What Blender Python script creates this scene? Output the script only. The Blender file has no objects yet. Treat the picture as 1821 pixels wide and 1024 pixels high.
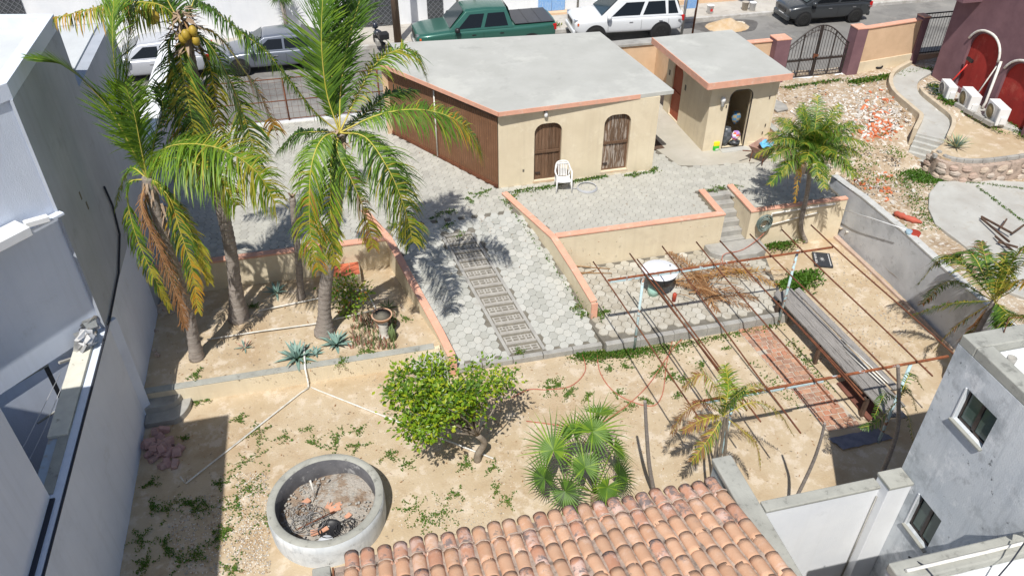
import bpy, bmesh, math, random
from mathutils import Vector, Matrix, Euler, noise
random.seed(7)
R = math.radians
sc = bpy.context.scene
# ---------------------------------------------------------------- camera
HC, FPX, PITCH, YAW = 11.2, 1400.0, 37.2964, 13.5
cd = bpy.data.cameras.new('camera'); cam = bpy.data.objects.new('camera', cd)
sc.collection.objects.link(cam); sc.camera = cam
cd.sensor_width = 36; cd.lens = 36*FPX/1821; cd.clip_start = .1; cd.clip_end = 500
cam.location = (0, 0, HC); cam.rotation_euler = (R(90-PITCH), 0, -R(YAW))
# ---------------------------------------------------------------- world + sun
w = bpy.data.worlds.new('World'); sc.world = w; w.use_nodes = True
nt = w.node_tree; bg = nt.nodes['Background']
sky = nt.nodes.new('ShaderNodeTexSky'); sky.sky_type = 'NISHITA'; sky.sun_disc = False
SD = Vector((.266, .571, -1)).normalized()
sky.sun_elevation = math.asin(-SD.z); sky.sun_rotation = math.atan2(-SD.x, -SD.y)
sky.air_density = 1.0; sky.dust_density = 1.2
nt.links.new(sky.outputs[0], bg.inputs[0]); bg.inputs[1].default_value = .095
sl = bpy.data.lights.new('sun', 'SUN'); sl.energy = 4.9; sl.angle = R(.5); sl.color = (1, .965, .905)
sun = bpy.data.objects.new('sun', sl); sc.collection.objects.link(sun)
sun.rotation_euler = SD.to_track_quat('-Z', 'Y').to_euler(); sun.location = (-10, -20, 40)
sc.view_settings.view_transform = 'Standard'; sc.view_settings.look = 'None'
sc.view_settings.exposure = .04; sc.view_settings.gamma = 1; sc.view_settings.use_curve_mapping = False
# ---------------------------------------------------------------- survey helpers (photo point -> place on a known plane)
_P, _A = R(PITCH), R(YAW)
def ray(x, y):
    a = (x-910.5)/FPX; b = (512-y)/FPX
    yy = math.cos(_P)+b*math.sin(_P); zz = -math.sin(_P)+b*math.cos(_P)
    return Vector((a*math.cos(_A)+yy*math.sin(_A), -a*math.sin(_A)+yy*math.cos(_A), zz))
def PZ(x, y, z):
    d = ray(x, y); return d*((z-HC)/d.z)+Vector((0, 0, HC))
def PV(x, y, v):
    d = ray(x, y); return d*(v/d.y)+Vector((0, 0, HC))
def PU(x, y, u):
    d = ray(x, y); return d*(u/d.x)+Vector((0, 0, HC))
# ---------------------------------------------------------------- materials
MC = {}
def mat(name, col, rough=.85, col2=None, scale=3, mixf=.5, bump=0, bscale=60, metal=0, trans=0, coat=0, spots=None, det=6, lo=.35, hi=.65, rnd=0, stretch=None, streak=None):
    if name in MC: return MC[name]
    m = bpy.data.materials.new(name); m.use_nodes = True; MC[name] = m
    n = m.node_tree.nodes; l = m.node_tree.links; b = n['Principled BSDF']
    b.inputs['Roughness'].default_value = rough; b.inputs['Metallic'].default_value = metal
    b.inputs['Specular IOR Level'].default_value = .5 if rough < .55 else .22
    if coat: b.inputs['Coat Weight'].default_value = coat; b.inputs['Coat Roughness'].default_value = .05
    tc = n.new('ShaderNodeTexCoord'); geo = n.new('ShaderNodeNewGeometry')
    src = geo.outputs['Position']
    if stretch:
        mp = n.new('ShaderNodeMapping'); mp.inputs['Scale'].default_value = stretch
        l.new(src, mp.inputs[0]); src = mp.outputs[0]
    c = tuple(col)+(1,)
    out = None
    if col2 is not None:
        no = n.new('ShaderNodeTexNoise'); no.inputs['Scale'].default_value = scale; no.inputs['Detail'].default_value = det
        no.inputs['Roughness'].default_value = .62
        l.new(src, no.inputs['Vector'])
        mr = n.new('ShaderNodeMapRange'); mr.inputs[1].default_value = lo; mr.inputs[2].default_value = hi; mr.inputs[4].default_value = mixf*2 if mixf <= .5 else 1
        l.new(no.outputs[0], mr.inputs[0])
        mx = n.new('ShaderNodeMix'); mx.data_type = 'RGBA'; mx.inputs[6].default_value = c; mx.inputs[7].default_value = tuple(col2)+(1,)
        l.new(mr.outputs[0], mx.inputs[0]); out = mx.outputs[2]
    if spots:                                    # (colour, scale, threshold lo, hi)
        for sp in spots:
            no = n.new('ShaderNodeTexNoise'); no.inputs['Scale'].default_value = sp[1]; no.inputs['Detail'].default_value = 8; no.inputs['Roughness'].default_value = .7
            l.new(src, no.inputs['Vector'])
            mr = n.new('ShaderNodeMapRange'); mr.inputs[1].default_value = sp[2]-.055; mr.inputs[2].default_value = sp[3]-.07
            if len(sp) > 4: mr.inputs[4].default_value = sp[4]
            l.new(no.outputs[0], mr.inputs[0])
            mx = n.new('ShaderNodeMix'); mx.data_type = 'RGBA'; mx.inputs[7].default_value = tuple(sp[0])+(1,)
            if out: l.new(out, mx.inputs[6])
            else: mx.inputs[6].default_value = c
            l.new(mr.outputs[0], mx.inputs[0]); out = mx.outputs[2]
    if streak:                                   # run-off streaks: (colour, amount)
        mp2 = n.new('ShaderNodeMapping'); mp2.inputs['Scale'].default_value = (5.5, 5.5, .28); l.new(geo.outputs['Position'], mp2.inputs[0])
        no = n.new('ShaderNodeTexNoise'); no.inputs['Scale'].default_value = 1.0; no.inputs['Detail'].default_value = 7; no.inputs['Roughness'].default_value = .65; l.new(mp2.outputs[0], no.inputs['Vector'])
        mr = n.new('ShaderNodeMapRange'); mr.inputs[1].default_value = .50; mr.inputs[2].default_value = .72; mr.inputs[4].default_value = streak[1]; l.new(no.outputs[0], mr.inputs[0])
        mx = n.new('ShaderNodeMix'); mx.data_type = 'RGBA'; mx.inputs[7].default_value = tuple(streak[0])+(1,); l.new(out, mx.inputs[6]); l.new(mr.outputs[0], mx.inputs[0]); out = mx.outputs[2]
    if rnd:
        oi = n.new('ShaderNodeObjectInfo'); hs = n.new('ShaderNodeHueSaturation')
        mr = n.new('ShaderNodeMapRange'); mr.inputs[3].default_value = 1-rnd; mr.inputs[4].default_value = 1+rnd
        l.new(oi.outputs['Random'], mr.inputs[0]); l.new(mr.outputs[0], hs.inputs['Value'])
        if out: l.new(out, hs.inputs['Color'])
        else: hs.inputs['Color'].default_value = c
        out = hs.outputs[0]
    if out: l.new(out, b.inputs['Base Color'])
    else: b.inputs['Base Color'].default_value = c
    if bump:
        nb = n.new('ShaderNodeTexNoise'); nb.inputs['Scale'].default_value = bscale; nb.inputs['Detail'].default_value = 5
        l.new(src, nb.inputs['Vector'])
        bp = n.new('ShaderNodeBump'); bp.inputs['Strength'].default_value = min(1, bump); bp.inputs['Distance'].default_value = .01 if bscale > 25 else .04
        l.new(nb.outputs[0], bp.inputs['Height']); l.new(bp.outputs[0], b.inputs['Normal'])
    if trans:
        tr = n.new('ShaderNodeBsdfTranslucent'); ms = n.new('ShaderNodeMixShader'); ms.inputs[0].default_value = trans
        tcol = (min(1, c[0]*2.2), min(1, c[1]*1.9), c[2]*.8, 1)
        tr.inputs[0].default_value = tcol
        l.new(b.outputs[0], ms.inputs[1]); l.new(tr.outputs[0], ms.inputs[2])
        l.new(ms.outputs[0], n['Material Output'].inputs[0])
    return m
def glass(name, col, rough=.08):
    if name in MC: return MC[name]
    m = mat(name, col, rough); m.node_tree.nodes['Principled BSDF'].inputs['Specular IOR Level'].default_value = .45
    return m
M_cream = mat('cream_stucco', (.74, .645, .475), .9, (.66, .565, .405), 1.1, .5, .5, 120, spots=[((.50, .41, .29), 1.3, .60, .8, .45), ((.80, .72, .56), 3, .62, .74, .5), ((.38, .31, .23), 7, .72, .8, .5)], streak=((.48, .40, .29), .26))
M_cream2 = mat('peach_stucco', (.70, .50, .33), .9, (.60, .42, .27), 1.6, .5, .5, 120, spots=[((.46, .34, .24), .6, .6, .8, .5)])
M_salmon = mat('salmon_paint', (.74, .40, .28), .85, (.66, .35, .25), 5, .5, .5, 60, spots=[((.42, .33, .27), 3, .60, .75, .7), ((.80, .55, .44), 6, .6, .72, .6), ((.25, .2, .17), 14, .68, .76, .6)])
M_conc = mat('roof_concrete', (.46, .46, .43), .9, (.41, .41, .38), .9, .5, .4, 40, spots=[((.30, .30, .28), 1.4, .64, .80, .5), ((.52, .52, .48), .5, .58, .7, .8), ((.06, .06, .06), 9, .79, .81, .7)])
M_step = mat('step_concrete', (.40, .39, .36), .9, (.30, .29, .27), 3, .5, .5, 50, spots=[((.24, .23, .21), 3, .63, .8, .6)])
M_path = mat('path_concrete', (.48, .48, .45), .9, (.40, .39, .36), 1.2, .5, .4, 50, spots=[((.36, .31, .24), 2.2, .62, .75, .6), ((.2, .19, .17), 7, .7, .76, .7)])
M_sand = mat('sandy_soil', (.47, .37, .245), .95, (.53, .435, .31), 1.3, .5, .9, 28, spots=[((.38, .265, .155), .55, .56, .72, .6), ((.36, .26, .16), 2.3, .60, .74, .5), ((.62, .53, .42), 2.6, .58, .68, .7), ((.25, .18, .11), 17, .70, .77, .7), ((.70, .64, .55), 34, .71, .76, .7)])
M_lot = mat('rubble_soil', (.40, .30, .20), .95, (.52, .43, .32), 1.6, .5, 1, 25, spots=[((.28, .19, .11), 1.4, .55, .68, .8), ((.68, .64, .57), 7, .58, .66, .85)])
M_asph = mat('street_asphalt', (.20, .195, .185), .9, (.26, .25, .235), .6, .5, .5, 70, spots=[((.13, .125, .12), .45, .58, .7, .7), ((.36, .33, .28), 1.3, .63, .75, .5)])
M_walk = mat('sidewalk_concrete', (.40, .37, .33), .9, (.50, .47, .42), .8, .5, .4, 50, spots=[((.25, .22, .19), 2, .6, .72, .6)])
M_grayw = mat('grey_render', (.60, .62, .65), .9, (.42, .44, .47), 1.0, .5, .6, 30, spots=[((.58, .59, .61), 1.5, .55, .7, .7), ((.20, .205, .21), .8, .62, .78, .6), ((.24, .245, .25), 3.5, .62, .74, .5)])
M_whitew = mat('white_limewash', (.80, .81, .82), .85, (.70, .72, .75), .7, .5, .3, 60, spots=[((.50, .51, .52), 1.3, .66, .8, .45)], streak=((.60, .60, .59), .2))
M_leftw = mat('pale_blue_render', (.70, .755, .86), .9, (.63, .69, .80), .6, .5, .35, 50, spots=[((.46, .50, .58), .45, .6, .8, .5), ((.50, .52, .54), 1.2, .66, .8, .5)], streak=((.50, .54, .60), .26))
M_leftg = mat('shade_toned_render', (.43, .465, .52), .9, (.36, .39, .44), .6, .5, .35, 50, spots=[((.46, .48, .52), .5, .58, .75, .6), ((.22, .23, .25), 1.4, .64, .8, .5)], streak=((.26, .27, .29), .3))  # darker version of the pale blue render, side-wall shade put into the colour
M_house = mat('weathered_white_render', (.68, .71, .73), .9, (.55, .59, .63), 1.3, .5, .5, 40, spots=[((.33, .36, .38), 1.1, .55, .70, .8), ((.78, .80, .82), 2.4, .6, .7, .8), ((.36, .38, .40), 3.2, .60, .72, .6), ((.10, .11, .12), 6, .70, .75, .8)], streak=((.38, .41, .44), .6))
M_cap = mat('coping_concrete', (.40, .40, .36), .9, (.31, .31, .28), 2.5, .5, .5, 40, spots=[((.2, .2, .18), 5, .62, .72, .8)])
M_white = mat('white_paint', (.80, .80, .80), .6, (.72, .72, .71), 2, .5)
M_pvc = mat('white_pvc', (.78, .77, .74), .5, (.6, .57, .5), 9, .5)
M_roofwhite = mat('white_roof_coating', (.82, .82, .81), .8, (.74, .75, .75), .8, .5, spots=[((.55, .54, .52), 2, .7, .8, .5)])
M_dark = mat('dark_gap_soil', (.13, .12, .10), .95, (.20, .18, .14), 8, .5)
M_mortar = mat('paver_joint_mortar', (.20, .185, .155), .95, (.15, .135, .11), 6, .5, .6, 50)
M_pv = [mat('paver_plaza_%s' % s, c, .88, c2, 2.2, .5, .5, 70, spots=[((.36, .335, .28), .9, .62, .80, .5), ((.30, .28, .23), 7, .74, .82, .5)]) for s, c, c2 in
        (('a', (.455, .445, .40), (.41, .40, .355)), ('b', (.485, .475, .425), (.44, .43, .38)), ('c', (.41, .40, .36), (.37, .36, .32)))]
M_pr = [mat('paver_ramp_%s' % s, c, .88, c2, 3, .5, .5, 70, spots=[((.36, .34, .30), 1.3, .62, .75, .5), ((.25, .23, .20), 8, .68, .76, .5)]) for s, c, c2 in
        (('a', (.46, .46, .425), (.42, .42, .385)), ('b', (.49, .485, .445), (.45, .445, .405)), ('c', (.39, .39, .355), (.36, .36, .325)))]
M_pp = [mat('paver_patio_%s' % s, c, .88, c2, 3, .5, .5, 70, spots=[((.34, .30, .23), 1.5, .55, .7, .6)]) for s, c, c2 in
        (('a', (.50, .475, .41), (.43, .40, .335)), ('b', (.54, .52, .46), (.47, .44, .375)), ('c', (.45, .42, .355), (.38, .35, .285)))]
M_wood = mat('brown_door_wood', (.12, .068, .04), .7, (.20, .12, .075), 3, .5, .5, 60, stretch=(14, 14, 1), spots=[((.34, .27, .21), 2, .62, .75, .6)], rnd=.2)
M_corr = mat('brown_corrugated_sheet', (.17, .085, .045), .6, (.22, .115, .065), 2, .5, spots=[((.36, .2, .1), 9, .66, .74, .5), ((.10, .06, .04), .9, .6, .75, .5)])
M_rust = mat('rusty_steel', (.11, .042, .026), .8, (.20, .08, .04), 9, .5, .5, 90)
M_rusto = mat('orange_rust', (.34, .115, .05), .85, (.17, .065, .035), 12, .5, .5, 90, spots=[((.50, .62, .66), 4, .64, .68, .9)])
M_blueteal = mat('flaking_pale_blue_paint', (.42, .60, .66), .7, (.55, .68, .70), 7, .5, spots=[((.34, .14, .06), 6, .60, .66, .9)])
M_black = mat('black_paint', (.018, .018, .02), .45)
M_iron = mat('black_iron', (.025, .022, .022), .5, (.05, .035, .03), 8, .5)
M_rubber = mat('tyre_rubber', (.022, .022, .022), .85)
M_chrome = mat('alloy', (.55, .55, .56), .3, metal=.9)
M_maroon = mat('maroon_plaster', (.22, .125, .14), .85, (.17, .095, .11), 2, .5, .4, 70)
M_red = mat('red_plaster', (.40, .045, .035), .85, (.31, .035, .03), 1.5, .5, .5, 60, spots=[((.48, .14, .10), 2, .6, .75, .6), ((.20, .03, .025), 3, .63, .76, .6)], streak=((.24, .03, .025), .5))
M_terr = [mat('terracotta_%s' % s, c, .85, c2, 5, .5, .6, 50, spots=sp, rnd=.12) for s, c, c2, sp in (
    ('a', (.60, .34, .21), (.66, .42, .28), [((.72, .52, .42), 4, .6, .7, .6), ((.20, .17, .16), 5, .66, .74, .8)]),
    ('b', (.66, .41, .27), (.60, .36, .23), [((.74, .56, .46), 3, .57, .7, .7), ((.24, .20, .19), 4, .63, .72, .8)]),
    ('c', (.54, .27, .17), (.60, .36, .26), [((.70, .52, .45), 3.4, .56, .66, .75), ((.18, .16, .16), 5, .58, .66, .85)]))]
M_terrp = mat('terracotta_plain', (.64, .40, .265), .85, (.58, .34, .215), 5, .5, .6, 50, spots=[((.72, .54, .43), 3, .62, .75, .5), ((.30, .24, .21), 2.2, .66, .78, .55)], rnd=.10)
M_mort = mat('roof_mortar', (.52, .41, .33), .95, (.36, .28, .23), 6, .5, 1, 30, spots=[((.16, .13, .11), 5, .56, .68, .75)])
M_brick = [mat('path_brick_%s' % s, c, .9, c2, 6, .5, .8, 40, rnd=.12) for s, c, c2 in (('a', (.40, .18, .11), (.48, .25, .17)), ('b', (.30, .16, .11), (.42, .28, .21)), ('c', (.50, .30, .20), (.42, .22, .14)))]
M_tile = mat('red_floor_tile', (.52, .12, .06), .5, (.58, .17, .09), 5, .5, rnd=.1)
M_stone = [mat('wall_stone_%s' % s, c, .9, c2, 4, .5, .8, 30) for s, c, c2 in (('a', (.50, .38, .31), (.42, .31, .25)), ('b', (.58, .48, .38), (.48, .38, .3)), ('c', (.42, .36, .31), (.52, .44, .37)))]
M_pink = [mat('pink_stone_%s' % s, c, .9, c2, 6, .5, .8, 30) for s, c, c2 in (('a', (.38, .23, .22), (.46, .31, .29)), ('b', (.44, .30, .27), (.34, .22, .21)))]
M_barkp = mat('palm_bark', (.24, .205, .18), .95, (.36, .32, .285), 5, .5, .9, 26, stretch=(1, 1, 4), spots=[((.10, .085, .075), 4, .60, .72, .7)])
M_barkl = mat('pale_stem_bark', (.34, .30, .27), .95, (.24, .21, .19), 6, .5, .6, 40, stretch=(1, 1, 6))
M_barkt = mat('tree_bark', (.20, .165, .13), .95, (.30, .26, .21), 9, .5, .9, 40)
LG = [mat('palm_leaf_%s' % s, c, .5, c2, 3, .5, trans=.3) for s, c, c2 in (
    ('green', (.075, .165, .018), (.12, .23, .03)), ('bright', (.17, .29, .022), (.23, .35, .035)), ('yellow', (.34, .33, .035), (.42, .36, .05)),
    ('brown', (.26, .13, .055), (.36, .20, .095)), ('dark', (.035, .080, .015), (.06, .11, .022)), ('orange', (.52, .30, .03), (.44, .22, .03)))]
M_rach = mat('yellow_rachis', (.45, .40, .06), .6, (.55, .45, .12), 4, .5)
M_rachb = mat('brown_rachis', (.30, .17, .08), .8, (.42, .26, .13), 6, .5)
M_husk = mat('husk_fibre', (.30, .21, .14), .95, (.42, .32, .23), 12, .5, 1, 40)
M_lime = [mat('lime_leaf_%s' % s, c, .4, c2, 4, .5, trans=.3) for s, c, c2 in (('a', (.15, .27, .014), (.20, .33, .02)), ('b', (.30, .38, .02), (.38, .42, .03)), ('c', (.055, .13, .015), (.09, .18, .02)))]
M_weed = [mat('weed_leaf_%s' % s, c, .6, c2, 4, .5, trans=.2) for s, c, c2 in (('a', (.045, .13, .015), (.08, .17, .02)), ('b', (.13, .17, .03), (.19, .20, .06)))]
M_agave = mat('agave_leaf', (.16, .27, .24), .5, (.24, .35, .29), 5, .5)
M_agave2 = mat('agave_margin', (.40, .42, .24), .6)
M_plank = mat('weathered_plank', (.25, .235, .22), .9, (.36, .34, .32), 4, .5, .8, 50, stretch=(12, .8, 4), spots=[((.12, .11, .10), 3, .6, .7, .8)], rnd=.1)
M_tabwhite = mat('white_table_plastic', (.78, .80, .84), .4, (.70, .72, .76), 4, .5)
M_darkglass = glass('dark_window_glass', (.008, .010, .012))
M_greenglass = glass('greenish_window_glass', (.07, .10, .09))
M_blued = mat('blue_door_paint', (.16, .33, .66), .7, (.30, .48, .72), 6, .5, stretch=(8, 8, 1), spots=[((.55, .6, .62), 6, .63, .7, .7)])
M_lattice = mat('dark_lattice_panel', (.05, .055, .06), .6, (.08, .085, .09), 3, .5)
M_acf = mat('rusty_fan_grille', (.42, .33, .17), .7, (.30, .24, .14), 9, .5)
M_lav = mat('lavender_render', (.44, .44, .53), .9, (.38, .38, .46), 1, .5)
M_gravel = mat('pale_gravel', (.55, .52, .47), .95, (.40, .37, .33), 9, .5, rnd=.2)
M_hose = mat('red_hose', (.42, .12, .08), .6, (.5, .2, .14), 9, .5)
M_gy = mat('bright_yellow', (.85, .70, .02), .5); M_gg = mat('bright_green', (.02, .42, .04), .5)
M_barkblack = mat('stained_timber', (.07, .05, .04), .9, (.16, .1, .07), 4, .5)

# ---------------------------------------------------------------- mesh builder
class MB:
    def __init__(s): s.v = []; s.f = []; s.m = []; s.mats = []; s.cur = 0; s.sm = []
    def mt(s, m):
        if m not in s.mats: s.mats.append(m)
        s.cur = s.mats.index(m); return s
    def face(s, idx, smooth=False): s.f.append(tuple(idx)); s.m.append(s.cur); s.sm.append(smooth)
    def poly(s, pts, smooth=False):
        n = len(s.v); s.v += [tuple(p) for p in pts]; s.face(range(n, n+len(pts)), smooth); return s
    def box(s, x0, x1, y0, y1, z0, z1, mtx=None):
        c = [Vector((x, y, z)) for z in (z0, z1) for x, y in ((x0, y0), (x1, y0), (x1, y1), (x0, y1))]
        if mtx: c = [mtx @ p for p in c]
        n = len(s.v); s.v += [tuple(p) for p in c]
        for q in ((3, 2, 1, 0), (4, 5, 6, 7), (0, 1, 5, 4), (1, 2, 6, 5), (2, 3, 7, 6), (3, 0, 4, 7)): s.face([n+i for i in q])
        return s
    def prism(s, pts, z0, z1):
        """pts 2D (ccw); z1 may be a function of (x,y)"""
        k = len(pts); n = len(s.v); f0 = z0 if callable(z0) else (lambda x, y: z0); f1 = z1 if callable(z1) else (lambda x, y: z1)
        a = sum(pts[i][0]*pts[(i+1) % k][1]-pts[(i+1) % k][0]*pts[i][1] for i in range(k))
        if a < 0: pts = pts[::-1]
        s.v += [(p[0], p[1], f0(*p[:2])) for p in pts]+[(p[0], p[1], f1(*p[:2])) for p in pts]
        s.face([n+i for i in range(k)][::-1]); s.face([n+k+i for i in range(k)])
        for i in range(k): j = (i+1) % k; s.face((n+i, n+j, n+k+j, n+k+i))
        return s
    def beam(s, p, q, w, h, up=Vector((0, 0, 1))):
        p = Vector(p); q = Vector(q); d = (q-p).normalized(); a = d.cross(up)
        if a.length < 1e-4: a = d.cross(Vector((1, 0, 0)))
        a.normalize(); b = a.cross(d); n = len(s.v)
        for e in (p, q):
            for i, j in ((-1, -1), (1, -1), (1, 1), (-1, 1)): s.v.append(tuple(e+a*w*.5*i+b*h*.5*j))
        for qd in ((3, 2, 1, 0), (4, 5, 6, 7), (0, 1, 5, 4), (1, 2, 6, 5), (2, 3, 7, 6), (3, 0, 4, 7)): s.face([n+i for i in qd])
        return s
    def tube(s, pts, r, n=6, cap=True, smooth=True):
        pts = [Vector(p) for p in pts]; k = len(pts); base = len(s.v)
        rr = r if isinstance(r, (list, tuple)) else [r]*k
        ref = Vector((0, 0, 1))
        d0 = (pts[1]-pts[0]).normalized()
        if abs(d0.z) > .9: ref = Vector((1, 0, 0))
        a = d0.cross(ref).normalized()
        for i, p in enumerate(pts):
            d = (pts[min(i+1, k-1)]-pts[max(i-1, 0)]).normalized()
            a = (a-d*a.dot(d))
            if a.length < 1e-5: a = d.orthogonal()
            a.normalize(); b = d.cross(a)
            for j in range(n):
                t = 2*math.pi*j/n; s.v.append(tuple(p+(a*math.cos(t)+b*math.sin(t))*rr[i]))
        for i in range(k-1):
            for j in range(n):
                j2 = (j+1) % n; s.face((base+i*n+j, base+i*n+j2, base+(i+1)*n+j2, base+(i+1)*n+j), smooth)
        if cap:
            s.face([base+j for j in range(n)][::-1]); s.face([base+(k-1)*n+j for j in range(n)])
        return s
    def lathe(s, c, prof, n=24, smooth=True, rot=None, cap=True):
        """prof: list of (r,z)"""
        base = len(s.v); c = Vector(c)
        for r_, z in prof:
            for j in range(n):
                t = 2*math.pi*j/n; p = Vector((r_*math.cos(t), r_*math.sin(t), z))
                if rot: p = rot @ p
                s.v.append(tuple(c+p))
        for i in range(len(prof)-1):
            for j in range(n):
                j2 = (j+1) % n; s.face((base+i*n+j, base+i*n+j2, base+(i+1)*n+j2, base+(i+1)*n+j), smooth)
        if cap and prof[0][0] > 1e-4: s.face([base+j for j in range(n)][::-1])
        if cap and prof[-1][0] > 1e-4: s.face([base+(len(prof)-1)*n+j for j in range(n)])
        return s
    def mesh(s, name):
        me = bpy.data.meshes.new(name); me.from_pydata(s.v, [], s.f)
        for m in s.mats: me.materials.append(m)
        me.polygons.foreach_set('material_index', s.m); me.polygons.foreach_set('use_smooth', s.sm); me.update()
        return me
def link(name, me, parent=None, loc=None):
    o = bpy.data.objects.new(name, me); sc.collection.objects.link(o)
    if parent: o.parent = parent
    if loc: o.location = loc
    return o
def bev(o, wd=.012, seg=2):
    b = o.modifiers.new('bevel', 'BEVEL'); b.width = wd; b.segments = seg; b.limit_method = 'ANGLE'; b.angle_limit = R(40); return o
def part(name, mb, parent, m=None, bevel=0, label=None):
    if m and not mb.mats: mb.mats.append(m)
    o = link(name, mb.mesh(name), parent)
    if bevel: bev(o, bevel)
    if label: o['label'] = label
    return o
def tag(o, label, cat, group=None):
    o['label'] = label; o['category'] = cat
    if group: o['group'] = group
    return o
def thing(name, label, cat, group=None, loc=(0, 0, 0), rz=0):
    o = link(name, None); o.location = loc; o.rotation_euler = (0, 0, rz); return tag(o, label, cat, group)
def struct(name, mb, m=None, bevel=0, kind='structure'):
    o = part(name, mb, None, m, bevel); o['kind'] = kind; return o
def spline(pts, n):
    pts = [Vector(p) for p in pts]; P = [pts[0]*2-pts[1]]+pts+[pts[-1]*2-pts[-2]]; out = []; k = len(pts)-1
    for i in range(n+1):
        t = i/n*k; j = min(int(t), k-1); u = t-j; a, b, c, d = P[j:j+4]
        out.append(.5*((2*b)+(c-a)*u+(2*a-5*b+4*c-d)*u*u+(3*b-a-3*c+d)*u**3))
    return out
def inpoly(x, y, poly):
    c = False; n = len(poly)
    for i in range(n):
        x1, y1 = poly[i]; x2, y2 = poly[(i+1) % n]
        if (y1 > y) != (y2 > y) and x < (x2-x1)*(y-y1)/(y2-y1)+x1: c = not c
    return c
rnd = random.uniform
def zat(u, v, py):
    lo, hi = -3., 12.
    for _ in range(45):
        m = (lo+hi)/2; z = m-HC
        y = u*math.sin(_A)+v*math.cos(_A)
        d = y*math.cos(_P)-z*math.sin(_P); up = y*math.sin(_P)+z*math.cos(_P)
        if 512-FPX*up/d > py: lo = m
        else: hi = m
    return lo
def arch(a0, a1, z0, z1, r, n=7):
    r = min(r, (a1-a0)/2-.001)
    p = [(a0, z0), (a1, z0)]
    p += [(a1-r+r*math.cos(t), z1-r+r*math.sin(t)) for t in [math.pi/2*i/n for i in range(n+1)]]
    p += [(a0+r+r*math.cos(t), z1-r+r*math.sin(t)) for t in [math.pi/2+math.pi/2*i/n for i in range(n+1)]]
    return p
def ext(mb, pts, axis, c0, c1):
    """extrude an outline given as (a,z); axis 'v': a is u and it runs c0..c1 in v; axis 'u': a is v"""
    f = (lambda a, z, c: (a, c, z)) if axis == 'v' else (lambda a, z, c: (c, a, z))
    k = len(pts); n = len(mb.v)
    mb.v += [f(a, z, c0) for a, z in pts]+[f(a, z, c1) for a, z in pts]
    q1 = [n+i for i in range(k)]; q2 = [n+k+i for i in range(k)]
    flip = axis == 'u'
    mb.face(q1 if not flip else q1[::-1]); mb.face(q2[::-1] if not flip else q2)
    for i in range(k):
        j = (i+1) % k; q = (n+j, n+i, n+k+i, n+k+j); mb.face(q if not flip else q[::-1])
    return mb
def ring(mb, outer, inner, axis, c0, c1):
    f = (lambda a, z, c: (a, c, z)) if axis == 'v' else (lambda a, z, c: (c, a, z))
    k = len(outer); n = len(mb.v)
    mb.v += [f(a, z, c) for c in (c0, c1) for L in (outer, inner) for a, z in L]
    for i in range(k):
        j = (i+1) % k
        O0, O1, I0, I1 = n+i, n+j, n+k+i, n+k+j; o0, o1, i0, i1 = O0+2*k, O1+2*k, I0+2*k, I1+2*k
        for q in ((O0, O1, I1, I0), (o1, o0, i0, i1), (O1, O0, o0, o1), (I0, I1, i1, i0)): mb.face(q)
    return mb
def carve(o, cutters):
    """real openings: boolean differences baked into the mesh"""
    tmp = []
    for mb in cutters:
        c = link('cutter', mb.mesh('cutter')); tmp.append(c)
        m = o.modifiers.new('cut', 'BOOLEAN'); m.object = c; m.operation = 'DIFFERENCE'; m.solver = 'EXACT'
    dg = bpy.context.evaluated_depsgraph_get(); dg.update()
    me = bpy.data.meshes.new_from_object(o.evaluated_get(dg)); o.modifiers.clear(); o.data = me
    for c in tmp: bpy.data.objects.remove(c)
    return o
def ramp_z(v):
    return 0. if v >= 17.6 else max(-1.09, -(17.6-v)*.2422)
# ================================================================= SETTING
g = MB(); g.box(-150, 200, -100, 250, -2.2, -1.6); struct('ground', g, M_lot)
def sheet(name, poly, z, m, step=.14, amp=.02, sc_=1.1, kind='structure', skirt=None):
    us = [p[0] for p in poly]; vs = [p[1] for p in poly]; g = MB().mt(m)
    nu = int((max(us)-min(us))/step)+1; nv = int((max(vs)-min(vs))/step)+1; idx = {}
    zf = z if callable(z) else (lambda a, b: z)
    for i in range(nu+1):
        for j in range(nv+1):
            u = min(us)+i*step; v = min(vs)+j*step
            idx[i, j] = len(g.v)
            nz = noise.noise(Vector((u*sc_, v*sc_, 3)))*amp+noise.noise(Vector((u*sc_*5, v*sc_*5, 9)))*amp*.35
            g.v.append((u, v, zf(u, v)+nz))
    for i in range(nu):
        for j in range(nv):
            if inpoly(min(us)+(i+.5)*step, min(vs)+(j+.5)*step, poly): g.face((idx[i, j], idx[i+1, j], idx[i+1, j+1], idx[i, j+1]), True)
    return struct(name, g, None, 0, kind)
def garden_z(u, v): return -1.2
sheet('garden_ground', [(-4.9, 1.5), (13.5, 1.5), (13.5, 16.2), (-4.9, 16.2)], garden_z, M_sand, .12, .022)
# raised planter soil
sheet('planter_soil', [(-4.85, 13.55), (1.68, 13.6), (1.05, 17), (-4.85, 17.0)], lambda u, v: -.76, M_sand, .1, .03, 1.6)
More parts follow.
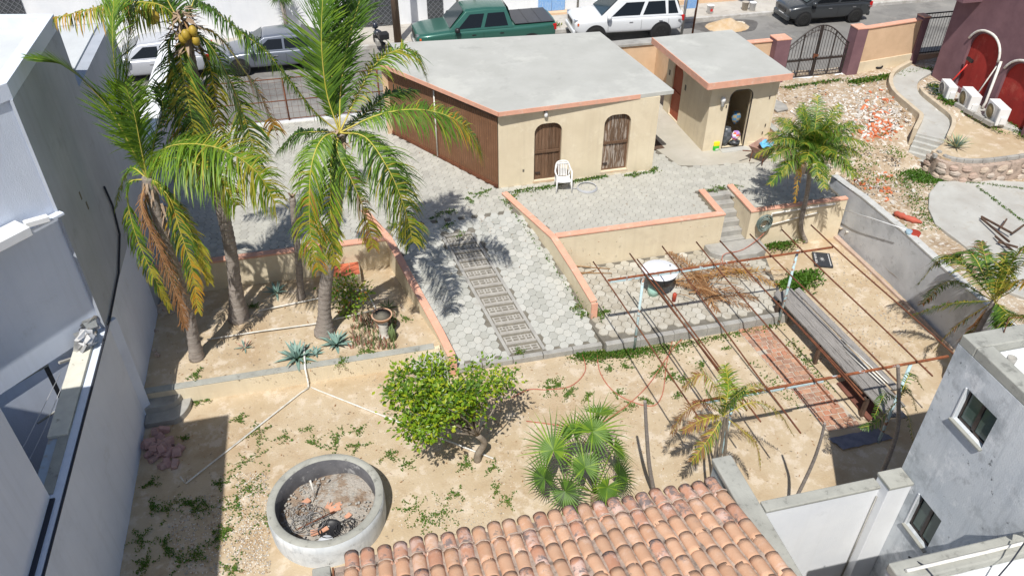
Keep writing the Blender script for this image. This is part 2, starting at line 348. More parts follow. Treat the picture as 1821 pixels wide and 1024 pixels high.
# plaza slab with its paving
plaza_poly = [(-4.85, 17.08), (.80, 17.08), (.62, 17.6), (4.42, 17.6), (4.92, 16.0), (9.62, 16.14), (9.48, 17.3), (10.46, 17.3), (10.52, 16.04), (13.3, 16.04), (13.3, 24.9), (-5.0, 24.9)]
g = MB(); g.prism(plaza_poly, -1.3, -.025); plaza = struct('plaza_paving', g, M_mortar)
ramp_poly = [(.72, 17.6), (1.00, 16.5), (1.75, 13.14), (5.33, 13.14), (4.97, 16.1), (4.50, 17.6)]
g = MB(); g.prism(ramp_poly, -1.35, lambda x, y: ramp_z(y)-.03); ramp = struct('ramp_paving', g, M_mortar)
patio_poly = [(5.37, 13.02), (10.05, 13.06), (10.9, 16.1), (4.95, 16.1)]
g = MB(); g.prism([(5.33, 12.98), (10.05, 13.02), (10.92, 16.1), (4.9, 16.1)], -1.4, -.975); patio = struct('patio_paving', g, M_mortar)
ang = math.radians(0)
def hexes(parent, name, poly, pitch, zf, mats, near, n_ind=300, rot=0., jit=.003, gap=.009, holes=(), tilt=None, squash=1.):
    rad = pitch/math.sqrt(3)-gap/2+.003
    us = [p[0] for p in poly]; vs = [p[1] for p in poly]; cells = []
    du = pitch*math.sqrt(3)/2; dv = pitch
    j = 0; u = min(us)
    while u < max(us):
        v = min(vs)+(dv/2 if j % 2 else 0)
        while v < max(vs):
            if inpoly(u, v, poly) and not any(inpoly(u, v, h) for h in holes): cells.append((u, v))
            v += dv
        u += du; j += 1
    cells.sort(key=lambda c: (c[0]-near[0])**2+(c[1]-near[1])**2)
    def shape(mb, cx, cy, cz, sx=0, sy=0, seed=0):
        rng = random.Random(seed); top = []; bot = []
        for k in range(12):
            t = k*math.pi/6; w_ = (.985 if k % 2 == 0 else .872+.022*(1 if (k//2) % 2 else -1))*(1+rng.uniform(-.02, .02))
            x = math.cos(t)*rad*w_; y = math.sin(t)*rad*w_
            top.append((cx+x*.978, cy+y*.978, cz+sx*x+sy*y)); bot.append((cx+x, cy+y, cz+sx*x+sy*y-.008))
        n = len(mb.v); lowp = [(p[0], p[1], p[2]-.03) for p in bot]; mb.v += top+bot+lowp
        mb.face([n+i for i in range(12)])
        for i in range(12):
            q = (i+1) % 12; mb.face((n+12+i, n+12+q, n+q, n+i)); mb.face((n+24+i, n+24+q, n+12+q, n+12+i))
    protos = []
    for k in range(12):
        mb = MB().mt(random.choices(mats, (5, 4, 1.5))[0]); shape(mb, 0, 0, 0, seed=k); protos.append(mb.mesh(name))
    for c in cells[:n_ind]:
        o = link(name, random.choice(protos), parent, (c[0], c[1], zf(c[1])+rnd(-jit, jit)))
        o.rotation_euler = ((tilt(c[1]) if tilt else 0)+rnd(-.008, .008), rnd(-.008, .008), 0)
    rest = cells[n_ind:]
    if rest:
        mb = MB()
        for i, c in enumerate(rest):
            mb.mt(random.choices(mats, (5, 4, 1.5))[0])
            s_ = math.tan(tilt(c[1])) if tilt else 0
            shape(mb, c[0], c[1], zf(c[1])+rnd(-jit, jit), rnd(-.01, .01), s_+rnd(-.01, .01), i)
        for m in mats:
            if m not in mb.mats: mb.mats.append(m)
        o = part(name+'_field', mb, parent); o['kind'] = 'stuff'
    return cells
storage_fp = [(4.15, 18.9), (8.74, 18.9), (8.6, 23.6), (1.9, 24.1), (1.67, 23.0)]
chan = [(2.28, 17.05), (2.98, 17.05), (3.90, 13.2), (3.16, 13.2)]
hexes(plaza, 'hex_paver', [(-4.8, 17.22), (.62, 17.22), (.6, 17.62), (4.2, 17.62), (4.28, 18.3), (5.10, 16.18), (9.45, 16.26), (9.38, 17.42), (10.36, 17.42), (10.66, 16.2), (13.1, 16.2), (13.1, 17.5), (12.7, 17.9), (12.7, 18.5), (9.6, 18.9), (9.2, 20.2), (9.2, 24.7), (-4.8, 24.7)], .215, lambda v: 0., M_pv, (6.4, 16.0), gap=.010, holes=[storage_fp])
hexes(ramp, 'hex_paver', [(.88, 17.62), (1.10, 16.4), (1.84, 13.22), (5.27, 13.22), (4.84, 16.0), (4.40, 17.62)], .205, ramp_z, M_pr, (3.4, 12.0), gap=.007, tilt=lambda v: math.atan(.2422) if v < 17.6 else 0, holes=[[(2.16, 17.2), (3.06, 17.2), (4.0, 13.1), (3.04, 13.1)]])
hexes(patio, 'hex_paver', [(5.45, 13.10), (10.04, 13.14), (10.72, 15.98), (5.02, 15.98)], .24, lambda v: -.95, M_pp, (7.4, 12.6), gap=.022, jit=.004)
# grass-block drain down the ramp: rails, cross bars and lattice blocks
g = MB().mt(M_step)
def cpt(t, s):   # t 0..1 down the channel, s 0..1 across
    a = Vector(chan[0]+(0,)).lerp(Vector(chan[3]+(0,)), t); b = Vector(chan[1]+(0,)).lerp(Vector(chan[2]+(0,)), t); p = a.lerp(b, s); return Vector((p.x, p.y, ramp_z(p.y)))
for s in (-.06, 1.06):
    g.beam(cpt(0, s)-Vector((0, 0, .05)), cpt(1, s)-Vector((0, 0, .05)), .08, .11)
part('channel_rail', g, ramp, bevel=.008)
g = MB().mt(M_dark)
g.poly([cpt(0, 0)-Vector((0, 0, .028)), cpt(1, 0)-Vector((0, 0, .028)), cpt(1, 1)-Vector((0, 0, .028)), cpt(0, 1)-Vector((0, 0, .028))][::-1]); part('channel_bed', g, ramp)
N = 13
M_latt = mat('lattice_block_concrete', (.43, .41, .37), .9, (.34, .32, .29), 6, .5, .5, 50)
for i in range(N):
    t0, t1 = i/N, (i+1)/N
    g = MB().mt(M_latt)
    g.beam(cpt(t0, 0)+Vector((0, 0, -.03)), cpt(t0, 1)+Vector((0, 0, -.03)), .06, .085)
    part('channel_cross_bar', g, ramp, bevel=.006)
    g = MB().mt(M_latt); dz = Vector((0, 0, -.035)); a = t0+.022; b = t1-.012
    for s0 in (.06, .28, .50, .72, .94): g.beam(cpt(a, s0)+dz, cpt(b, s0)+dz, .036, .05)
    for k in range(3):
        tt = a+(b-a)*(.08+.42*k); g.beam(cpt(tt, .03)+dz*1.15, cpt(tt, .97)+dz*1.15, .032, .048)
    for s0 in (.17, .39, .61, .83):
        if (i+int(s0*10)) % 2: tt = a+(b-a)*.29; g.beam(cpt(tt-.015, s0)+dz, cpt(tt+.015, s0)+dz, .03, .04)
    part('lattice_block', g, ramp)
# street, kerbs, sidewalk beyond
g = MB(); g.box(-60, 90, 25.6, 32.7, -1.5, -.80); struct('street', g, M_asph)
g = MB(); g.box(-60, 90, 24.9, 25.6, -1.5, -.55); struct('near_sidewalk', g, M_walk)
g = MB(); g.box(-60, 90, 32.86, 35.2, -1.5, -.655); struct('far_sidewalk', g, M_walk)
M_kerb = mat('whitewashed_kerb', (.52, .51, .49), .9, (.36, .34, .31), 3, .5, .5, 40)
g = MB(); g.box(-60, 90, 32.7, 32.86, -1.5, -.65); struct('kerb', g, M_kerb, .02)
# apron of plain concrete round the small building
g = MB(); g.prism([(9.62, 18.95), (10.4, 18.75), (12.9, 18.5), (12.9, 24.85), (9.25, 24.85), (9.25, 20.4)], -.02, .003); struct('concrete_apron', g, mat('apron_concrete', (.47, .44, .38), .9, (.41, .385, .325), 1.2, .5, .4, 50, spots=[((.33, .30, .25), 2.2, .62, .8, .6), ((.56, .54, .48), .8, .6, .75, .6)]))
# kerb stones at the foot of the ramp and the patio edge
for i in range(5):
    g = MB().mt(M_step); u0 = 1.72+i*.72; g.box(u0, u0+.705, 13.0, 13.13, -1.3, -1.055+rnd(-.006, .006)); part('kerb_stone', g, ramp, bevel=.01)
for i in range(11):
    u0 = 5.36+i*.426; g = MB().mt(M_step); v0 = 12.86+i*.004
    g.box(u0, u0+.418, v0, v0+.14, -1.35, -.948+rnd(-.004, .004)); part('kerb_stone', g, patio, bevel=.012)
# ================================================================= GARDEN WALLS
def wall_thing(name, label, cat='wall'): return thing(name, label, cat)
t = wall_thing('planter_front_wall', 'low cream wall with grey top holding the palm bed above the sandy garden')
g = MB().mt(M_cream); g.box(-4.84, 1.55, 13.46, 13.60, -1.35, -.762); part('wall_face', g, t, bevel=.01)
g = MB().mt(M_cap); g.box(-4.83, 1.42, 13.455, 13.64, -.760, -.735); part('coping', g, t, bevel=.012)
t = wall_thing('planter_back_wall', 'cream wall with salmon coping along the back of the palm bed')
g = MB().mt(M_cream); g.box(-4.84, .86, 16.92, 17.08, -1.3, .04); part('wall_face', g, t)
g = MB().mt(M_salmon); g.box(-4.84, .78, 16.90, 17.10, .042, .095); part('coping', g, t, bevel=.01)
def sloped_wall(t, line, zc, zb, w, mf, mc, capt=.05):
    """wall following a plan line with a coping; zc/zb lists of top and base heights"""
    L = [Vector((p[0], p[1], 0)) for p in line]; k = len(L); offs = []
    for i in range(k):
        d = (L[min(i+1, k-1)]-L[max(i-1, 0)]).normalized(); offs.append(Vector((-d.y, d.x, 0)))
    for nm, m, lo, hi, ww in (('wall_face', mf, zb, [z-capt for z in zc], w), ('coping', mc, [z-capt+.002 for z in zc], zc, w+.035)):
        g = MB().mt(m)
        for i in range(k):
            for s in (-1, 1):
                p = L[i]+offs[i]*s*ww/2
                g.v += [(p.x, p.y, lo[i]), (p.x, p.y, hi[i])]
        for i in range(k-1):
            a = i*4; b = a+4
            for q in ((a, a+1, b+1, b), (a+2, b+2, b+3, a+3), (a+1, a+3, b+3, b+1), (a, b, b+2, a+2)): g.face(q[::-1])
        g.face((0, 2, 3, 1)[::-1]); e = (k-1)*4; g.face((e, e+1, e+3, e+2)[::-1])
        bm = g; o = part(nm, bm, t)
        me = o.data; b_ = bmesh.new(); b_.from_mesh(me); bmesh.ops.recalc_face_normals(b_, faces=b_.faces); b_.to_mesh(me); b_.free()
        bev(o, .01)
t = wall_thing('ramp_side_wall_left', 'curving cream wall with salmon coping between the palm bed and the paved ramp'); t.name = 'ramp_side_wall'
ll = [(.36, 18.5), (.58, 17.75), (.84, 17.0), (1.00, 16.3), (1.18, 15.5), (1.40, 14.6), (1.60, 13.8), (1.75, 13.05)]
zc = [.09, .09, .09, -.02, -.16, -.34, -.52, -.66]
sloped_wall(t, ll, zc, [-1.35]*8, .15, M_cream, M_salmon)
g = MB().mt(M_salmon); g.box(1.67, 1.84, 12.955, 13.0, -1.22, -.70); part('end_block', g, t)
t = wall_thing('ramp_side_wall', 'straight cream wall with salmon coping between the ramp and the upper terrace')
ll = [(4.22, 18.5), (4.58, 17.25), (4.93, 16.0), (5.17, 14.9), (5.37, 13.95)]
sloped_wall(t, ll, [.09, .10, .12, -.17, -.47], [-1.35]*5, .14, M_cream, M_salmon)
g = MB().mt(M_salmon); g.box(5.30, 5.455, 13.885, 13.93, -1.0, -.525); part('end_block', g, t)
t = wall_thing('terrace_retaining_wall', 'cream retaining wall with salmon coping above the patio with the dead palm fronds')
g = MB().mt(M_cream); g.box(5.0, 9.66, 16.0, 16.14, -1.3, .055); part('wall_face', g, t)
g = MB().mt(M_salmon); g.box(5.01, 9.68, 15.98, 16.16, .057, .11); part('coping', g, t, bevel=.01)
g = MB().mt(M_cream); g.box(9.52, 9.66, 16.14, 17.3, -1.3, .055); part('return_face', g, t)
g = MB().mt(M_salmon); g.box(9.50, 9.68, 16.162, 17.34, .057, .11); part('return_coping', g, t, bevel=.01)
t = wall_thing('stair_side_wall', 'cream wall with salmon coping right of the grey steps, carrying pipes')
g = MB().mt(M_cream); g.box(10.42, 10.56, 16.12, 17.3, -1.3, .05); part('return_face', g, t)
g = MB().mt(M_salmon); g.box(10.40, 10.58, 16.10, 17.42, .052, .105); part('return_coping', g, t, bevel=.01)
g = MB().mt(M_cream); g.box(10.42, 13.3, 15.97, 16.11, -1.3, .05); part('wall_face', g, t)
g = MB().mt(M_salmon); g.box(10.40, 13.3, 15.95, 16.098, .052, .105); part('coping', g, t, bevel=.01)
t = thing('staircase', 'grey concrete steps from the terrace down to the patio', 'stairs')
for i in range(6):
    g = MB().mt(M_step); z1 = -.004-i*.158; v0 = 17.3-i*.215
    g.box(9.665, 10.415, v0-.215, v0 if i == 0 else v0-.002, -1.2-i*.001, z1); part('step', g, t, bevel=.012)
g = MB().mt(M_step)
a0 = 9.3; pts = [(9.2, 15.98), (9.2, 15.72)]+[(9.2+.75-.75*math.cos(x)*1.0, 15.72-.42*math.sin(x)) for x in [math.pi/2*i/8 for i in range(1, 9)]]+[(10.4, 15.28), (10.78, 15.45), (10.78, 15.98)]
g.prism(pts, -1.0, -.80); part('landing', g, t, bevel=.012)
# steps at the left of the bed and below the ramp wall
def round_steps(name, label, cx, cy, dirs, levels, wd, dp):
    t = thing(name, label, 'steps')
    for i, z in enumerate(levels):
        g = MB().mt(M_step); r = dp*(i+1); W_ = wd
        pts = [(cx, cy), (cx, cy-r)] if dirs > 0 else [(cx, cy), (cx, cy-r)]
        k = 10; q = [(cx, cy)]
        q += [(cx, cy-r)]+[(cx+dirs*(W_-dp*.0+i*dp*.6-(1-math.sin(a))*dp*1.2), cy-r*math.cos(a)) for a in [math.pi/2*j/k for j in range(1, k+1)]]
        g.prism(q, -1.35, z); part('step', g, t, bevel=.015)
round_steps('garden_steps', 'rounded grey steps beside the tall left wall going up to the palm bed', -4.84, 13.47, 1, (-.90, -1.06), .72, .30)
round_steps('garden_steps', 'round white-topped steps where the ramp wall meets the lime tree', 1.62, 13.47, -1, (-.86, -1.03), .58, .34)
for o in sc.objects:
    if o.name == 'garden_steps.001':
        for c in o.children: c.data.materials[0] = M_path
# long left boundary wall
t = thing('boundary_wall', 'tall blue-grey boundary wall running along the left of the sandy garden', 'wall')
g = MB().mt(M_leftw); g.box(-5.12, -4.85, 1.0, 12.998, -1.4, 1.5); part('wall_face', g, t)
g = MB().mt(M_cap); g.box(-5.14, -4.98, 9.0, 12.9, 1.502, 1.53); part('coping', g, t)
M_wledge = mat('cream_ledge', (.72, .70, .60), .8, (.62, .60, .52), 5, .5, spots=[((.3, .27, .2), 6, .68, .74, .7)])
g = MB().mt(M_wledge); g.box(-5.30, -4.99, 10.2, 12.45, 1.40, 1.56); part('ledge', g, t, bevel=.01)
g = MB().mt(mat('pale_blue_gutter', (.42, .52, .62), .7, (.36, .42, .5), 4, .5, spots=[((.4, .3, .16), 4, .6, .7, .6)])); g.box(-5.30, -4.99, 9.0, 10.195, 1.36, 1.50); part('gutter', g, t, bevel=.01)
M_cable = mat('dark_cable', (.035, .04, .055), .6)
g = MB().mt(M_cable); g.tube([(-4.83, 1, 1.46), (-4.83, 9, 1.47), (-4.82, 13.2, 1.5), (-4.82, 14.6, 1.62), (-4.82, 15.5, 2.0), (-4.82, 15.7, 2.6), (-4.82, 15.6, 3.1)], .022, 6); part('cable', g, t)
g = MB().mt(mat('crumpled_foil', (.62, .62, .62), .35, (.5, .5, .5), 20, .5, metal=.6))
for k in range(26):
    c = Vector((-5.05+rnd(-.12, .1), 12.62+rnd(-.3, .3), 1.6+rnd(-.02, .2))); a = Vector((rnd(-1, 1), rnd(-1, 1), rnd(-1, 1))).normalized()*.13; b = a.orthogonal().normalized()*.1
    g.poly([c-a-b, c+a-b, c+a*.8+b, c-a*.7+b])
tag(struct('plastic_sheet', g), 'crumpled silver plastic sheet on top of the left wall ledge', 'sheet'); bpy.data.objects['plastic_sheet'].pop('kind')
# far-left lower continuation towards the street
t = thing('boundary_wall', 'lavender boundary wall behind the palms running on to the street', 'wall')
g = MB().mt(M_lav); g.box(-5.10, -4.87, 20.205, 30.2, -1.0, 1.6); part('wall_face', g, t)
g = MB().mt(M_whitew); g.box(-5.42, -4.85, 20.205, 29.0, 1.602, 1.66); part('ledge', g, t)
M_oldwhite = mat('aged_white_roof', (.60, .625, .635), .9, (.52, .54, .55), .8, .5, .4, 40, spots=[((.38, .39, .39), 1.5, .64, .78, .6)])
# ================================================================= LEFT HOUSES
t = thing('neighbour_house', 'tall pale blue flat-roofed house at the upper left with an angled corner', 'house')
body = [(-4.85, 13.0), (-4.85, 16.3), (-12, 18.0), (-14, 14), (-14, 4.2), (-13.2, 4.2)]
g = MB().mt(M_leftw); g.prism([(-4.90, 13.0), (-4.90, 16.3), (-14, 18.4), (-14, 3.4)], 1.5, 6.12); part('upper_wall', g, t)
g = MB().mt(M_leftg); g.box(-4.899, -4.85, 12.96, 16.30, 1.5, 6.12); part('side_shade_skin', g, t)  # thin skin giving the shaded side its darker painted-in tone
g = MB().mt(M_leftw); g.box(-5.12, -4.85, 13.0, 16.3, -1.4, 1.498); part('lower_wall', g, t)
g = MB().mt(M_leftw); g.prism([(-5.12, 14.4), (-5.12, 16.3), (-14, 18.4), (-14, 14.4)], -1.4, 1.499); part('ground_floor_wall', g, t)
g = MB().mt(M_leftw)
# parapet ring
out = [(-4.85, 13.0), (-4.85, 16.3), (-14, 18.4), (-14, 3.4)]; inn = [(-5.08, 13.12), (-5.08, 16.13), (-13.8, 18.1), (-13.8, 4.2)]
n = len(g.v); g.v += [(x, y, z) for z in (6.122, 6.38) for L in (out, inn) for x, y in L]
for i in range(4):
    j = (i+1) % 4
    for q in ((n+i, n+j, n+8+j, n+8+i), (n+4+j, n+4+i, n+12+i, n+12+j), (n+8+i, n+8+j, n+12+j, n+12+i)): g.face(q)
part('parapet', g, t)
g = MB().mt(M_oldwhite); g.prism([(-5.06, 13.1), (-5.06, 16.15), (-13.85, 18.1), (-13.85, 4.1)], 6.123, 6.135); part('roof', g, t)
dg = Vector((-1, -1.06, 0)).normalized(); nn = Vector((dg.y, -dg.x, 0))*-1
if nn.x < 0: nn = -nn
nn = Vector((.72, -.69, 0)).normalized()
g = MB().mt(M_leftw); c0 = Vector((-4.85, 13.0, 0))
def dgp(s, o_, z): p = c0+dg*s+nn*o_; return Vector((p.x, p.y, z))
pts = [dgp(.0, .0, 0), dgp(.0, .14, 0), dgp(7, .14, 0), dgp(7, .0, 0)]
g.prism([(p.x, p.y) for p in pts], 4.06, 4.10); part('ledge', g, t)
g = MB().mt(M_whitew); pts = [dgp(.72, .0, 0), dgp(.72, .40, 0), dgp(7, .40, 0), dgp(7, .0, 0)]
g.prism([(p.x, p.y) for p in pts], 4.14, 4.30); part('canopy', g, t, bevel=.01)
g = MB().mt(M_whitew); g.beam(dgp(.66, .12, 4.22), dgp(.30, .20, 4.18), .13, .10); part('roof_spout', g, t, bevel=.01)
g = MB().mt(M_dark)
for v, z in ((14.2, 3.6), (14.35, 3.3)): part('vent_hole', MB().mt(M_dark).box(-4.852, -4.845, v, v+.06, z, z+.16), t)
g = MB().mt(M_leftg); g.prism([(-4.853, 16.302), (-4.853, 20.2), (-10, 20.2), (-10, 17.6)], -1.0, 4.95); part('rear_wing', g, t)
g = MB().mt(M_oldwhite); g.prism([(-5.1, 16.6), (-5.1, 20.0), (-9.5, 20.0), (-9.5, 17.8)], 4.952, 4.99); part('rear_roof', g, t)
t = thing('neighbour_house', 'tall pale blue house wall at the lower left rising from the boundary wall', 'house')
g = MB().mt(M_leftw); g.box(-12, -5.0, -6, 8.93, -1.4, 5.75); part('wall', g, t)
g = MB().mt(M_cable); g.box(-4.999, -4.93, 1, 8.9, 1.502, 1.53); part('gutter', g, t)
# courtyard behind the left wall
g = MB(); g.prism([(-5.13, 8.94), (-5.13, 14.4), (-13, 14.4), (-13, 8.94)], -1.4, -1.15); struct('courtyard_floor', g, mat('courtyard_tiles', (.30, .29, .29), .8, (.24, .23, .23), 3, .5))
t = thing('courtyard_wall', 'shaded inner courtyard wall with a large black opening seen through the gap', 'wall')
wp = [PZ(*q) for q in ()]
g = MB().mt(M_leftw)
q = [dgp(-.3, -.10, 0), dgp(-.3, -.20, 0), dgp(6, -.20, 0), dgp(6, -.10, 0)]
g.prism([(p.x, p.y) for p in q], -1.3, 1.46); part('wall_face', g, t)
def PD(x, y, off):
    d = ray(x, y); c_ = c0+nn*off-Vector((0, 0, HC)); n3 = Vector((nn.x, nn.y, 0)); return d*(n3.dot(c_)/n3.dot(d))+Vector((0, 0, HC))
g = MB().mt(M_black); q = [PD(x, y, -.09) for x, y in ((26, 682), (85, 648), (118, 718), (66, 752))]; g.poly(q); part('opening', g, t)
g = MB().mt(M_cap)
for i in (0, 2): g.beam(q[i]+nn*.01, q[(i+1) % 4]+nn*.01, .03, .03)
part('opening_frame', g, t)
g = MB().mt(M_step); g.beam(PD(105, 645, .05), PD(165, 625, .05), .05, .04); part('rail', g, t)
t = thing('clothes_line', 'thin wires strung across the shaded courtyard gap at the left', 'clothes line')
for k, (o1, o2) in enumerate((((-5.3, 12.4), (-5.5, 9.1)), ((-5.45, 12.5), (-5.8, 9.1)), ((-5.6, 12.2), (-6.1, 9.1)), ((-5.25, 12.3), (-5.38, 9.1)))):
    g = MB().mt(M_whitew); g.tube([(o1[0], o1[1], 1.2), ((o1[0]+o2[0])/2, (o1[1]+o2[1])/2, 1.12), (o2[0], o2[1], 1.2)], .007, 4); part('wire', g, t)
t = thing('drying_rack', 'pale spider-like peg hanger with dark clothes in the left courtyard gap', 'peg hanger')
hc = PZ(128, 655, .75)
g = MB().mt(M_white)
for k in range(9):
    a = 2*math.pi*k/9; p = Vector((math.cos(a), math.sin(a), 0)); g.tube([hc, hc+p*.13+Vector((0, 0, .04)), hc+p*.25-Vector((0, 0, .03))], .012, 5)
g.lathe(hc, [(.05, -.02), (.05, .03), (.01, .06)], 10); part('hanger', g, t)
g = MB().mt(mat('navy_cloth', (.03, .035, .055), .9))
for k, (dx, dy) in enumerate(((.1, -.15), (-.08, -.2), (.25, -.05), (.18, .1))):
    c = hc+Vector((dx, dy, -.25)); g.tube([c+Vector((0, 0, .22)), c, c-Vector((0, 0, .28))], [.05, .08, .07], 8)
part('clothes', g, t)
# ================================================================= STORAGE BUILDING
t = thing('storage_building', 'low cream building with flat grey roof, two arched brown doors and a corrugated side', 'building')
g = MB().mt(M_cream); g.box(4.16, 8.74, 18.9, 19.10, -.3, 2.26); wl = part('front_wall', g, t)
doors = ((5.17, 5.95, .08, 1.82), (7.17, 7.95, .12, 1.86))
carve(wl, [ext(MB(), arch(a-.0, b, z0, z1, .27), 'v', 18.7, 19.07) for a, b, z0, z1 in doors])
g = MB().mt(M_cream); g.prism([(8.60, 19.102), (8.74, 19.102), (8.6, 23.6), (8.46, 23.6)], -.3, 2.26); part('right_wall', g, t)
g = MB().mt(M_cream); g.prism([(1.9, 24.1), (8.6, 23.602), (8.6, 23.7), (1.9, 24.25)], -.3, 2.26); part('back_wall', g, t)
g = MB().mt(M_corr)
p0 = Vector((4.14, 18.93, 0)); p1 = Vector((1.67, 23.0, 0)); L = (p1-p0).length; d = (p1-p0)/L; nrm = Vector((-d.y, d.x, 0)); nrm = nrm if nrm.x < 0 else -nrm
nn_ = int(L/.045); n0 = len(g.v)
for i in range(nn_+1):
    off = .014 if i % 2 else 0.
    p = p0+d*(L*i/nn_)+nrm*off; g.v += [(p.x, p.y, -.02), (p.x, p.y, 2.30)]
for i in range(nn_): a = n0+2*i; g.face((a, a+1, a+3, a+2))
part('corrugated_side', g, t)
g = MB().mt(M_salmon); pa = p0+d*(L+.002); g.beam(Vector((1.62, 23.1, 1.13)), Vector((1.62, 23.1, 1.14)), .16, .16)
part('corner_post', MB().mt(M_cream2).box(1.50, 1.66, 23.0, 23.2, 0, 2.3), t)
g = MB().mt(M_rust); g.beam(p0+nrm*.03+Vector((0, 0, .06)), p1+nrm*.03+Vector((0, 0, .06)), .03, .10); part('bottom_rail', g, t)
g = MB().mt(M_barkblack); g.beam(p0+nrm*.05+Vector((0, 0, 2.2)), p1+nrm*.05+Vector((0, 0, 2.2)), .06, .12); part('eave_rail', g, t)
g = MB().mt(M_pvc); q = p0+d*2.55+nrm*.05; g.tube([q+Vector((0, 0, 2.25)), q+Vector((0, 0, .05))], .022, 8); part('downpipe', g, t)
roof = [(4.13, 18.70), (9.15, 18.96), (8.64, 23.85), (1.95, 24.4), (1.42, 22.9)]
g = MB().mt(M_conc); g.prism(roof, 2.262, 2.385); rf = part('roof_slab', g, t, bevel=.012)
g = MB().mt(M_salmon)
e = roof; f1, f2 = Vector((e[0][0], e[0][1], 0)), Vector((e[1][0], e[1][1], 0)); fm = f1.lerp(f2, .8); f5 = Vector((e[4][0], e[4][1], 0))
up = Vector((0, 0, 2.325))
g.beam(f1+up+Vector((0, -.012, 0)), fm+up+Vector((0, -.012, 0)), .022, .12); part('front_fascia', g, t)
g = MB().mt(M_salmon); g.beam(f1+up+nrm*.012, f5+up+nrm*.012, .022, .12); part('side_fascia', g, t)
for k, (a, b, z0, z1) in enumerate(doors):
    dr = part('door', ring(MB().mt(M_wood), arch(a+.004, b-.004, z0+.002, z1-.004, .27), arch(a+.05, b-.05, z0+.04, z1-.05, .22), 'v', 18.99, 19.04), t, label='arched brown plank door with the upper part worn pale' if k else None)
    npl = 7; wd = (b-a-.1)/npl
    for i in range(npl):
        u0 = a+.05+i*wd; uc = u0+wd/2; r = .22; e_ = max(0, (a+.05+r)-uc, uc-(b-.05-r)); zt = z1-.05-r+math.sqrt(max(0, r*r-e_*e_))-.005
        mw = M_wood
        if k == 1: mw = mat('worn_door_wood', (.13, .08, .05), .75, (.22, .14, .09), 3, .5, .5, 60, stretch=(14, 14, 1.2), spots=[((.50, .44, .38), 1.6, .54, .64, .85)], rnd=.2)
        part('plank', MB().mt(mw).box(u0+.004, u0+wd-.004, 19.012-rnd(0, .006), 19.03, z0+.03, zt), dr)
    part('mid_rail', MB().mt(M_wood).box(a+.03, b-.03, 18.965, 19.0, (z0+z1)/2-.05, (z0+z1)/2+.03), dr, bevel=.006)
    part('hinge', MB().mt(M_iron).box(a+.06, a+.2, 18.96, 18.99, z0+.2, z0+.235), dr)
    part('sill_stain', MB().mt(mat('rust_stained_sill', (.60, .42, .26), .9, (.62, .52, .40), 6, .5)).box(a-.03, b+.03, 18.893, 18.90, z0-.06, z0-.004), t)
g = MB().mt(M_white); c = Vector((5.46, 18.84, 2.12)); g.lathe(c, [(.02, .08), (.035, .04), (.055, 0), (.05, -.06), (.02, -.09)], 12); part('wall_lamp', g, t)
g = MB().mt(M_iron); g.box(5.41, 5.5, 18.86, 18.9, 2.17, 2.22); part('lamp_bracket', g, t)
g = MB().mt(M_dark); g.box(4.84, 4.89, 18.893, 18.90, .42, .50); part('socket', g, t)
# ================================================================= SMALL BUILDING
t = thing('small_annex', 'small cream annex with flat roof, salmon fascia and an open arched doorway', 'building')
g = MB().mt(M_cream); g.box(10.65, 12.80, 19.6, 22.75, -.3, 2.24); bd = part('walls', g, t)
carve(bd, [ext(MB(), arch(11.27, 12.0, .02, 1.88, .24), 'v', 19.0, 19.76), ext(MB(), arch(21.55, 22.30, .03, 1.86, .3), 'u', 10.3, 10.74),
           MB().box(11.0, 12.5, 19.74, 22.5, .01, 2.1), ext(MB(), arch(12.12, 12.76, .12, 1.72, .12), 'v', 19.4, 19.618)])
g = MB().mt(M_conc); g.prism([(10.30, 19.20), (12.98, 19.32), (12.9, 23.1), (10.12, 23.0)], 2.242, 2.36); part('roof_slab', g, t, bevel=.01)
g = MB().mt(M_salmon)
A, B, D = Vector((10.30, 19.20, 2.27)), Vector((12.98, 19.32, 2.27)), Vector((10.12, 23.0, 2.27))
g.beam(A+Vector((-.02, -.014, 0)), B+Vector((0, -.014, 0)), .03, .19); part('front_fascia', g, t)
g = MB().mt(M_salmon); g.beam(A+Vector((-.016, 0, 0)), D+Vector((-.016, 0, 0)), .03, .19); part('side_fascia', g, t)
dr = part('door', ext(MB().mt(mat('rust_red_door', (.30, .07, .035), .6, (.36, .10, .05), 4, .5)), arch(21.56, 22.29, .035, 1.85, .29), 'u', 10.70, 10.73), t)
part('door_rail', MB().mt(MC['rust_red_door']).box(10.675, 10.70, 21.58, 22.27, .86, .92), dr)
for v in (21.25, 22.5): part('small_vent', MB().mt(M_dark).box(10.642, 10.65, v, v+.09, 1.25, 1.42), t)
g = MB().mt(M_white); g.lathe((11.02, 19.53, 1.62), [(.03, .12), (.075, .08), (.075, 0), (.05, -.03), (.045, -.16), (.02, -.17)], 14); part('wall_lamp', g, t)
part('doorway_frame', ring(MB().mt(M_iron), arch(11.262, 12.008, .015, 1.888, .245), arch(11.285, 11.985, .03, 1.865, .23), 'v', 19.597, 19.63), t)
for p in ((11.18, 1.35), (12.55, 1.5), (12.6, .6), (12.55, .35)): part('wall_fixing', MB().mt(M_iron).box(p[0], p[0]+.03, 19.592, 19.6, p[1], p[1]+.09), t)
part('threshold', MB().mt(M_path).box(11.2, 12.1, 19.35, 19.62, -.05, .02), t)
# low wall with pale coping right of the annex
t = thing('yard_wall', 'short peach wall with pale coping beside the annex and the wheelbarrow', 'wall')
g = MB().mt(M_cream2); g.box(12.81, 12.95, 17.6, 20.4, -.9, .52); part('wall_face', g, t)
g = MB().mt(M_cap); g.box(12.79, 12.99, 17.6, 20.42, .522, .56); part('coping', g, t, bevel=.01)
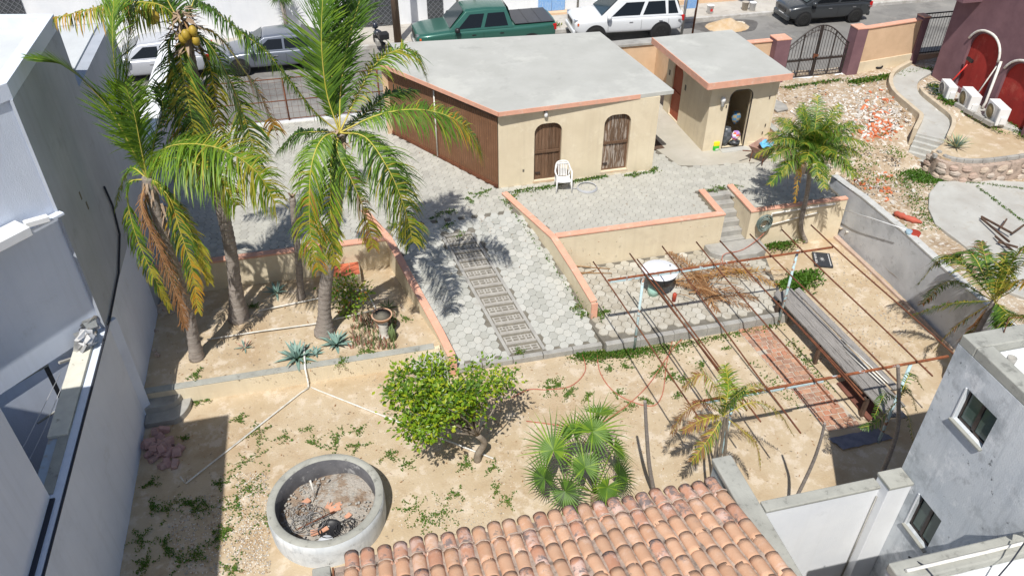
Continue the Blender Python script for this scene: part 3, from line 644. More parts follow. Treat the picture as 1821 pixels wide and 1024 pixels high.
# ================================================================= FRONT BOUNDARY ALONG THE STREET
V0 = 25.0
t = thing('street_wall', 'cream street wall with grey coping seen between the two flat roofs', 'wall')
g = MB().mt(M_cream2); g.box(8.8, 12.6, V0, V0+.16, -1, 1.35); part('wall_face', g, t)
g = MB().mt(M_step); g.box(8.5, 13.4, V0-.05, V0+.42, 1.352, 1.44); part('coping', g, t, bevel=.01)
g = MB().mt(M_cream2); g.box(11.2, 11.36, 22.9, 24.99, -.3, 1.3); part('return_wall', g, t)
t = thing('street_wall', 'peach street wall between the annex and the black arched gate', 'wall')
zt = zat(15.3, 24.5, 66)
g = MB().mt(M_cream2); g.box(12.62, 15.28, 24.4, 24.58, -.5, 1.30); part('wall_face', g, t)
g = MB().mt(M_salmon); g.box(12.62, 15.28, 24.36, 24.62, 1.302, 1.35); part('coping', g, t, bevel=.01)
def pillar(label, u0, u1, v0, v1, zb, ztop):
    t = thing('gate_pillar', label, 'pillar', 'maroon pillars of the street wall')
    part('shaft', MB().mt(M_maroon).box(u0, u1, v0, v1, zb, ztop), t, bevel=.008)
    part('cap', MB().mt(M_salmon).box(u0-.01, u1+.01, v0-.01, v1+.01, ztop+.001, ztop+.045), t, bevel=.008)
zg = zat(15.85, 24.24, 66); zg2 = zat(18.55, 24.24, 55)
pillar('maroon pillar left of the black arched gate, nearest the annex', 15.29, 15.84, 24.1, 24.62, -.5, 1.42)
pillar('maroon pillar right of the black arched gate', 18.42, 18.86, 24.12, 24.6, -.5, 1.55)
pillar('slim maroon pillar at the right end of the long peach wall', 21.35, 21.62, 24.5, 24.9, -.5, 1.62)
t = thing('street_wall', 'long peach street wall right of the arched gate with weeds at its foot', 'wall')
q = [(18.86, 24.24), (21.35, 24.58), (21.35, 24.76), (18.86, 24.42)]
part('wall_face', MB().mt(M_cream2).prism(q, -.5, 1.50), t)
q = [(18.86, 24.20), (21.35, 24.54), (21.35, 24.80), (18.86, 24.46)]
part('coping', MB().mt(M_salmon).prism(q, 1.502, 1.55), t, bevel=.01)
q = [(18.86, 24.20), (21.35, 24.54), (21.35, 24.579), (18.86, 24.239)]
part('plinth', MB().mt(M_cream).prism(q, -.5, .28), t, bevel=.01)
# arched gate
t = thing('arched_gate', 'black iron double gate with an arched top between the maroon pillars', 'gate')
vg = 24.36
def gtop(u): s = (u-15.9)/(18.36-15.9); return 1.02+.72*math.sin(math.pi*s)**1.2
for (a, b) in ((15.9, 17.12), (17.14, 18.36)):
    lf = part('leaf_frame', MB().mt(M_iron).box(a, a+.045, vg-.02, vg+.02, -.12, gtop(a+.02)), t)
    g = MB().mt(M_iron); g.box(b-.045, b, vg-.02, vg+.02, -.12, gtop(b-.02)); g.box((a+b)/2-.02, (a+b)/2+.02, vg-.018, vg+.018, -.12, gtop((a+b)/2))
    for z in (-.12, .52, -.42+.9): g.box(a, b, vg-.015, vg+.015, z, z+.035)
    part('stile', g, lf)
    g = MB().mt(M_iron); g.tube([(a+(b-a)*i/10, vg, gtop(a+(b-a)*i/10)) for i in range(11)], .024, 6); g.tube([(a+(b-a)*i/10, vg, gtop(a+(b-a)*i/10)-.16) for i in range(11)], .014, 5); part('top_rail', g, lf)
    k = 10
    for i in range(1, k):
        u = a+(b-a)*i/k
        g = MB().mt(M_iron); g.tube([(u, vg, -.1), (u, vg, gtop(u)-.02)], .0095, 5, False); part('bar', g, lf)
    for i in range(k):
        u = a+(b-a)*(i+.5)/k
        g = MB().mt(M_iron); g.tube([(u, vg, -.1), (u, vg, .55)], .008, 4, False); g.lathe((u, vg, .55), [(.018, 0), (.02, .02), (.001, .08)], 6); part('short_bar', g, lf)
    for i in range(5):
        u = a+(b-a)*(i+.5)/5; z = gtop(u)-.10; g = MB().mt(M_iron); g.tube([(u+.05*math.cos(x), vg, z+.05*math.sin(x)) for x in [j*math.pi/5 for j in range(11)]], .008, 4, False); part('scroll', g, lf)
g = MB().mt(M_rust); g.box(17.06, 17.2, vg-.05, vg+.05, .62, .70); g.box(17.0, 17.05, vg-.07, vg-.02, .58, .74); part('latch', g, t)
part('sill', MB().mt(M_white).box(15.84, 18.42, vg-.12, vg+.1, -.3, -.13), t, bevel=.01)
t = thing('street_railing', 'black railing on a low wall between the peach wall and the maroon house', 'railing')
for i in range(15):
    u = 21.7+i*.118; part('bar', MB().mt(M_iron).tube([(u, 24.95, .05), (u, 24.95, 1.6)], .010, 4), t)
for z in (.10, 1.42, 1.6): part('rail', MB().mt(M_iron).box(21.63, 24.1, 24.93, 24.97, z-.02, z+.02), t)
part('base_wall', MB().mt(M_cream2).box(21.63, 24.1, 24.86, 25.04, -.5, .05), t)
# mesh fence at the left, between plaza and street
t = thing('wire_fence', 'rusty framed wire mesh fence across the plaza behind the coconut palms', 'fence')
for u in (-4.6, -3.0, -1.5, 0.1, 1.45): part('post', MB().mt(M_rust).tube([(u, 24.6, -.05), (u, 24.6, 1.5)], .028, 7), t)
for z in (.12, .75, 1.48): part('rail', MB().mt(M_rust).tube([(-4.8, 24.6, z), (1.6, 24.6, z)], .018, 6), t)
for i in range(32):
    u = -4.75+i*.2; part('wire', MB().mt(M_rust).tube([(u, 24.6, .12), (u, 24.6, 1.48)], .0035, 4, False), t)
for i in range(6):
    z = .32+i*.21; part('wire', MB().mt(M_rust).tube([(-4.8, 24.6, z), (1.6, 24.6, z)], .0035, 4, False), t)
part('base_wall', MB().mt(M_whitew).box(-4.8, 1.6, 24.55, 24.72, -.4, .07), t)
# ================================================================= ACROSS THE STREET
t = thing('white_compound', 'long white building across the street with dark lattice gates and blue doors', 'building')
g = MB().mt(M_whitew); g.box(-60, 14.4, 35.0, 41, -1, 4.2); part('wall', g, t)

def lattice(u0, u1, z0, z1):
    p = part('lattice_gate', MB().mt(M_lattice).box(u0, u1, 34.93, 34.985, z0, z1), t)
    g = MB().mt(mat('grey_lattice_bar', (.20, .21, .23), .5)); s = .22; w_, h = u1-u0, z1-z0
    for sg in (1, -1):
        k = -h
        while k < w_:
            a = max(0, k); b = min(w_, k+h)
            if b > a:
                if sg > 0: q = [(u0+a, z0+a-k), (u0+b, z0+b-k)]
                else: q = [(u0+a, z1-(a-k)), (u0+b, z1-(b-k))]
                g.beam((q[0][0], 34.92, q[0][1]), (q[1][0], 34.92, q[1][1]), .014, .014)
            k += s
    part('lattice_bars', g, p)
lattice(.9, 3.02, -.6, 2.6); lattice(4.55, 5.25, -.6, 2.6); lattice(-14.8, -11.4, .9, 4.0)
for u in (9.62, 10.25):
    p = part('blue_door', MB().mt(M_blued).box(u, u+.61, 34.9, 34.98, -.55, 2.2), t)
part('door_step', MB().mt(M_cream2).box(9.5, 11.0, 34.6, 34.99, -.7, -.56), t)
for u in (6.6, 11.5, 5.9): part('drain_pipe', MB().mt(M_step).tube([(u, 34.95, -.6), (u, 34.95, 3)], .05, 8), t)
t = thing('white_building', 'low white building across the street behind the parked hatchback', 'building')
part('wall', MB().mt(M_whitew).box(14.42, 60, 34.9, 41, -1, 4.0), t)
for u0, wd in ((19.6, 1.2),): part('blue_door', MB().mt(M_blued).box(u0, u0+wd, 34.82, 34.88, -.6, 2.1), t)
part('stone_footing', MB().mt(M_cream2).box(16.0, 22.0, 34.6, 34.9, -.7, -.45), t)
# ================================================================= RIGHT LOT
def lot_z(u, v):
    if v > 20.6: return -.12
    if v > 18.3: return -.12-.75*(20.6-v)/2.3
    return -.87
sheet('vacant_lot_soil', [(13.5, 1.5), (24, 1.5), (24, 24.9), (12.96, 24.9), (12.96, 17), (13.3, 16.2), (13.5, 15)], lot_z, M_lot, .16, .06, 1.3)
t = thing('boundary_wall', 'low stained grey wall with whitish coping dividing the garden from the vacant lot', 'wall')
gw = [(13.30, 16.9), (13.40, 15.6), (13.44, 13.7), (13.40, 12.4), (13.36, 10.4), (13.36, 4)]
for nm, m, w2, za, zb in (('wall_face', M_grayw, .09, -1.4, .30), ('coping', mat('pale_coping', (.56, .56, .54), .85, (.44, .44, .42), 3, .5, spots=[((.2, .2, .19), 9, .66, .7, .8)]), .10, .302, .34)):
    g = MB().mt(m)
    for i in range(len(gw)-1):
        (a, b), (c, d) = gw[i], gw[i+1]; g.prism([(a-w2+.1, b), (c-w2+.1, d), (c+w2+.1, d), (a+w2+.1, b)], za, zb if i else (lambda x, y, z=zb: z-.05*max(0, y-15.6)))
    part(nm, g, t)
g = MB().mt(M_stone[0]); g.prism([(13.17, 16.6), (13.24, 15), (13.28, 11), (13.30, 11), (13.36, 16.6)], -1.3, -1.13); part('footing', g, t)
# concrete slab
pz = lambda x, y, z: tuple(PZ(x, y, z))[:2]
g = MB().mt(M_path); slab = [pz(1668, 325, -.85), pz(1652, 345, -.85), pz(1650, 372, -.85), pz(1662, 400, -.85), pz(1700, 428, -.85), pz(1730, 452, -.85), pz(1790, 520, -.85), pz(1900, 560, -.85), pz(1900, 330, -.85), pz(1750, 322, -.85)]
g.prism(slab, -1.0, -.80); struct('concrete_slab', g, None, .02)
# curved walkway with side walls and stairs
cl = [(1640, 122), (1612, 140), (1612, 165), (1645, 195), (1665, 215), (1655, 243)]
cz = [-.03, -.04, -.05, -.07, -.08, -.09]
cpts = [PZ(x, y, z) for (x, y), z in zip(cl, cz)]; cpts = spline(cpts, 24)
def ribbon(mb, pts, offa, offb, z0, z1):
    n = len(mb.v); k = len(pts)
    for i, p in enumerate(pts):
        d = (pts[min(i+1, k-1)]-pts[max(i-1, 0)]); d.z = 0; d.normalize(); s = Vector((-d.y, d.x, 0))
        for o_ in (offa, offb):
            for z in (z0, z1): mb.v.append((p.x+s.x*o_, p.y+s.y*o_, p.z+z))
    for i in range(k-1):
        a = n+4*i; b = a+4
        for q in ((a+1, a+3, b+3, b+1), (a, a+1, b+1, b), (a+3, a+2, b+2, b+3)): mb.face(q)
    mb.face((n, n+2, n+3, n+1)); e = n+4*(k-1); mb.face((e, e+1, e+3, e+2))
g = MB().mt(M_path); ribbon(g, cpts, -.42, .42, -.6, .0); o = struct('curved_walkway', g)
def fixn(o):
    b_ = bmesh.new(); b_.from_mesh(o.data); bmesh.ops.recalc_face_normals(b_, faces=b_.faces); b_.to_mesh(o.data); b_.free()
fixn(o)
M_edge = mat('cream_edge_wall', (.58, .50, .38), .9, (.48, .40, .29), 4, .5, .5, 50)
for lb, offs_, sl_ in (('low cream kerb wall along the garden side of the curved walkway', (-.56, -.42), slice(0, 25)), ('low cream kerb wall along the house side of the curved walkway', (.42, .55), slice(9, 25))):
    g = MB().mt(M_edge); ribbon(g, cpts[sl_], offs_[0], offs_[1], -.7, .16); o = struct('walkway_wall', g); o.pop('kind'); fixn(o); bev(o, .015); tag(o, lb, 'wall')
t = thing('staircase', 'pale concrete steps at the lower end of the curved walkway', 'stairs')
sa, sb = PZ(1655, 243, -.1), PZ(1633, 292, -.85)
dd = (sb-sa); dd.z = 0; L = dd.length; dd.normalize(); ss = Vector((-dd.y, dd.x, 0))
for i in range(5):
    a = sa+dd*(L*i/5); b = sa+dd*(L*(i+1)/5+.02); z = -.09-.14*(i)
    g = MB().mt(M_path); q = [a+ss*.40, a-ss*.42, b-ss*.42, b+ss*.40]; g.prism([(p.x, p.y) for p in q], -1.1, z-.06); part('step', g, t, bevel=.01)
# stone retaining wall with kerb blocks
t = thing('stone_wall', 'rubble stone retaining wall with grey kerb blocks curving below the dry bed', 'wall')
wp = spline([PZ(1660, 272, -.25), PZ(1685, 286, -.25), PZ(1740, 292, -.25), PZ(1821, 283, -.25), PZ(1900, 268, -.25)], 30)
g = MB().mt(M_mort); ribbon(g, wp, -.10, .12, -.75, -.03); o = part('mortar_core', g, t); fixn(o)
def blob(mb, c, rx, ry, rz, seed, rot=0., n1=6, n2=4, rough=.22):
    rng = random.Random(seed); n = len(mb.v); cr, sr = math.cos(rot), math.sin(rot)
    for i in range(n2+1):
        ph = -math.pi/2+math.pi*i/n2
        for j in range(n1):
            th = 2*math.pi*j/n1+(i % 2)*.4; k = 1+rng.uniform(-rough, rough)
            x, y, z = math.cos(ph)*math.cos(th)*rx*k, math.cos(ph)*math.sin(th)*ry*k, math.sin(ph)*rz*k
            mb.v.append((c[0]+x*cr-y*sr, c[1]+x*sr+y*cr, c[2]+z))
    for i in range(n2):
        for j in range(n1):
            j2 = (j+1) % n1; mb.face((n+i*n1+j, n+i*n1+j2, n+(i+1)*n1+j2, n+(i+1)*n1+j))
sd = 0
for row in range(3):
    i = 0.
    while i < 29:
        p = wp[int(i)].lerp(wp[min(30, int(i)+1)], i-int(i)); d = wp[min(30, int(i)+1)]-wp[int(i)]; d.z = 0; d.normalize(); s = Vector((-d.y, d.x, 0))
        if s.y > 0: s = -s
        c = p+s*.11; w_ = rnd(.10, .17)
        g = MB().mt(random.choice(M_stone)); blob(g, (c.x, c.y, p.z-.14-.20*row+rnd(-.03, .03)), w_*1.12, .055, rnd(.085, .12), sd, math.atan2(d.y, d.x), 8, 5, .14); sd += 1
        part('stone', g, t); i += w_*2/max(.05, (wp[1]-wp[0]).length)*.9
for i in range(0, 29, 2):
    a, b = wp[i], wp[min(30, i+2)]; d = (b-a).normalized(); s = Vector((-d.y, d.x, 0)); s = s if s.y > 0 else -s
    g = MB().mt(M_step); g.beam(a+s*.13+Vector((0, 0, .03))+d*.012, b+s*.13+Vector((0, 0, .03))-d*.012, .11, .13); part('kerb_block', g, t, bevel=.012)
g = MB().mt(M_sand)
bedp = [(p.x, p.y+.1) for p in wp[::3]]+[(23.5, 19), (21.3, 19.6), (21.0, 20.6), tuple(PZ(1700, 215, -.1))[:2], tuple(PZ(1690, 240, -.1))[:2], tuple(PZ(1665, 262, -.15))[:2]]
g.prism(bedp, -.9, -.22); struct('dry_bed_soil', g)
# ================================================================= MAROON HOUSE
UM = 21.4
t = thing('maroon_house', 'maroon plastered house with red arched recesses at the upper right', 'house')
g = MB().mt(M_maroon); g.prism([(UM, 23.3), (UM, 16.0), (30, 16.0), (30, 23.3)], -1.2, 6.5); b_ = part('wall', g, t)
ar = ((20.72, 22.1, .02, 2.05, .62), (18.75, 20.25, -.2, 1.75, .7))
carve(b_, [ext(MB(), arch(*a[:4], a[4], 10), 'u', UM-.5, UM+.16) for a in ar])
for a in ar: part('red_panel', ext(MB().mt(M_red), arch(*a[:4], a[4], 10), 'u', UM+.11, UM+.158), t)
part('overhang', MB().mt(M_maroon).box(UM-.75, UM+.2, 22.2, 23.6, 2.9, 4.2), t)
g = MB().mt(M_pvc)
def arcp(a0, a1, z0, z1, r, off, n=8):
    return [(UM-.05, y, z) for y, z in arch(a0-off, a1+off, z0, z1+off, r+off, n)[2:]]
for k, a in enumerate(ar):
    P_ = arcp(*a, .10, 8)[2:]; P_ = P_[::-1]
    g = MB().mt(M_pvc); g.tube(P_, .04, 7); part('conduit', g, t)
g = MB().mt(M_pvc); g.tube([(UM-.06, 20.50, 1.5), (UM-.06, 20.48, .1), (UM-.15, 20.45, -.1)], .045, 7); part('conduit', g, t)
g = MB().mt(M_pvc); g.tube([(UM-.06, 20.60, 1.3), (UM-.07, 20.9, .3), (UM-.12, 21.1, 0)], .022, 6); part('conduit', g, t)
g = MB().mt(M_maroon); g.box(UM-.2, UM, 18.35, 18.6, -.4, .45); part('pier', g, t, bevel=.01)
part('meter_box', MB().mt(M_white).box(UM-.05, UM, 17.75, 17.95, .35, .6), t, bevel=.01)
t = thing('broom', 'red broom handle leaning on the red panel of the maroon house', 'broom')
part('handle', MB().mt(mat('red_plastic', (.6, .03, .02), .4)).tube([(UM-.45, 22.05, -.1), (UM-.03, 21.75, 1.05)], .025, 7), t)
part('head', MB().mt(M_black).beam((UM-.1, 21.6, 1.08), (UM-.06, 21.9, 1.10), .08, .1), t)
# AC units
def ac_unit(u, v, rz, label, wd=.84, h=.58, dp=.34, rust=True):
    t = thing('air_conditioner', label, 'AC unit', 'white outdoor AC units beside the maroon house', (u, v, -.1), rz)
    part('casing', MB().mt(M_white).box(-wd/2, wd/2, -dp/2, dp/2, 0, h), t, bevel=.015)
    rt = Matrix.Rotation(R(90), 3, 'X'); c = (-wd*.12, -dp/2-.004, h*.5)
    part('fan_grille', MB().mt(M_acf if rust else M_step).lathe(c, [(h*.40, 0), (h*.38, .02), (h*.1, .03), (0.001, .03)], 22, True, rt), t)
    part('fan_ring', MB().mt(M_step).lathe((c[0], c[1]-.022, c[2]), [(h*.43, -.02), (h*.43, .012), (h*.40, .014), (h*.395, -.02)], 22, True, rt, False), t)
    part('side_grille', MB().mt(mat('grey_grille', (.5, .52, .54), .6)).box(wd*.30, wd/2-.03, -dp/2-.006, -dp/2-.001, .04, h-.04), t)
    part('foot', MB().mt(M_white).box(-wd*.38, -wd*.30, -dp/2-.03, dp/2+.03, -.05, -.002), t)
    part('foot', MB().mt(M_white).box(wd*.30, wd*.38, -dp/2-.03, dp/2+.03, -.05, -.002), t)
    part('valve_cover', MB().mt(M_white).box(wd/2+.001, wd/2+.04, -dp*.2, dp*.35, .06, .3), t, bevel=.008)
ac_unit(20.72, 21.62, R(-108), 'smallest white AC unit with the greyish fan, farthest from the shrub', .74, .48, .3, False)
ac_unit(20.78, 20.62, R(-108), 'middle white AC unit with a rusty tan fan grille')
ac_unit(20.98, 19.55, R(-106), 'white AC unit with a rusty fan grille, nearest the stone wall')
g = MB().mt(M_path); g.prism([tuple(PZ(1665, 150, -.1))[:2], tuple(PZ(1762, 216, -.1))[:2], (21.39, 18.6), (21.39, 22.4)], -.5, -.12); struct('ac_plinth', g, None, .01)
for i in range(4):
    a = PZ(1700+i*17, 183+i*9.5, 0); bb = PZ(1715+i*17, 191+i*9.5, 0)
    o = struct('kerb_block', MB().mt(M_step).beam((a.x, a.y, -.05), (bb.x, bb.y, -.05), .12, .14), None, .01); o.pop('kind'); tag(o, 'grey concrete kerb block lying below the AC units, '+('nearest the hose', 'second from the hose', 'third from the hose', 'nearest the meter box')[i], 'block', 'kerb blocks below the AC units')
# black hose on walkway
hc = PZ(1650, 150, -.02); P_ = []
for k in range(60):
    a = k*.55; r = .18+.16*math.sin(k*.21); P_.append((hc.x-.1+.30*math.cos(k*.06)+r*math.cos(a), hc.y-.2-.45*math.sin(k*.035)+r*math.sin(a), .02+.02*math.sin(k)))
o = struct('garden_hose', MB().mt(mat('green_black_hose', (.04, .06, .06), .5)).tube(P_, .014, 5)); o.pop('kind'); tag(o, 'dark green hose coiled loosely on the curved walkway', 'hose')
# ================================================================= GREY HOUSE (lower right)
U0, V0_ = 7.60, 6.27
t = thing('grey_house', 'weathered grey-white house with white roof and two windows at the lower right', 'house')
g = MB().mt(M_house); g.box(U0, 16, -4, V0_, -1.4, 4.28); b_ = part('wall', g, t)
wins = []
w1 = (5.31, 5.86, 3.28, 3.84); w2 = (5.32, 5.80, 1.02, 1.72)
carve(b_, [MB().box(U0-.3, U0+.12, a, b, c, d) for a, b, c, d in (w1, w2)])
for a, b, c, d in (w1, w2):
    fr = part('window', MB().mt(M_darkglass).box(U0+.085, U0+.1, a, b, c, d), t)
    g = MB().mt(M_iron)
    for q in ((a, a+.03, c, d), (b-.03, b, c, d), (a, b, c, c+.03), (a, b, d-.03, d), ((a+b)/2-.025, (a+b)/2+.025, c, d)): g.box(U0+.06, U0+.084, q[0], q[1], q[2], q[3])
    part('frame', g, fr)
    part('pane', MB().mt(M_greenglass).box(U0+.078, U0+.084, a+.035, (a+b)/2-.03, c+.035, d-.035), fr)
    part('pane', MB().mt(M_greenglass).box(U0+.078, U0+.084, (a+b)/2+.03, b-.035, c+.035, d-.035), fr)
    part('sill', MB().mt(M_cap).box(U0-.05, U0+.06, a-.02, b+.03, c-.035, c-.002), fr, bevel=.006)
    part('reveal', MB().mt(M_whitew).box(U0-.015, U0-.001, b+.002, b+.022, c-.03, d+.0), fr)
part('roof', MB().mt(M_roofwhite).box(U0+.3, 15.8, -3.8, V0_-.3, 4.285, 4.30), t)
g = MB().mt(M_cap); g.box(U0+.0, 16, V0_-.28, V0_, 4.281, 4.44); part('parapet', g, t, bevel=.015)
g = MB().mt(M_cap); g.box(U0+.0, U0+.24, -4, V0_-.281, 4.281, 4.44); part('parapet', g, t, bevel=.015)
part('rebar_stub', MB().mt(M_rust).tube([(U0+.55, V0_-.10, 4.44), (U0+.62, V0_-.02, 4.62), (U0+.75, V0_-.1, 4.66)], .008, 5), t)
rt = Matrix.Rotation(R(0), 3, 'X'); part('roof_drain', MB().mt(M_step).lathe((U0+.3, V0_-.55, 4.31), [(.05, 0), (.06, .14), (.05, .145), (.04, .06), (.001, .06)], 14), t)
# pier and low yard wall
t = thing('yard_wall', 'bright white yard wall with grey coping between the tiled roof and the grey house', 'wall')
part('wall_face', MB().mt(M_whitew).box(5.30, 7.20, 6.14, 6.30, -1.4, 1.56), t)
part('coping', MB().mt(M_cap).box(5.30, 7.20, 6.12, 6.31, 1.562, 1.62), t, bevel=.015)
part('pier', MB().mt(M_whitew).box(7.201, 7.599, 5.98, 6.26, -1.4, 1.72), t, bevel=.01)
part('pier_cap', MB().mt(M_cap).box(7.19, 7.597, 5.96, 6.28, 1.722, 1.78), t, bevel=.01)
part('pipe_chase', MB().mt(M_step).tube([(7.19, 6.12, -1), (7.19, 6.12, 1.4)], .012, 5), t)
g = MB(); g.box(5.2, 7.6, 0, 6.3, -1.5, -1.25); struct('yard_floor', g, M_cap)
t = thing('parapet_wall', 'grey concrete parapet with stained side running beside the tiled roof', 'wall')
part('wall_face', MB().mt(M_house).box(5.00, 5.26, 2.0, 7.22, -1.4, 1.50), t)
part('coping', MB().mt(M_cap).box(4.96, 5.29, 2.0, 7.25, 1.502, 1.60), t, bevel=.02)
t = thing('roof_terrace', 'low roof corner with grey parapet, white pipe and cables at the bottom right edge', 'building')
part('wall', MB().mt(M_house).box(5.60, 16, -3, 4.22, -1.4, 2.86), t)
part('parapet', MB().mt(M_cap).box(5.58, 16, 3.98, 4.24, 2.862, 3.0), t, bevel=.02)
part('parapet', MB().mt(M_cap).box(5.58, 5.8, -3, 3.979, 2.862, 3.0), t, bevel=.02)
part('roof', MB().mt(M_roofwhite).box(5.81, 16, -3, 3.97, 2.862, 2.88), t)
part('water_pipe', MB().mt(M_pvc).tube([(5.7, 4.08, 3.03), (7.2, 4.08, 3.03), (8, 4.08, 3.03)], .022, 8), t)
part('cable', MB().mt(M_cable).tube([(5.9, 4.28, 2.95), (5.95, 4.1, 3.02), (6.0, 3.9, 2.98), (6.1, 3.5, 2.9)], .012, 6), t)
part('cable', MB().mt(M_cable).tube([(6.1, 3.5, 2.95), (6.8, 3.8, 3.25), (7.1, 3.96, 3.35)], .009, 6), t)
part('pipe_bend', MB().mt(M_pvc).tube([(7.12, 4.0, 3.34), (7.2, 4.04, 3.42), (7.3, 3.95, 3.44), (7.38, 3.8, 3.35), (7.4, 3.6, 3.1)], .035, 8), t)
t = thing('clothes_line', 'thin red line with coloured pegs crossing the small shaded yard', 'clothes line')
part('wire', MB().mt(M_hose).tube([(5.28, 5.0, 1.0), (6.2, 4.9, .75), (7.58, 5.0, .7)], .005, 5), t)
cs = [((.7, .05, .12)), (.8, .5, .55), (.7, .05, .12), (.65, .04, .1), (.8, .55, .05), (.7, .08, .3)]
for k, (c, u) in enumerate(zip(cs, (5.9, 5.97, 6.04, 6.1, 6.25, 6.31))):
    part('peg', MB().mt(mat('peg_%d' % k, c, .5)).box(u, u+.045, 4.88, 4.93, .74, .82), t)
t = thing('potted_plant', 'small bright yellow-green plant in the corner of the shaded yard', 'plant')
part('pot', MB().mt(M_terr[0]).lathe((5.55, 4.75, -.2), [(.08, 0), (.12, .2), (.10, .2)], 12), t)
g = MB().mt(M_lime[1])
for k in range(26):
    a = rnd(0, 6.28); el = rnd(.3, 1.4); d = Vector((math.cos(a)*math.cos(el), math.sin(a)*math.cos(el), math.sin(el))); s = d.cross(Vector((0, 0, 1))).normalized()*.035; c = Vector((5.55, 4.75, .0)); e = c+d*rnd(.15, .26)
    g.poly([c, c.lerp(e, .6)-s, e, c.lerp(e, .6)+s])
part('leaves', g, t)
# ================================================================= TERRACOTTA ROOF
t = thing('tiled_roof', 'terracotta barrel-tile roof seen from above at the bottom of the picture', 'roof')
SL = .30                       # rise per metre towards the viewer
def rz_(v): return 1.42+(6.92-v)*SL
tilt_ = -math.atan(SL)
part('deck', MB().mt(M_mort).prism([(-.92, 6.78), (4.95, 6.84), (4.95, 2.5), (-.92, 2.5)], lambda x, y: rz_(y)-.22, lambda x, y: rz_(y)-.025), t)
part('wall', MB().mt(M_cream).box(-.85, 4.9, 2.5, 6.6, -1.4, 1.30), t)
def tile_mesh(m, seed, cover=True):
    rng = random.Random(seed); g = MB().mt(m); n1, n2 = 10, 4; Lt = .40
    r0, r1 = (.102, .097)
    for layer in (0, 1):
        for j in range(n2+1):
            s = j/n2; r = r0+(r1-r0)*s-(.013 if layer else 0)
            for i in range(n1+1):
                a = math.pi*i/n1; wob = 1+rng.uniform(-.012, .012)
                g.v.append((math.cos(a)*r*wob, .0-s*Lt, math.sin(a)*r*.82*wob+.004*(1-s)))
    k = n1+1; off = k*(n2+1)
    for j in range(n2):
        for i in range(n1):
            a = j*k+i; g.face((a, a+1, a+k+1, a+k)[::-1], True); b = off+a; g.face((b, b+1, b+k+1, b+k), True)
    for i in range(n1): g.face((i, i+1, off+i+1, off+i)); e = n2*k+i; g.face((e+1, e, off+e, off+e+1))
    for j in range(n2): a = j*k; g.face((a, a+k, off+a+k, off+a)[::-1]); a += n1; g.face((a, a+k, off+a+k, off+a))
    return g.mesh('roof_tile')
TP = [tile_mesh(random.choice(M_terr), s) for s in range(10)]
TPp = [tile_mesh(M_terrp, s) for s in range(40, 46)]
TPg = [tile_mesh(M_terr[2], s) for s in range(20, 24)]
sp = (4.80+.72)/24
for c in range(25):
    u = -.68+c*sp; jv = rnd(-.03, .03)
    for r_ in range(11):
        v = 6.95+jv-r_*.345+rnd(-.012, .012)
        if v < 3.2: break
        if u < 2.0 and v < 5.0-.0: continue
        o = link('roof_tile', random.choice(TPg if r_ == 0 and random.random() < .6 else TP if r_ < 2 or random.random() < .28 else TPp), t, (u+rnd(-.008, .008), v+rnd(-.018, .018), rz_(v)+.005+rnd(-.004, .008)))
        o.rotation_euler = (tilt_+.008+rnd(-.006, .008), rnd(-.05, .05), rnd(-.045, .045))
    # mortar bed between columns (channel) and at the eave end
    if c < 24:
        g = MB().mt(M_mort); um = u+sp/2; nn2 = 26; n = len(g.v)
        for i in range(nn2+1):
            v = 6.84-i*.15
            for s in (-1, 0, 1): g.v.append((um+s*.045, v, rz_(v)+.022+(.02 if s else -.004)+rnd(-.008, .008)))
        for i in range(nn2):
            for s in range(2): a = n+i*3+s; g.face((a, a+3, a+4, a+1), True)
        part('mortar_channel', g, t)
    g = MB().mt(M_mort); v = 6.95+jv-.345
    g.tube([(u+math.cos(a)*.104, v+.02+rnd(-.008, .008), rz_(v)+.012+math.sin(a)*.086) for a in [math.pi*i/8 for i in range(9)]], .013, 5); part('mortar_band', g, t)
t2 = thing('gutter_box', 'grey concrete gutter end standing beside the well at the tiled roof corner', 'gutter')
part('gutter_wall', MB().mt(M_cap).box(-1.22, -.97, 2.5, 6.80, -1.4, 1.5), t2, bevel=.02)
part('flashing', MB().mt(M_rust).box(-.95, -.925, 2.5, 6.75, 1.2, 1.5), t2)
# ================================================================= WELL RING
t = thing('concrete_ring', 'round grey concrete planter ring full of rubble and wire in the sandy garden', 'planter')
cx, cy, Rr, zt_ = -1.19, 9.70, 1.055, -.60
g = MB().mt(M_house)
g.lathe((cx, cy, 0), [(Rr-.02, -1.35), (Rr, -1.2), (Rr+.01, -.8), (Rr-.005, zt_-.02), (Rr-.03, zt_), (Rr-.13, zt_+.004)], 56, cap=False); part('ring_wall', g, t)
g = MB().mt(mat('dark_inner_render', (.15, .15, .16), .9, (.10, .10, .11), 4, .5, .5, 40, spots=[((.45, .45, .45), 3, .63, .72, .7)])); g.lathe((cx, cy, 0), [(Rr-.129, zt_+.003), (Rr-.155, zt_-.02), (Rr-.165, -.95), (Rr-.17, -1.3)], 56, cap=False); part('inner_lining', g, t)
g = MB().mt(M_cap); g.lathe((cx, cy, 0), [(Rr-.001, zt_-.014), (Rr-.028, zt_+.004), (Rr-.13, zt_+.008), (Rr-.15, zt_-.012)], 56, cap=False); part('rim', g, t)
g = MB().mt(mat('ring_fill', (.32, .25, .19), .95, (.24, .17, .12), 4, .5, 1, 25, spots=[((.45, .43, .39), 3, .5, .6, .7)]))
n = 22
for i in range(n+1):
    for j in range(n+1):
        x = -1+2*i/n; y = -1+2*j/n; h = .10*noise.noise(Vector((x*2, y*2, 1)))+.16*math.exp(-((x-.35)**2+(y-.4)**2)/.25)
        g.v.append((cx+x*.92, cy+y*.92, -1.06+h))
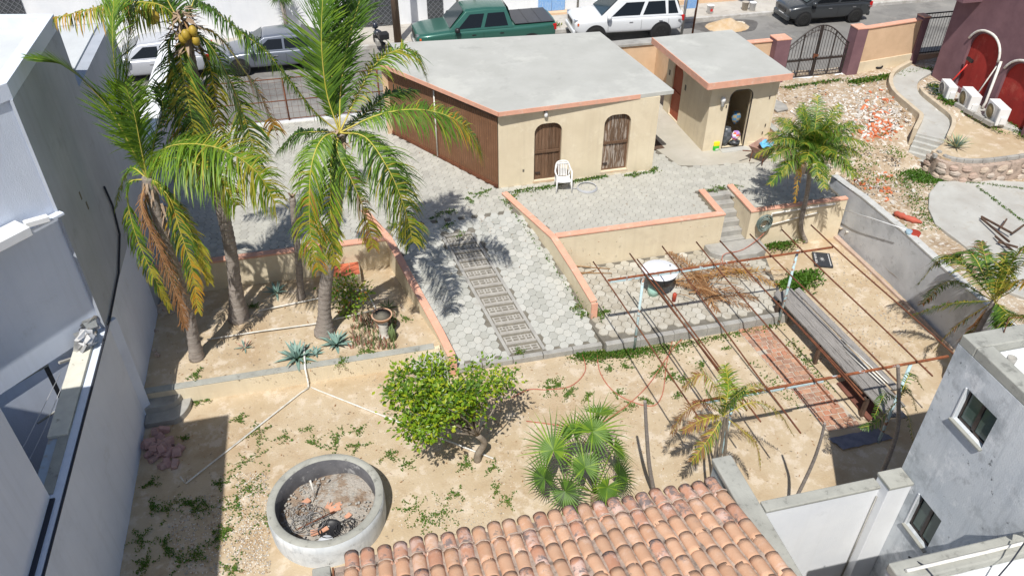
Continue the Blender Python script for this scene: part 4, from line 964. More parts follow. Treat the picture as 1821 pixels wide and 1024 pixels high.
for i in range(n):
    for j in range(n):
        x = -1+2*(i+.5)/n; y = -1+2*(j+.5)/n
        if x*x+y*y < 1.0: a = i*(n+1)+j; g.face((a, a+n+1, a+n+2, a+1), True)
part('soil_fill', g, t)
g = MB()
for k in range(520):
    a = rnd(0, 6.28); r = .86*math.sqrt(random.random()); x, y = r*math.cos(a), r*math.sin(a)
    if x > .05 and y > .05 and random.random() < .85: continue
    g.mt(M_gravel if random.random() < .7 else M_step); s = rnd(.015, .035); blob(g, (cx+x, cy+y, -1.02+rnd(0, .03)+.05*(x > 0 and y > 0)), s, s*.8, s*.6, k, rnd(0, 3), 5, 3)
for m_ in (M_gravel, M_step):
    if m_ not in g.mats: g.mats.append(m_)
o = part('rubble', g, t); o['kind'] = 'stuff'
def in_ring(name, label, cat, mb, grp=None):
    o = struct(name, mb); o.pop('kind'); return tag(o, label, cat, grp)
for k, (x, y, s, rz0) in enumerate(((.12, .02, .10, .3), (.02, .12, .07, 1.1), (.2, .1, .06, .2), (-.25, -.42, .09, .1), (.35, -.2, .06, .7), (-.08, -.4, .06, .4), (-.4, .3, .08, .6))):
    M_ = Matrix.Translation((cx+x, cy+y, -.98)) @ Matrix.Rotation(rz0, 4, 'Z') @ Matrix.Rotation(rnd(-.3, .3), 4, 'X')
    g = MB().mt(mat('broken_tile', (.62, .33, .22), .85, (.55, .28, .18), 5, .5)); g.box(-s, s, -s*.7, s*.7, -.012, .012, M_); in_ring('broken_tile', 'broken orange tile piece lying on rubble inside the concrete ring', 'tile', g, 'broken tiles inside the ring')
g = MB().mt(mat('grey_wire', (.35, .34, .33), .5, metal=.5))
for k in range(16):
    a0 = rnd(0, 6.28); c = Vector((cx-.42+rnd(-.2, .22), cy-.02+rnd(-.25, .2), -.93)); r = rnd(.10, .28); tl = Matrix.Rotation(rnd(-.5, .5), 3, 'X') @ Matrix.Rotation(rnd(-.4, .4), 3, 'Y')
    g.tube([c+tl @ Vector((r*math.cos(a0+j*.4)*(1+.1*math.sin(j)), r*math.sin(a0+j*.4), rnd(-.01, .01))) for j in range(15)], .006, 4)
in_ring('wire_tangle', 'tangle of pale wire inside the left half of the concrete ring', 'wire', g)
g = MB().mt(mat('black_wire', (.04, .04, .045), .5))
for k in range(7):
    a0 = rnd(0, 6.28); c = Vector((cx+.32+rnd(-.1, .1), cy-.45+rnd(-.08, .08), -.95)); r = rnd(.09, .17)
    g.tube([c+Vector((r*math.cos(a0+j*.42), r*math.sin(a0+j*.42), rnd(-.02, .02))) for j in range(14)], .006, 4)
in_ring('wire_coil', 'loops of dark wire near the front right rim inside the concrete ring', 'wire', g)
g = MB().mt(M_tabwhite); g.lathe((cx-.08, cy-.68, -.98), [(.001, .03), (.14, .02), (.15, .0), (.15, -.04)], 20); in_ring('plastic_disc', 'white round lid inside the concrete ring at its front edge', 'lid', g)
g = MB().mt(M_black); g.lathe((cx-.0, cy-.42, -1.0), [(.19, 0), (.21, .05), (.2, .06), (.17, .02), (.001, .01)], 20); in_ring('black_bucket', 'black round tub lying inside the concrete ring', 'tub', g)
g = MB().mt(M_pvc); g.tube([(cx-.22, cy+.38, -1.0), (cx-.25, cy+.42, -.55)], .018, 7); in_ring('pipe_stub', 'white pipe standing upright in the rubble of the concrete ring', 'pipe', g)
g = MB().mt(M_rust); g.tube([(cx-.55, cy-.34, -.9), (cx+.12, cy-.10, -.9)], .014, 6); in_ring('iron_rod', 'rusty iron rod lying across the rubble in the concrete ring', 'rod', g)
# ================================================================= PERGOLA
t = thing('pergola', 'open pergola of rusty reinforcing bars on pale blue steel posts', 'pergola')
for (u, v, top) in ((6.02, 12.78, 1.0), (9.79, 12.86, 1.0), (6.36, 9.02, .98), (9.94, 8.95, .98)):
    part('post', MB().mt(M_blueteal).tube([(u, v, -1.3), (u, v, top)], .032, 8), t)
for (a, b) in (((5.2, 12.78), (10.62, 12.87)), ((5.48, 8.95), (10.75, 9.0))):
    part('beam', MB().mt(M_rusto).box(a[0], b[0], a[1]-.022, a[1]+.022, 1.0, 1.032), t)
    part('beam_channel', MB().mt(M_blueteal).box(a[0]+.05, a[0]+2.6, a[1]-.032, a[1]+.028, .955, .998), t)
bars = [(5.08, 13.44, 5.42, 8.3), (5.98, 13.55, 6.35, 8.75), (6.06, 13.3, 6.41, 8.2), (6.80, 13.65, 6.95, 7.8), (7.63, 13.63, 7.9, 8.27), (8.18, 13.55, 8.46, 8.25), (8.98, 13.64, 9.34, 8.29), (9.80, 13.64, 10.05, 8.5), (10.57, 13.66, 10.85, 8.3), (6.00, 13.1, 6.30, 8.5), (8.22, 13.1, 8.52, 8.4)]
for k, (a, b, c, d) in enumerate(bars):
    sag = rnd(-.03, .02)
    part('reinforcing_bar', MB().mt(M_rust).tube([(p.x, p.y, p.z) for p in spline([(a, b, 1.075), (a+(c-a)*.3+rnd(-.04, .04), b+(d-b)*.3, 1.075+sag), (a+(c-a)*.7+rnd(-.03, .03), b+(d-b)*.7, 1.07-sag), (c, d, 1.07)], 12)], .017, 6), t)
# ================================================================= BENCH, BRICK PATH, ETC.
t = thing('plank_bench', 'long bench of weathered grey planks on dark trestles under the pergola', 'bench')
for i in range(4):
    u0 = 10.06+i*.19; l = (9.05, 8.98, 9.3, 9.75)[i]; z = -.59+(.0, .012, -.02, .01)[i]; w_ = (.175, .18, .17, .16)[i]; q_ = rnd(-.02, .02)
    part('plank', MB().mt(M_plank).prism([(u0, l), (u0+w_, l+rnd(-.05, .05)), (u0+w_-.27+q_, 13.42+rnd(-.08, .05)), (u0-.27+q_, 13.40+rnd(-.08, .04))], z-.045, z), t, bevel=.006)
for v in (13.1, 11.4, 9.7):
    u = 9.98+(9.1-v)*.064+.03
    part('leg', MB().mt(M_barkblack).box(u+.02, u+.09, v-.04, v+.04, -1.3, -.66), t); part('leg', MB().mt(M_barkblack).box(u+.60, u+.67, v-.04, v+.04, -1.3, -.66), t)
    part('cross_rail', MB().mt(M_barkblack).box(u-.02, u+.70, v-.035, v+.035, -.71, -.66), t)
for k in range(3):
    g = MB().mt(M_pvc); g.tube([(10.30+.07*k, 11.0+.2*k, -.555), (10.45+.08*k, 9.9, -.555)], .014, 6); o = struct('thin_pipe', g); o.pop('kind'); tag(o, 'thin pale pipe lying on the far end of the plank bench', 'pipe', 'thin pipes on the plank bench')
g = MB(); g.prism([(8.70, 12.98), (9.52, 13.0), (9.86, 9.45), (9.08, 9.45)], -1.35, -1.19); bp_ = struct('brick_path', g, mat('brick_mortar', (.52, .46, .38), .95, (.42, .36, .29), 6, .5))
rows = 25
for r_ in range(rows):
    v = 12.92-r_*.139; off = (9.08-8.70)*(12.98-v)/3.53; n = 5
    u = 8.72+off; ue = 9.51+off*.9
    while u < ue-.06:
        w_ = rnd(.11, .22); w_ = min(w_, ue-u)
        z = -1.172+rnd(-.008, .008)
        g = MB().mt(random.choice(M_brick)); j = lambda: rnd(-.008, .008)
        if random.random() < .95: g.prism([(u+.011+j(), v-.126+j()), (u+w_-.011+j(), v-.126+j()), (u+w_-.011+j(), v-.010+j()), (u+.011+j(), v-.010+j())], -1.22, z); part('brick', g, bp_, bevel=.008)
        u += w_
# white round lid on the black tub
t = thing('round_table', 'round white lid lying on a black tub on the hexagonal patio', 'table')
part('tub', MB().mt(M_black).lathe((7.24, 14.42, 0), [(.26, -.62), (.34, -.50), (.39, -.36), (.38, -.28), (.3, -.27)], 28), t)
part('base', MB().mt(mat('mint_plastic', (.36, .58, .5), .5)).lathe((7.12, 14.44, 0), [(.13, -.95), (.15, -.80), (.12, -.62)], 18), t)
part('table_top', MB().mt(M_tabwhite).lathe((7.24, 14.48, 0), [(.001, -.235), (.43, -.24), (.455, -.255), (.45, -.275), (.001, -.28)], 40), t)
part('hole', MB().mt(M_black).lathe((7.55, 14.58, -.235), [(.025, 0), (.02, .004), (.001, .004)], 12), t)
g = MB().mt(mat('red_can', (.42, .06, .03), .5)); g.lathe((7.52, 14.05, -.95), [(.05, 0), (.055, .2), (.04, .24), (.01, .25)], 12); o = struct('red_bottle', g); o.pop('kind'); tag(o, 'small red bottle standing by the black tub', 'bottle')
# stump stone by patio
# sign
t = thing('sign_board', 'black board with a white sunburst and worn white lettering lying on the sand', 'sign')
sc_ = [PZ(1444, 448, -1.14), PZ(1475, 451, -1.14), PZ(1482, 475, -1.14), PZ(1449, 472, -1.14)]
g = MB().mt(mat('board_black', (.03, .035, .045), .5)); g.prism([(p.x, p.y) for p in sc_], -1.17, -1.13); part('board', g, t)
def bq(s, q): a = sc_[0].lerp(sc_[1], s); b = sc_[3].lerp(sc_[2], s); p = a.lerp(b, q); return Vector((p.x, p.y, -1.126))
g = MB().mt(M_white)
for k in range(16):
    a = 2*math.pi*k/16; da = .14; r = .2 if k % 2 else .16
    g.poly([bq(.48+.04*math.cos(a-da), .5+.04*math.sin(a-da)), bq(.48+r*math.cos(a), .5+r*1.1*math.sin(a)), bq(.48+.04*math.cos(a+da), .5+.04*math.sin(a+da)), bq(.48, .5)])
g.poly([bq(.48+.08*math.cos(x), .5+.08*math.sin(x)) for x in [2*math.pi*k/12 for k in range(12)]])
for p_ in g.v[-12:]: pass
part('sunburst', g, t)
g = MB().mt(M_white)
for i in range(7):
    q = .12+i*.11
    for s0, s1, q0, q1 in ((.08, .11, q, q+.07), (.11, .2, q, q+.02), (.11, .2, q+.05, q+.07), (.17, .2, q, q+.07))[: 2+(i*5) % 3]: g.poly([bq(s0, q0), bq(s1, q0), bq(s1, q1), bq(s0, q1)])
for i in range(11):
    q = .08+i*.08; g.poly([bq(.86, q), bq(.91, q), bq(.91, q+.055), bq(.86, q+.055)])
part('lettering', g, t)
# red tile panel
t = thing('tiled_ledge', 'small ledge of six red floor tiles against the back wall of the palm bed', 'ledge')
part('base', MB().mt(M_cream).box(-.72, .02, 16.35, 16.9, -1.0, -.48), t)
for i in range(3):
    for j in range(2): part('floor_tile', MB().mt(M_tile).box(-.71+i*.243, -.71+i*.243+.232, 16.36+j*.27, 16.36+j*.27+.258, -.479, -.462), t, bevel=.004)
# pedestal pot
t = thing('pedestal_planter', 'terracotta bowl on a turned white baluster in the succulent bed', 'planter')
c = (.36, 14.18, 0)
part('baluster', MB().mt(mat('white_baluster', (.66, .64, .58), .8, (.54, .5, .44), 5, .5)).lathe(c, [(.14, -.80), (.14, -.72), (.09, -.69), (.11, -.62), (.09, -.58), (.12, -.52), (.09, -.47), (.12, -.41), (.08, -.36), (.11, -.32), (.1, -.28)], 24), t)
part('bowl', MB().mt(M_terr[0]).lathe(c, [(.10, -.279), (.19, -.22), (.235, -.14), (.245, -.12), (.225, -.115), (.21, -.13), (.001, -.15)], 28), t)
part('soil', MB().mt(M_dark).lathe(c, [(.209, -.127), (.001, -.120)], 24), t)
# PVC pipes
def pipe(label, pts, r=.016, m=None, name='water_pipe', cat='pipe', grp=None):
    o = struct(name, MB().mt(m or M_pvc).tube(pts, r, 7)); o.pop('kind'); return tag(o, label, cat, grp)
pipe('white pipe lying across the palm bed from the left coconut trunk', [(-3.62, 14.93, -.70), (-2.4, 14.95, -.70), (-1.25, 14.91, -.69), (.26, 15.1, -.69)])
pipe('thin white pipe lying along the back of the palm bed', [(-2.5, 15.75, -.71), (-1, 15.9, -.70), (.1, 16.0, -.70), (.26, 15.1, -.68), (.3, 14.75, -.68)], .018)
pipe('white pipe dropping over the bed wall behind the big agave', [(-1.46, 14.2, -.60), (-1.46, 13.9, -.68), (-1.46, 13.42, -.70), (-1.46, 13.41, -1.12), (-1.46, 13.3, -1.16)], .022)
pipe('long white pipe running from the bed wall towards the pink stones', [(-1.46, 13.28, -1.16), (-1.62, 13.18, -1.165), (-3.89, 11.14, -1.16), (-3.96, 11.22, -1.02)], .018)
pipe('long white pipe running from the bed wall under the lime tree', [(-1.40, 13.28, -1.16), (-1.25, 13.15, -1.165), (.48, 11.69, -1.16), (2.1, 10.35, -1.16)], .019)
pipe('white pipes fixed along the wall right of the steps', [(11.0, 15.90, -.25), (11.0, 15.90, -.02), (12.9, 15.92, .0)], .028)
pipe('lower grey pipe fixed along the wall right of the steps', [(10.8, 15.90, -.42), (12.2, 15.90, -.22), (12.4, 15.90, -.2)], .02)
for k, (P_, lb) in enumerate((([(2.86, 11.95), (3.3, 12.1), (3.7, 12.0), (4.25, 12.0), (4.7, 12.4), (4.8, 13.0)], 'red hose curving over the sand from the lime tree to the ramp corner'),
        ([(3.0, 11.2), (4.2, 10.75), (5.0, 11.0), (5.9, 11.6), (6.7, 12.4), (7.3, 12.9), (8.3, 13.3)], 'long red hose snaking from the lime tree to the brick path'),
        ([(5.15, 12.95), (5.0, 12.2), (5.15, 11.5), (5.7, 11.0), (6.1, 11.25), (6.6, 12.2), (7.1, 13.0)], 'red hose looping below the patio kerb'))):
    pipe(lb, [(p.x, p.y, -1.175) for p in spline([(a, b, 0) for a, b in P_], 24)], .011, M_hose, 'red_hose', 'hose')
pipe('red hose coming down over the round landing of the grey steps', [tuple(p) for p in spline([(9.3, 14.8, -.93), (9.4, 15.3, -.72), (10.1, 15.5, -.78), (10.8, 15.8, -.6), (11.0, 15.88, -.3)], 16)], .011, M_hose, 'red_hose', 'hose')
# hose roll hanging on wall
g = MB().mt(mat('grey_green_hose', (.10, .14, .13), .5, (.2, .25, .23), 6, .5))
for k in range(12):
    c = Vector((10.78+rnd(-.03, .03), 15.88-.01*k, -.26+rnd(-.04, .04))); r = .19+rnd(-.05, .05)
    g.tube([c+Vector((r*math.cos(a), 0, r*1.1*math.sin(a))) for a in [j*math.pi/8 for j in range(17)]], .012, 5)
o = struct('hose_roll', g); o.pop('kind'); tag(o, 'grey-green hose rolled up on the wall beside the steps', 'hose')

g = MB().mt(mat('red_brown_board', (.20, .085, .06), .8, (.14, .06, .045), 3, .5)); g.prism([tuple(PZ(*q, -1.15))[:2] for q in ((1488, 680), (1512, 674), (1566, 728), (1546, 748))], -1.19, -1.15)
o = struct('old_board', g, None, .005); o.pop('kind'); tag(o, 'reddish-brown board lying on the sand between the brick path and the plank bench', 'board')
g = MB().mt(mat('grey_tarp', (.13, .14, .18), .7, (.20, .20, .24), 6, .5)); n = len(g.v)
ta, tb_, tc_, td = [PZ(*q, -1.17) for q in ((1472, 780), (1560, 762), (1590, 780), (1500, 800))]
for i in range(11):
    for j in range(7): p = ta.lerp(tb_, i/10).lerp(td.lerp(tc_, i/10), j/6); g.v.append((p.x, p.y, -1.17+rnd(0, .035)))
for i in range(10):
    for j in range(6): a = n+i*7+j; g.face((a, a+1, a+8, a+7), True)
o = struct('tarpaulin', g); o.pop('kind'); tag(o, 'crumpled dark grey tarpaulin on the shaded sand at the end of the brick path', 'tarpaulin')

o = struct('door_mat', MB().mt(M_barkblack).prism([tuple(PZ(*q, 0))[:2] for q in ((1165, 246), (1182, 264), (1163, 267))], .0, .012)); o.pop('kind'); tag(o, 'dark mat lying on the concrete beside the right wall of the storage building', 'mat')
o = struct('grey_board', MB().mt(M_step).prism([tuple(PZ(*q, -.05))[:2] for q in ((1370, 172), (1398, 186), (1402, 194), (1382, 198), (1368, 186))], -.09, -.05)); o.pop('kind'); tag(o, 'grey cement board lying behind the annex at the edge of the rubble', 'board')
for k, (x, y) in enumerate(((1558, 120), (1583, 112))):
    p = PZ(x, y, -.1); t = thing('discarded_tyre', ('left', 'right')[k]+' small black wheel among the weeds under the long peach wall', 'wheel', 'wheels under the peach wall')
    part('tyre', MB().mt(M_rubber).tube([(p.x+.2*math.cos(a), p.y+.2*math.sin(a), .0+.05*math.sin(a)) for a in [j*math.pi/9 for j in range(19)]], .035, 6), t); part('hub', MB().mt(M_rust).lathe((p.x, p.y, 0), [(.001, 0), (.12, 0), (.12, -.03)], 12), t)
# ================================================================= PLANTS
UP = Vector((0, 0, 1))
def prj(p):
    z = p.z-HC; x = p.x*math.cos(_A)-p.y*math.sin(_A); y = p.x*math.sin(_A)+p.y*math.cos(_A)
    d = y*math.cos(_P)-z*math.sin(_P); return 910.5+FPX*x/d, 512-FPX*(y*math.sin(_P)+z*math.cos(_P))/d
def leaf_blade(g, p, d, L, w, droop, seg=2, up=UP):
    """narrow strip leaflet"""
    d = d.normalized(); s = d.cross(up)
    if s.length < 1e-3: s = d.orthogonal()
    s.normalize(); n = len(g.v); c = p.copy(); dd = d.copy(); st = L/seg
    for i in range(seg):
        ww = w*(1-.30*i/seg)*.5; g.v += [tuple(c-s*ww), tuple(c+s*ww)]
        c = c+dd*st; dd = (dd-UP*droop).normalized()
    g.v.append(tuple(c))
    for i in range(seg-1): a = n+2*i; g.face((a, a+1, a+3, a+2), True)
    a = n+2*(seg-1); g.face((a, a+1, a+2), True)
def frond(name, parent, pts, leafL, mats, tipmats=None, n=52, hang=.35, rr=.018, rach=None, fwd=.55, label=None, w=.035, prof=None, start=.10, vary=.38, roll=0., lift=.15, dens=1.):
    ph_ = rnd(0, 9)
    n = int(n*dens); P_ = spline(pts, n); g = MB(); N_ = len(P_)
    g.mt(rach or M_rach); g.tube(P_[::2], [max(.004, rr*(1-i/(N_/2+1))) for i in range(len(P_[::2]))], 5)
    for m in mats+(tipmats or []): g.mt(m)
    for i in range(int(N_*start), N_):
        t = i/(N_-1); d = (P_[min(i+1, N_-1)]-P_[max(i-1, 0)]).normalized()
        s = d.cross(UP)
        if s.length < .15: s = Vector((1, 0, 0))-d*d.x
        s.normalize(); up = s.cross(d).normalized()
        if up.z < 0: up = -up; s = -s
        lp = (math.sin(min(1, (t-start+.08)/.45)*math.pi/2) if t < .5 else 1-.62*((t-.5)/.5)**1.6)
        for sg in (-1, 1):
            clump = noise.noise(Vector((i*.16, sg*3.1, ph_)))
            if random.random() < .05+max(0, clump-.35)*.9: continue
            for q in range(1):
                mm = random.choice(tipmats) if (tipmats and random.random() < (t*1.35-.45)) else random.choice(mats)
                g.mt(mm); fw = fwd+.9*max(0, t-.75)
                dr = (s*sg*(1-roll*sg)+d*fw*rnd(.75, 1.25)+up*lift+Vector((rnd(-vary, vary), rnd(-vary, vary), rnd(-vary, vary)))*.5)
                dr += UP*clump*-.5+d*clump*.35; L = leafL*lp*rnd(.72, 1.1)*(1+.2*clump); p = P_[i].lerp(P_[min(i+1, N_-1)], random.random())
                leaf_blade(g, p, dr, L, w*rnd(.75, 1.1), hang*rnd(.5, 1.7), 4, up)
    return part(name, g, parent, label=label)
def trunk(parent, pts, r0, r1, m=M_barkp, rings=34, n=14, flare=1.7, name='trunk'):
    P_ = spline(pts, rings*3); rr = []; k = len(P_)
    for i in range(k):
        t = i/(k-1); r = r0+(r1-r0)*t; r *= 1+(flare-1)*max(0, 1-t/.14)**2
        ph = (t*rings) % 1; r *= 1+.12*(ph if ph < .8 else (1-ph)*4)-.05+rnd(-.02, .02); rr.append(r)
    g = MB().mt(m); g.tube(P_, rr, n); return part(name, g, parent)
G_, B_, Y_, BR_, D_, O_ = LG
def at(x, y, v): return PV(x, y, v)
# ---- coconut palm, left
V1 = 14.4; b = Vector((-3.82, 14.41, -.78)); c1 = at(262, 318, V1)
t = thing('coconut_palm', 'leftmost coconut palm with a dead brown frond hanging down its leaning trunk', 'palm tree', 'coconut palms in the raised bed')
trunk(t, [b, at(333, 545, V1), at(318, 500, V1), at(285, 400, V1), at(262, 315, V1)], .125, .11, flare=1.45)
def F(par, c, pl, leafL, mats, **k):
    """pl: list of (px, py, dv) waypoints, dv = offset in depth from the crown"""
    vc = c.y; k.setdefault('dens', 2.1); k.setdefault('w', .026); return frond('frond', par, [c]+[at(x, y, vc+dv) for x, y, dv in pl], leafL*1.42, mats, **k)
F(t, c1, [(226, 243, -.1), (208, 150, -.15), (200, 60, -.1), (204, -25, .1)], .66, [G_, B_, G_, B_], n=84, hang=.02, fwd=1.0, lift=.0)
F(t, c1, [(232, 230, .1), (225, 130, .2), (232, 40, .3), (238, -20, .4)], .42, [G_, D_], n=60, hang=.05, fwd=1.0)
F(t, c1, [(205, 210, -.2), (165, 160, -.3), (115, 118, -.4), (60, 104, -.5)], .40, [B_, B_, G_], n=90, hang=.02, fwd=2.2, vary=.1, w=.028, lift=.1)
F(t, c1, [(285, 270, -.35), (335, 256, -.7), (400, 268, -1.0), (455, 305, -1.25), (490, 360, -1.4)], .78, [B_, B_, G_], tipmats=[Y_, B_], n=84, hang=.42, fwd=.35)
F(t, c1, [(290, 285, -.5), (330, 285, -.9), (380, 310, -1.15), (420, 365, -1.3)], .62, [B_, G_, B_], tipmats=[Y_, B_], n=70, hang=.5, fwd=.35)
F(t, c1, [(250, 260, -.15), (238, 200, -.25), (222, 150, -.3)], .45, [B_, G_], n=50, hang=.15, fwd=.9)
F(t, c1, [(300, 262, .2), (350, 250, .35), (410, 285, .5), (455, 340, .6)], .50, [G_, B_], tipmats=[Y_, G_], n=64, hang=.5)
F(t, c1, [(252, 370, -.28), (285, 450, -.35), (320, 540, -.4), (328, 580, -.42)], .30, [BR_], n=60, hang=.3, fwd=1.7, rach=M_rachb, label='dead brown frond hanging down the trunk', w=.016, vary=.9)
F(t, c1, [(262, 380, -.2), (300, 470, -.25), (322, 540, -.3)], .24, [BR_, D_], n=40, hang=.5, fwd=1.5, rach=M_rachb, w=.014, vary=1.1, label='brown withered frond')
F(t, c1, [(300, 350, -.25), (320, 410, -.32), (342, 480, -.36), (352, 552, -.4)], .34, [D_, G_, Y_], tipmats=[Y_, O_], n=64, hang=.4, fwd=1.2)
F(t, c1, [(228, 330, -.1), (236, 400, -.15), (268, 480, -.2), (302, 548, -.3)], .30, [G_, D_, B_], tipmats=[Y_], n=60, hang=.4, fwd=1.2)
F(t, c1, [(285, 330, -.1), (325, 380, -.15), (355, 440, -.2), (372, 500, -.2)], .30, [B_, Y_, G_], tipmats=[Y_], n=56, hang=.4, fwd=1.2)
F(t, c1, [(235, 300, .25), (215, 330, .3), (205, 370, .35)], .26, [G_, B_], n=34, hang=.4)
F(t, c1, [(275, 250, .4), (290, 200, .5), (282, 150, .6)], .30, [G_, D_], n=40, hang=.2, fwd=1)
g = MB().mt(M_husk)
for k in range(50):
    z = rnd(-1.5, .25); a = rnd(0, 6.28); p = c1+Vector((.06*math.cos(a)+z*-.18, .08*math.sin(a), z)); leaf_blade(g, p, Vector((math.cos(a)*.5, math.sin(a)*.5, -1)), rnd(.15, .32), .05, .1, 2)
part('husk_sheath', g, t)
# ---- coconut palm with nuts, middle
V2 = 15.6; b = Vector((-2.95, 15.62, -.78)); c2 = at(326, 48, V2)
t = thing('coconut_palm', 'tall coconut palm with yellow coconuts and a dead shaggy crown at the top left', 'palm tree', 'coconut palms in the raised bed')
trunk(t, [b, at(411, 450, V2), at(392, 360, V2), at(365, 240, V2), at(340, 120, V2), c2], .15, .11, flare=1.75, rings=46)
F(t, c2, [(290, 12, -.1), (240, 4, -.2), (180, 12, -.3), (98, 32, -.4)], .52, [G_, B_, Y_], tipmats=[O_, Y_, D_], n=58, hang=.75, fwd=.2, rach=M_rach, lift=-.1)
F(t, c2, [(322, 110, -.3), (335, 180, -.4), (350, 262, -.5)], .60, [D_, G_, Y_], tipmats=[Y_, D_], n=60, hang=.35, fwd=.9)
F(t, c2, [(372, 80, -.1), (412, 150, -.15), (440, 225, -.2), (458, 300, -.2)], .62, [G_, D_, B_], tipmats=[Y_, D_], n=72, hang=.35, fwd=.8)
F(t, c2, [(382, 60, .3), (430, 120, .4), (468, 180, .4), (492, 240, .4)], .52, [D_, BR_, G_], tipmats=[BR_, O_], n=56, hang=.5)
F(t, c2, [(300, 80, -.2), (312, 170, -.3), (328, 250, -.3), (345, 305, -.3)], .5, [D_, G_], tipmats=[Y_, BR_], n=56, hang=.35, fwd=.9)
F(t, c2, [(370, 110, .2), (385, 190, .25), (398, 270, .3)], .36, [D_, G_, Y_], tipmats=[Y_], n=50, hang=.35, fwd=.9)
F(t, c2, [(300, 5, .2), (270, -60, .4), (240, -120, .5)], .5, [G_, D_], n=50, hang=.1)
F(t, c2, [(350, -10, .2), (380, -80, .4), (400, -150, .5)], .5, [G_, D_], n=50, hang=.1)
g = MB().mt(M_husk)
for k in range(120):
    a = rnd(0, 6.28); z = rnd(-.55, .35); r = rnd(.05, .22); p = c2+Vector((r*math.cos(a), r*math.sin(a), z))
    leaf_blade(g, p, Vector((math.cos(a)*.8, math.sin(a)*.8, rnd(-1, .3))), rnd(.18, .42), rnd(.04, .09), rnd(0, .3), 2)
part('husk_sheath', g, t)
M_coco = mat('yellow_coconut', (.46, .30, .03), .5, (.36, .26, .04), 6, .5)
for (x, y, dv) in ((262, 28, -.35), (270, 34, -.3), (276, 30, -.4), (258, 24, -.3), (325, 68, -.35), (348, 72, -.38), (343, 55, -.4), (337, 60, -.3), (330, 62, -.45)):
    p = at(x, y, V2+dv); part('coconut', MB().mt(M_coco).lathe(p, [(.001, -.11), (.05, -.085), (.078, -.02), (.07, .05), (.03, .09), (.001, .1)], 10), t)
for (x, y) in ((268, 28), (335, 60)):
    g = MB().mt(M_rachb); g.tube([c2, (c2+at(x, y-14, V2-.3))/2+Vector((0, 0, .1)), at(x, y-6, V2-.33)], .018, 6); part('fruit_stalk', g, t)
# ---- dead stump
V3 = 16.05; t = thing('palm_stump', 'bare headless palm trunk standing between two coconut palms', 'palm stump')
trunk(t, [Vector((-1.49, 16.07, -.78)), at(530, 450, V3), at(524, 400, V3), at(520, 352, V3)], .085, .07, flare=1.5, rings=26)
g = MB().mt(M_husk); tp = at(520, 352, V3)
for k in range(22):
    a = rnd(0, 6.28); leaf_blade(g, tp+Vector((0, 0, rnd(-.1, .05))), Vector((math.cos(a)*.6, math.sin(a)*.6, rnd(.2, 1.2))), rnd(.08, .2), .05, .1, 2)
part('torn_top', g, t)
# ---- coconut palm, right
V4 = 13.7; b = Vector((-.99, 14.6, -.78)); c4 = at(604, 236, V4)
t = thing('coconut_palm', 'rightmost coconut palm with a full green crown beside the paved ramp', 'palm tree', 'coconut palms in the raised bed')
trunk(t, [b, at(578, 520, 14.5), at(590, 430, 14.3), at(600, 340, 14.0), at(604, 262, 13.8), c4], .15, .11, flare=1.75, rings=46)
F(t, c4, [(582, 170, .1), (572, 85, .1), (574, 0, .2), (582, -70, .4)], .58, [G_, G_, B_], n=92, hang=.02, fwd=.95, lift=.0)
F(t, c4, [(606, 160, .3), (620, 70, .5), (640, 0, .7), (655, -60, .9)], .56, [D_, G_, G_], n=84, hang=.05, fwd=1.0)
F(t, c4, [(590, 150, .5), (600, 70, .8), (598, 0, 1.0)], .50, [D_, G_], n=64, hang=.1, fwd=1.0)
F(t, c4, [(560, 200, -.1), (517, 146, -.2), (473, 92, -.3), (429, 58, -.35), (385, 22, -.4), (352, 2, -.4)], .42, [G_, B_, D_], tipmats=[D_, G_], n=84, hang=.65, fwd=.3)
F(t, c4, [(638, 165, .4), (668, 115, .6), (705, 90, .75), (738, 95, .8), (757, 135, .8)], .44, [G_, B_, Y_], tipmats=[Y_, G_], n=66, hang=.35)
F(t, c4, [(672, 205, -.1), (740, 195, -.15), (800, 208, -.2), (838, 238, -.25), (856, 275, -.25)], .60, [G_, B_, G_], tipmats=[Y_, O_, G_], n=84, hang=.55, fwd=.5)
F(t, c4, [(650, 245, -.4), (690, 300, -.8), (718, 365, -1.0), (735, 430, -1.05)], .62, [G_, D_, B_], tipmats=[Y_, D_, Y_], n=84, hang=.5, fwd=.45)
F(t, c4, [(575, 245, -.4), (556, 285, -.7), (550, 350, -.85), (553, 420, -.9), (566, 480, -.9)], .50, [B_, G_, B_], tipmats=[Y_, O_, B_], n=80, hang=.5, fwd=.6)
F(t, c4, [(600, 270, -.35), (625, 320, -.6), (650, 380, -.7), (664, 440, -.7)], .40, [G_, D_, B_], tipmats=[Y_, BR_], n=64, hang=.45)
F(t, c4, [(590, 280, -.4), (588, 350, -.7), (590, 420, -.8), (596, 470, -.8)], .34, [B_, G_], tipmats=[Y_], n=60, hang=.35, fwd=.8)
F(t, c4, [(630, 235, .3), (672, 250, .5), (700, 290, .6), (712, 340, .6)], .42, [D_, G_], n=60, hang=.5)
F(t, c4, [(560, 235, .3), (525, 240, .5), (495, 268, .6)], .36, [D_, G_], n=50, hang=.5)
F(t, c4, [(640, 210, .6), (690, 170, .9), (735, 160, 1.1)], .40, [D_, G_], n=56, hang=.35)
g = MB().mt(M_husk)
for k in range(40):
    a = rnd(0, 6.28); p = c4+Vector((.08*math.cos(a), .08*math.sin(a), rnd(-.5, .1))); leaf_blade(g, p, Vector((math.cos(a)*.6, math.sin(a)*.6, rnd(-.6, .6))), rnd(.12, .25), .06, .1, 2)
part('husk_sheath', g, t)
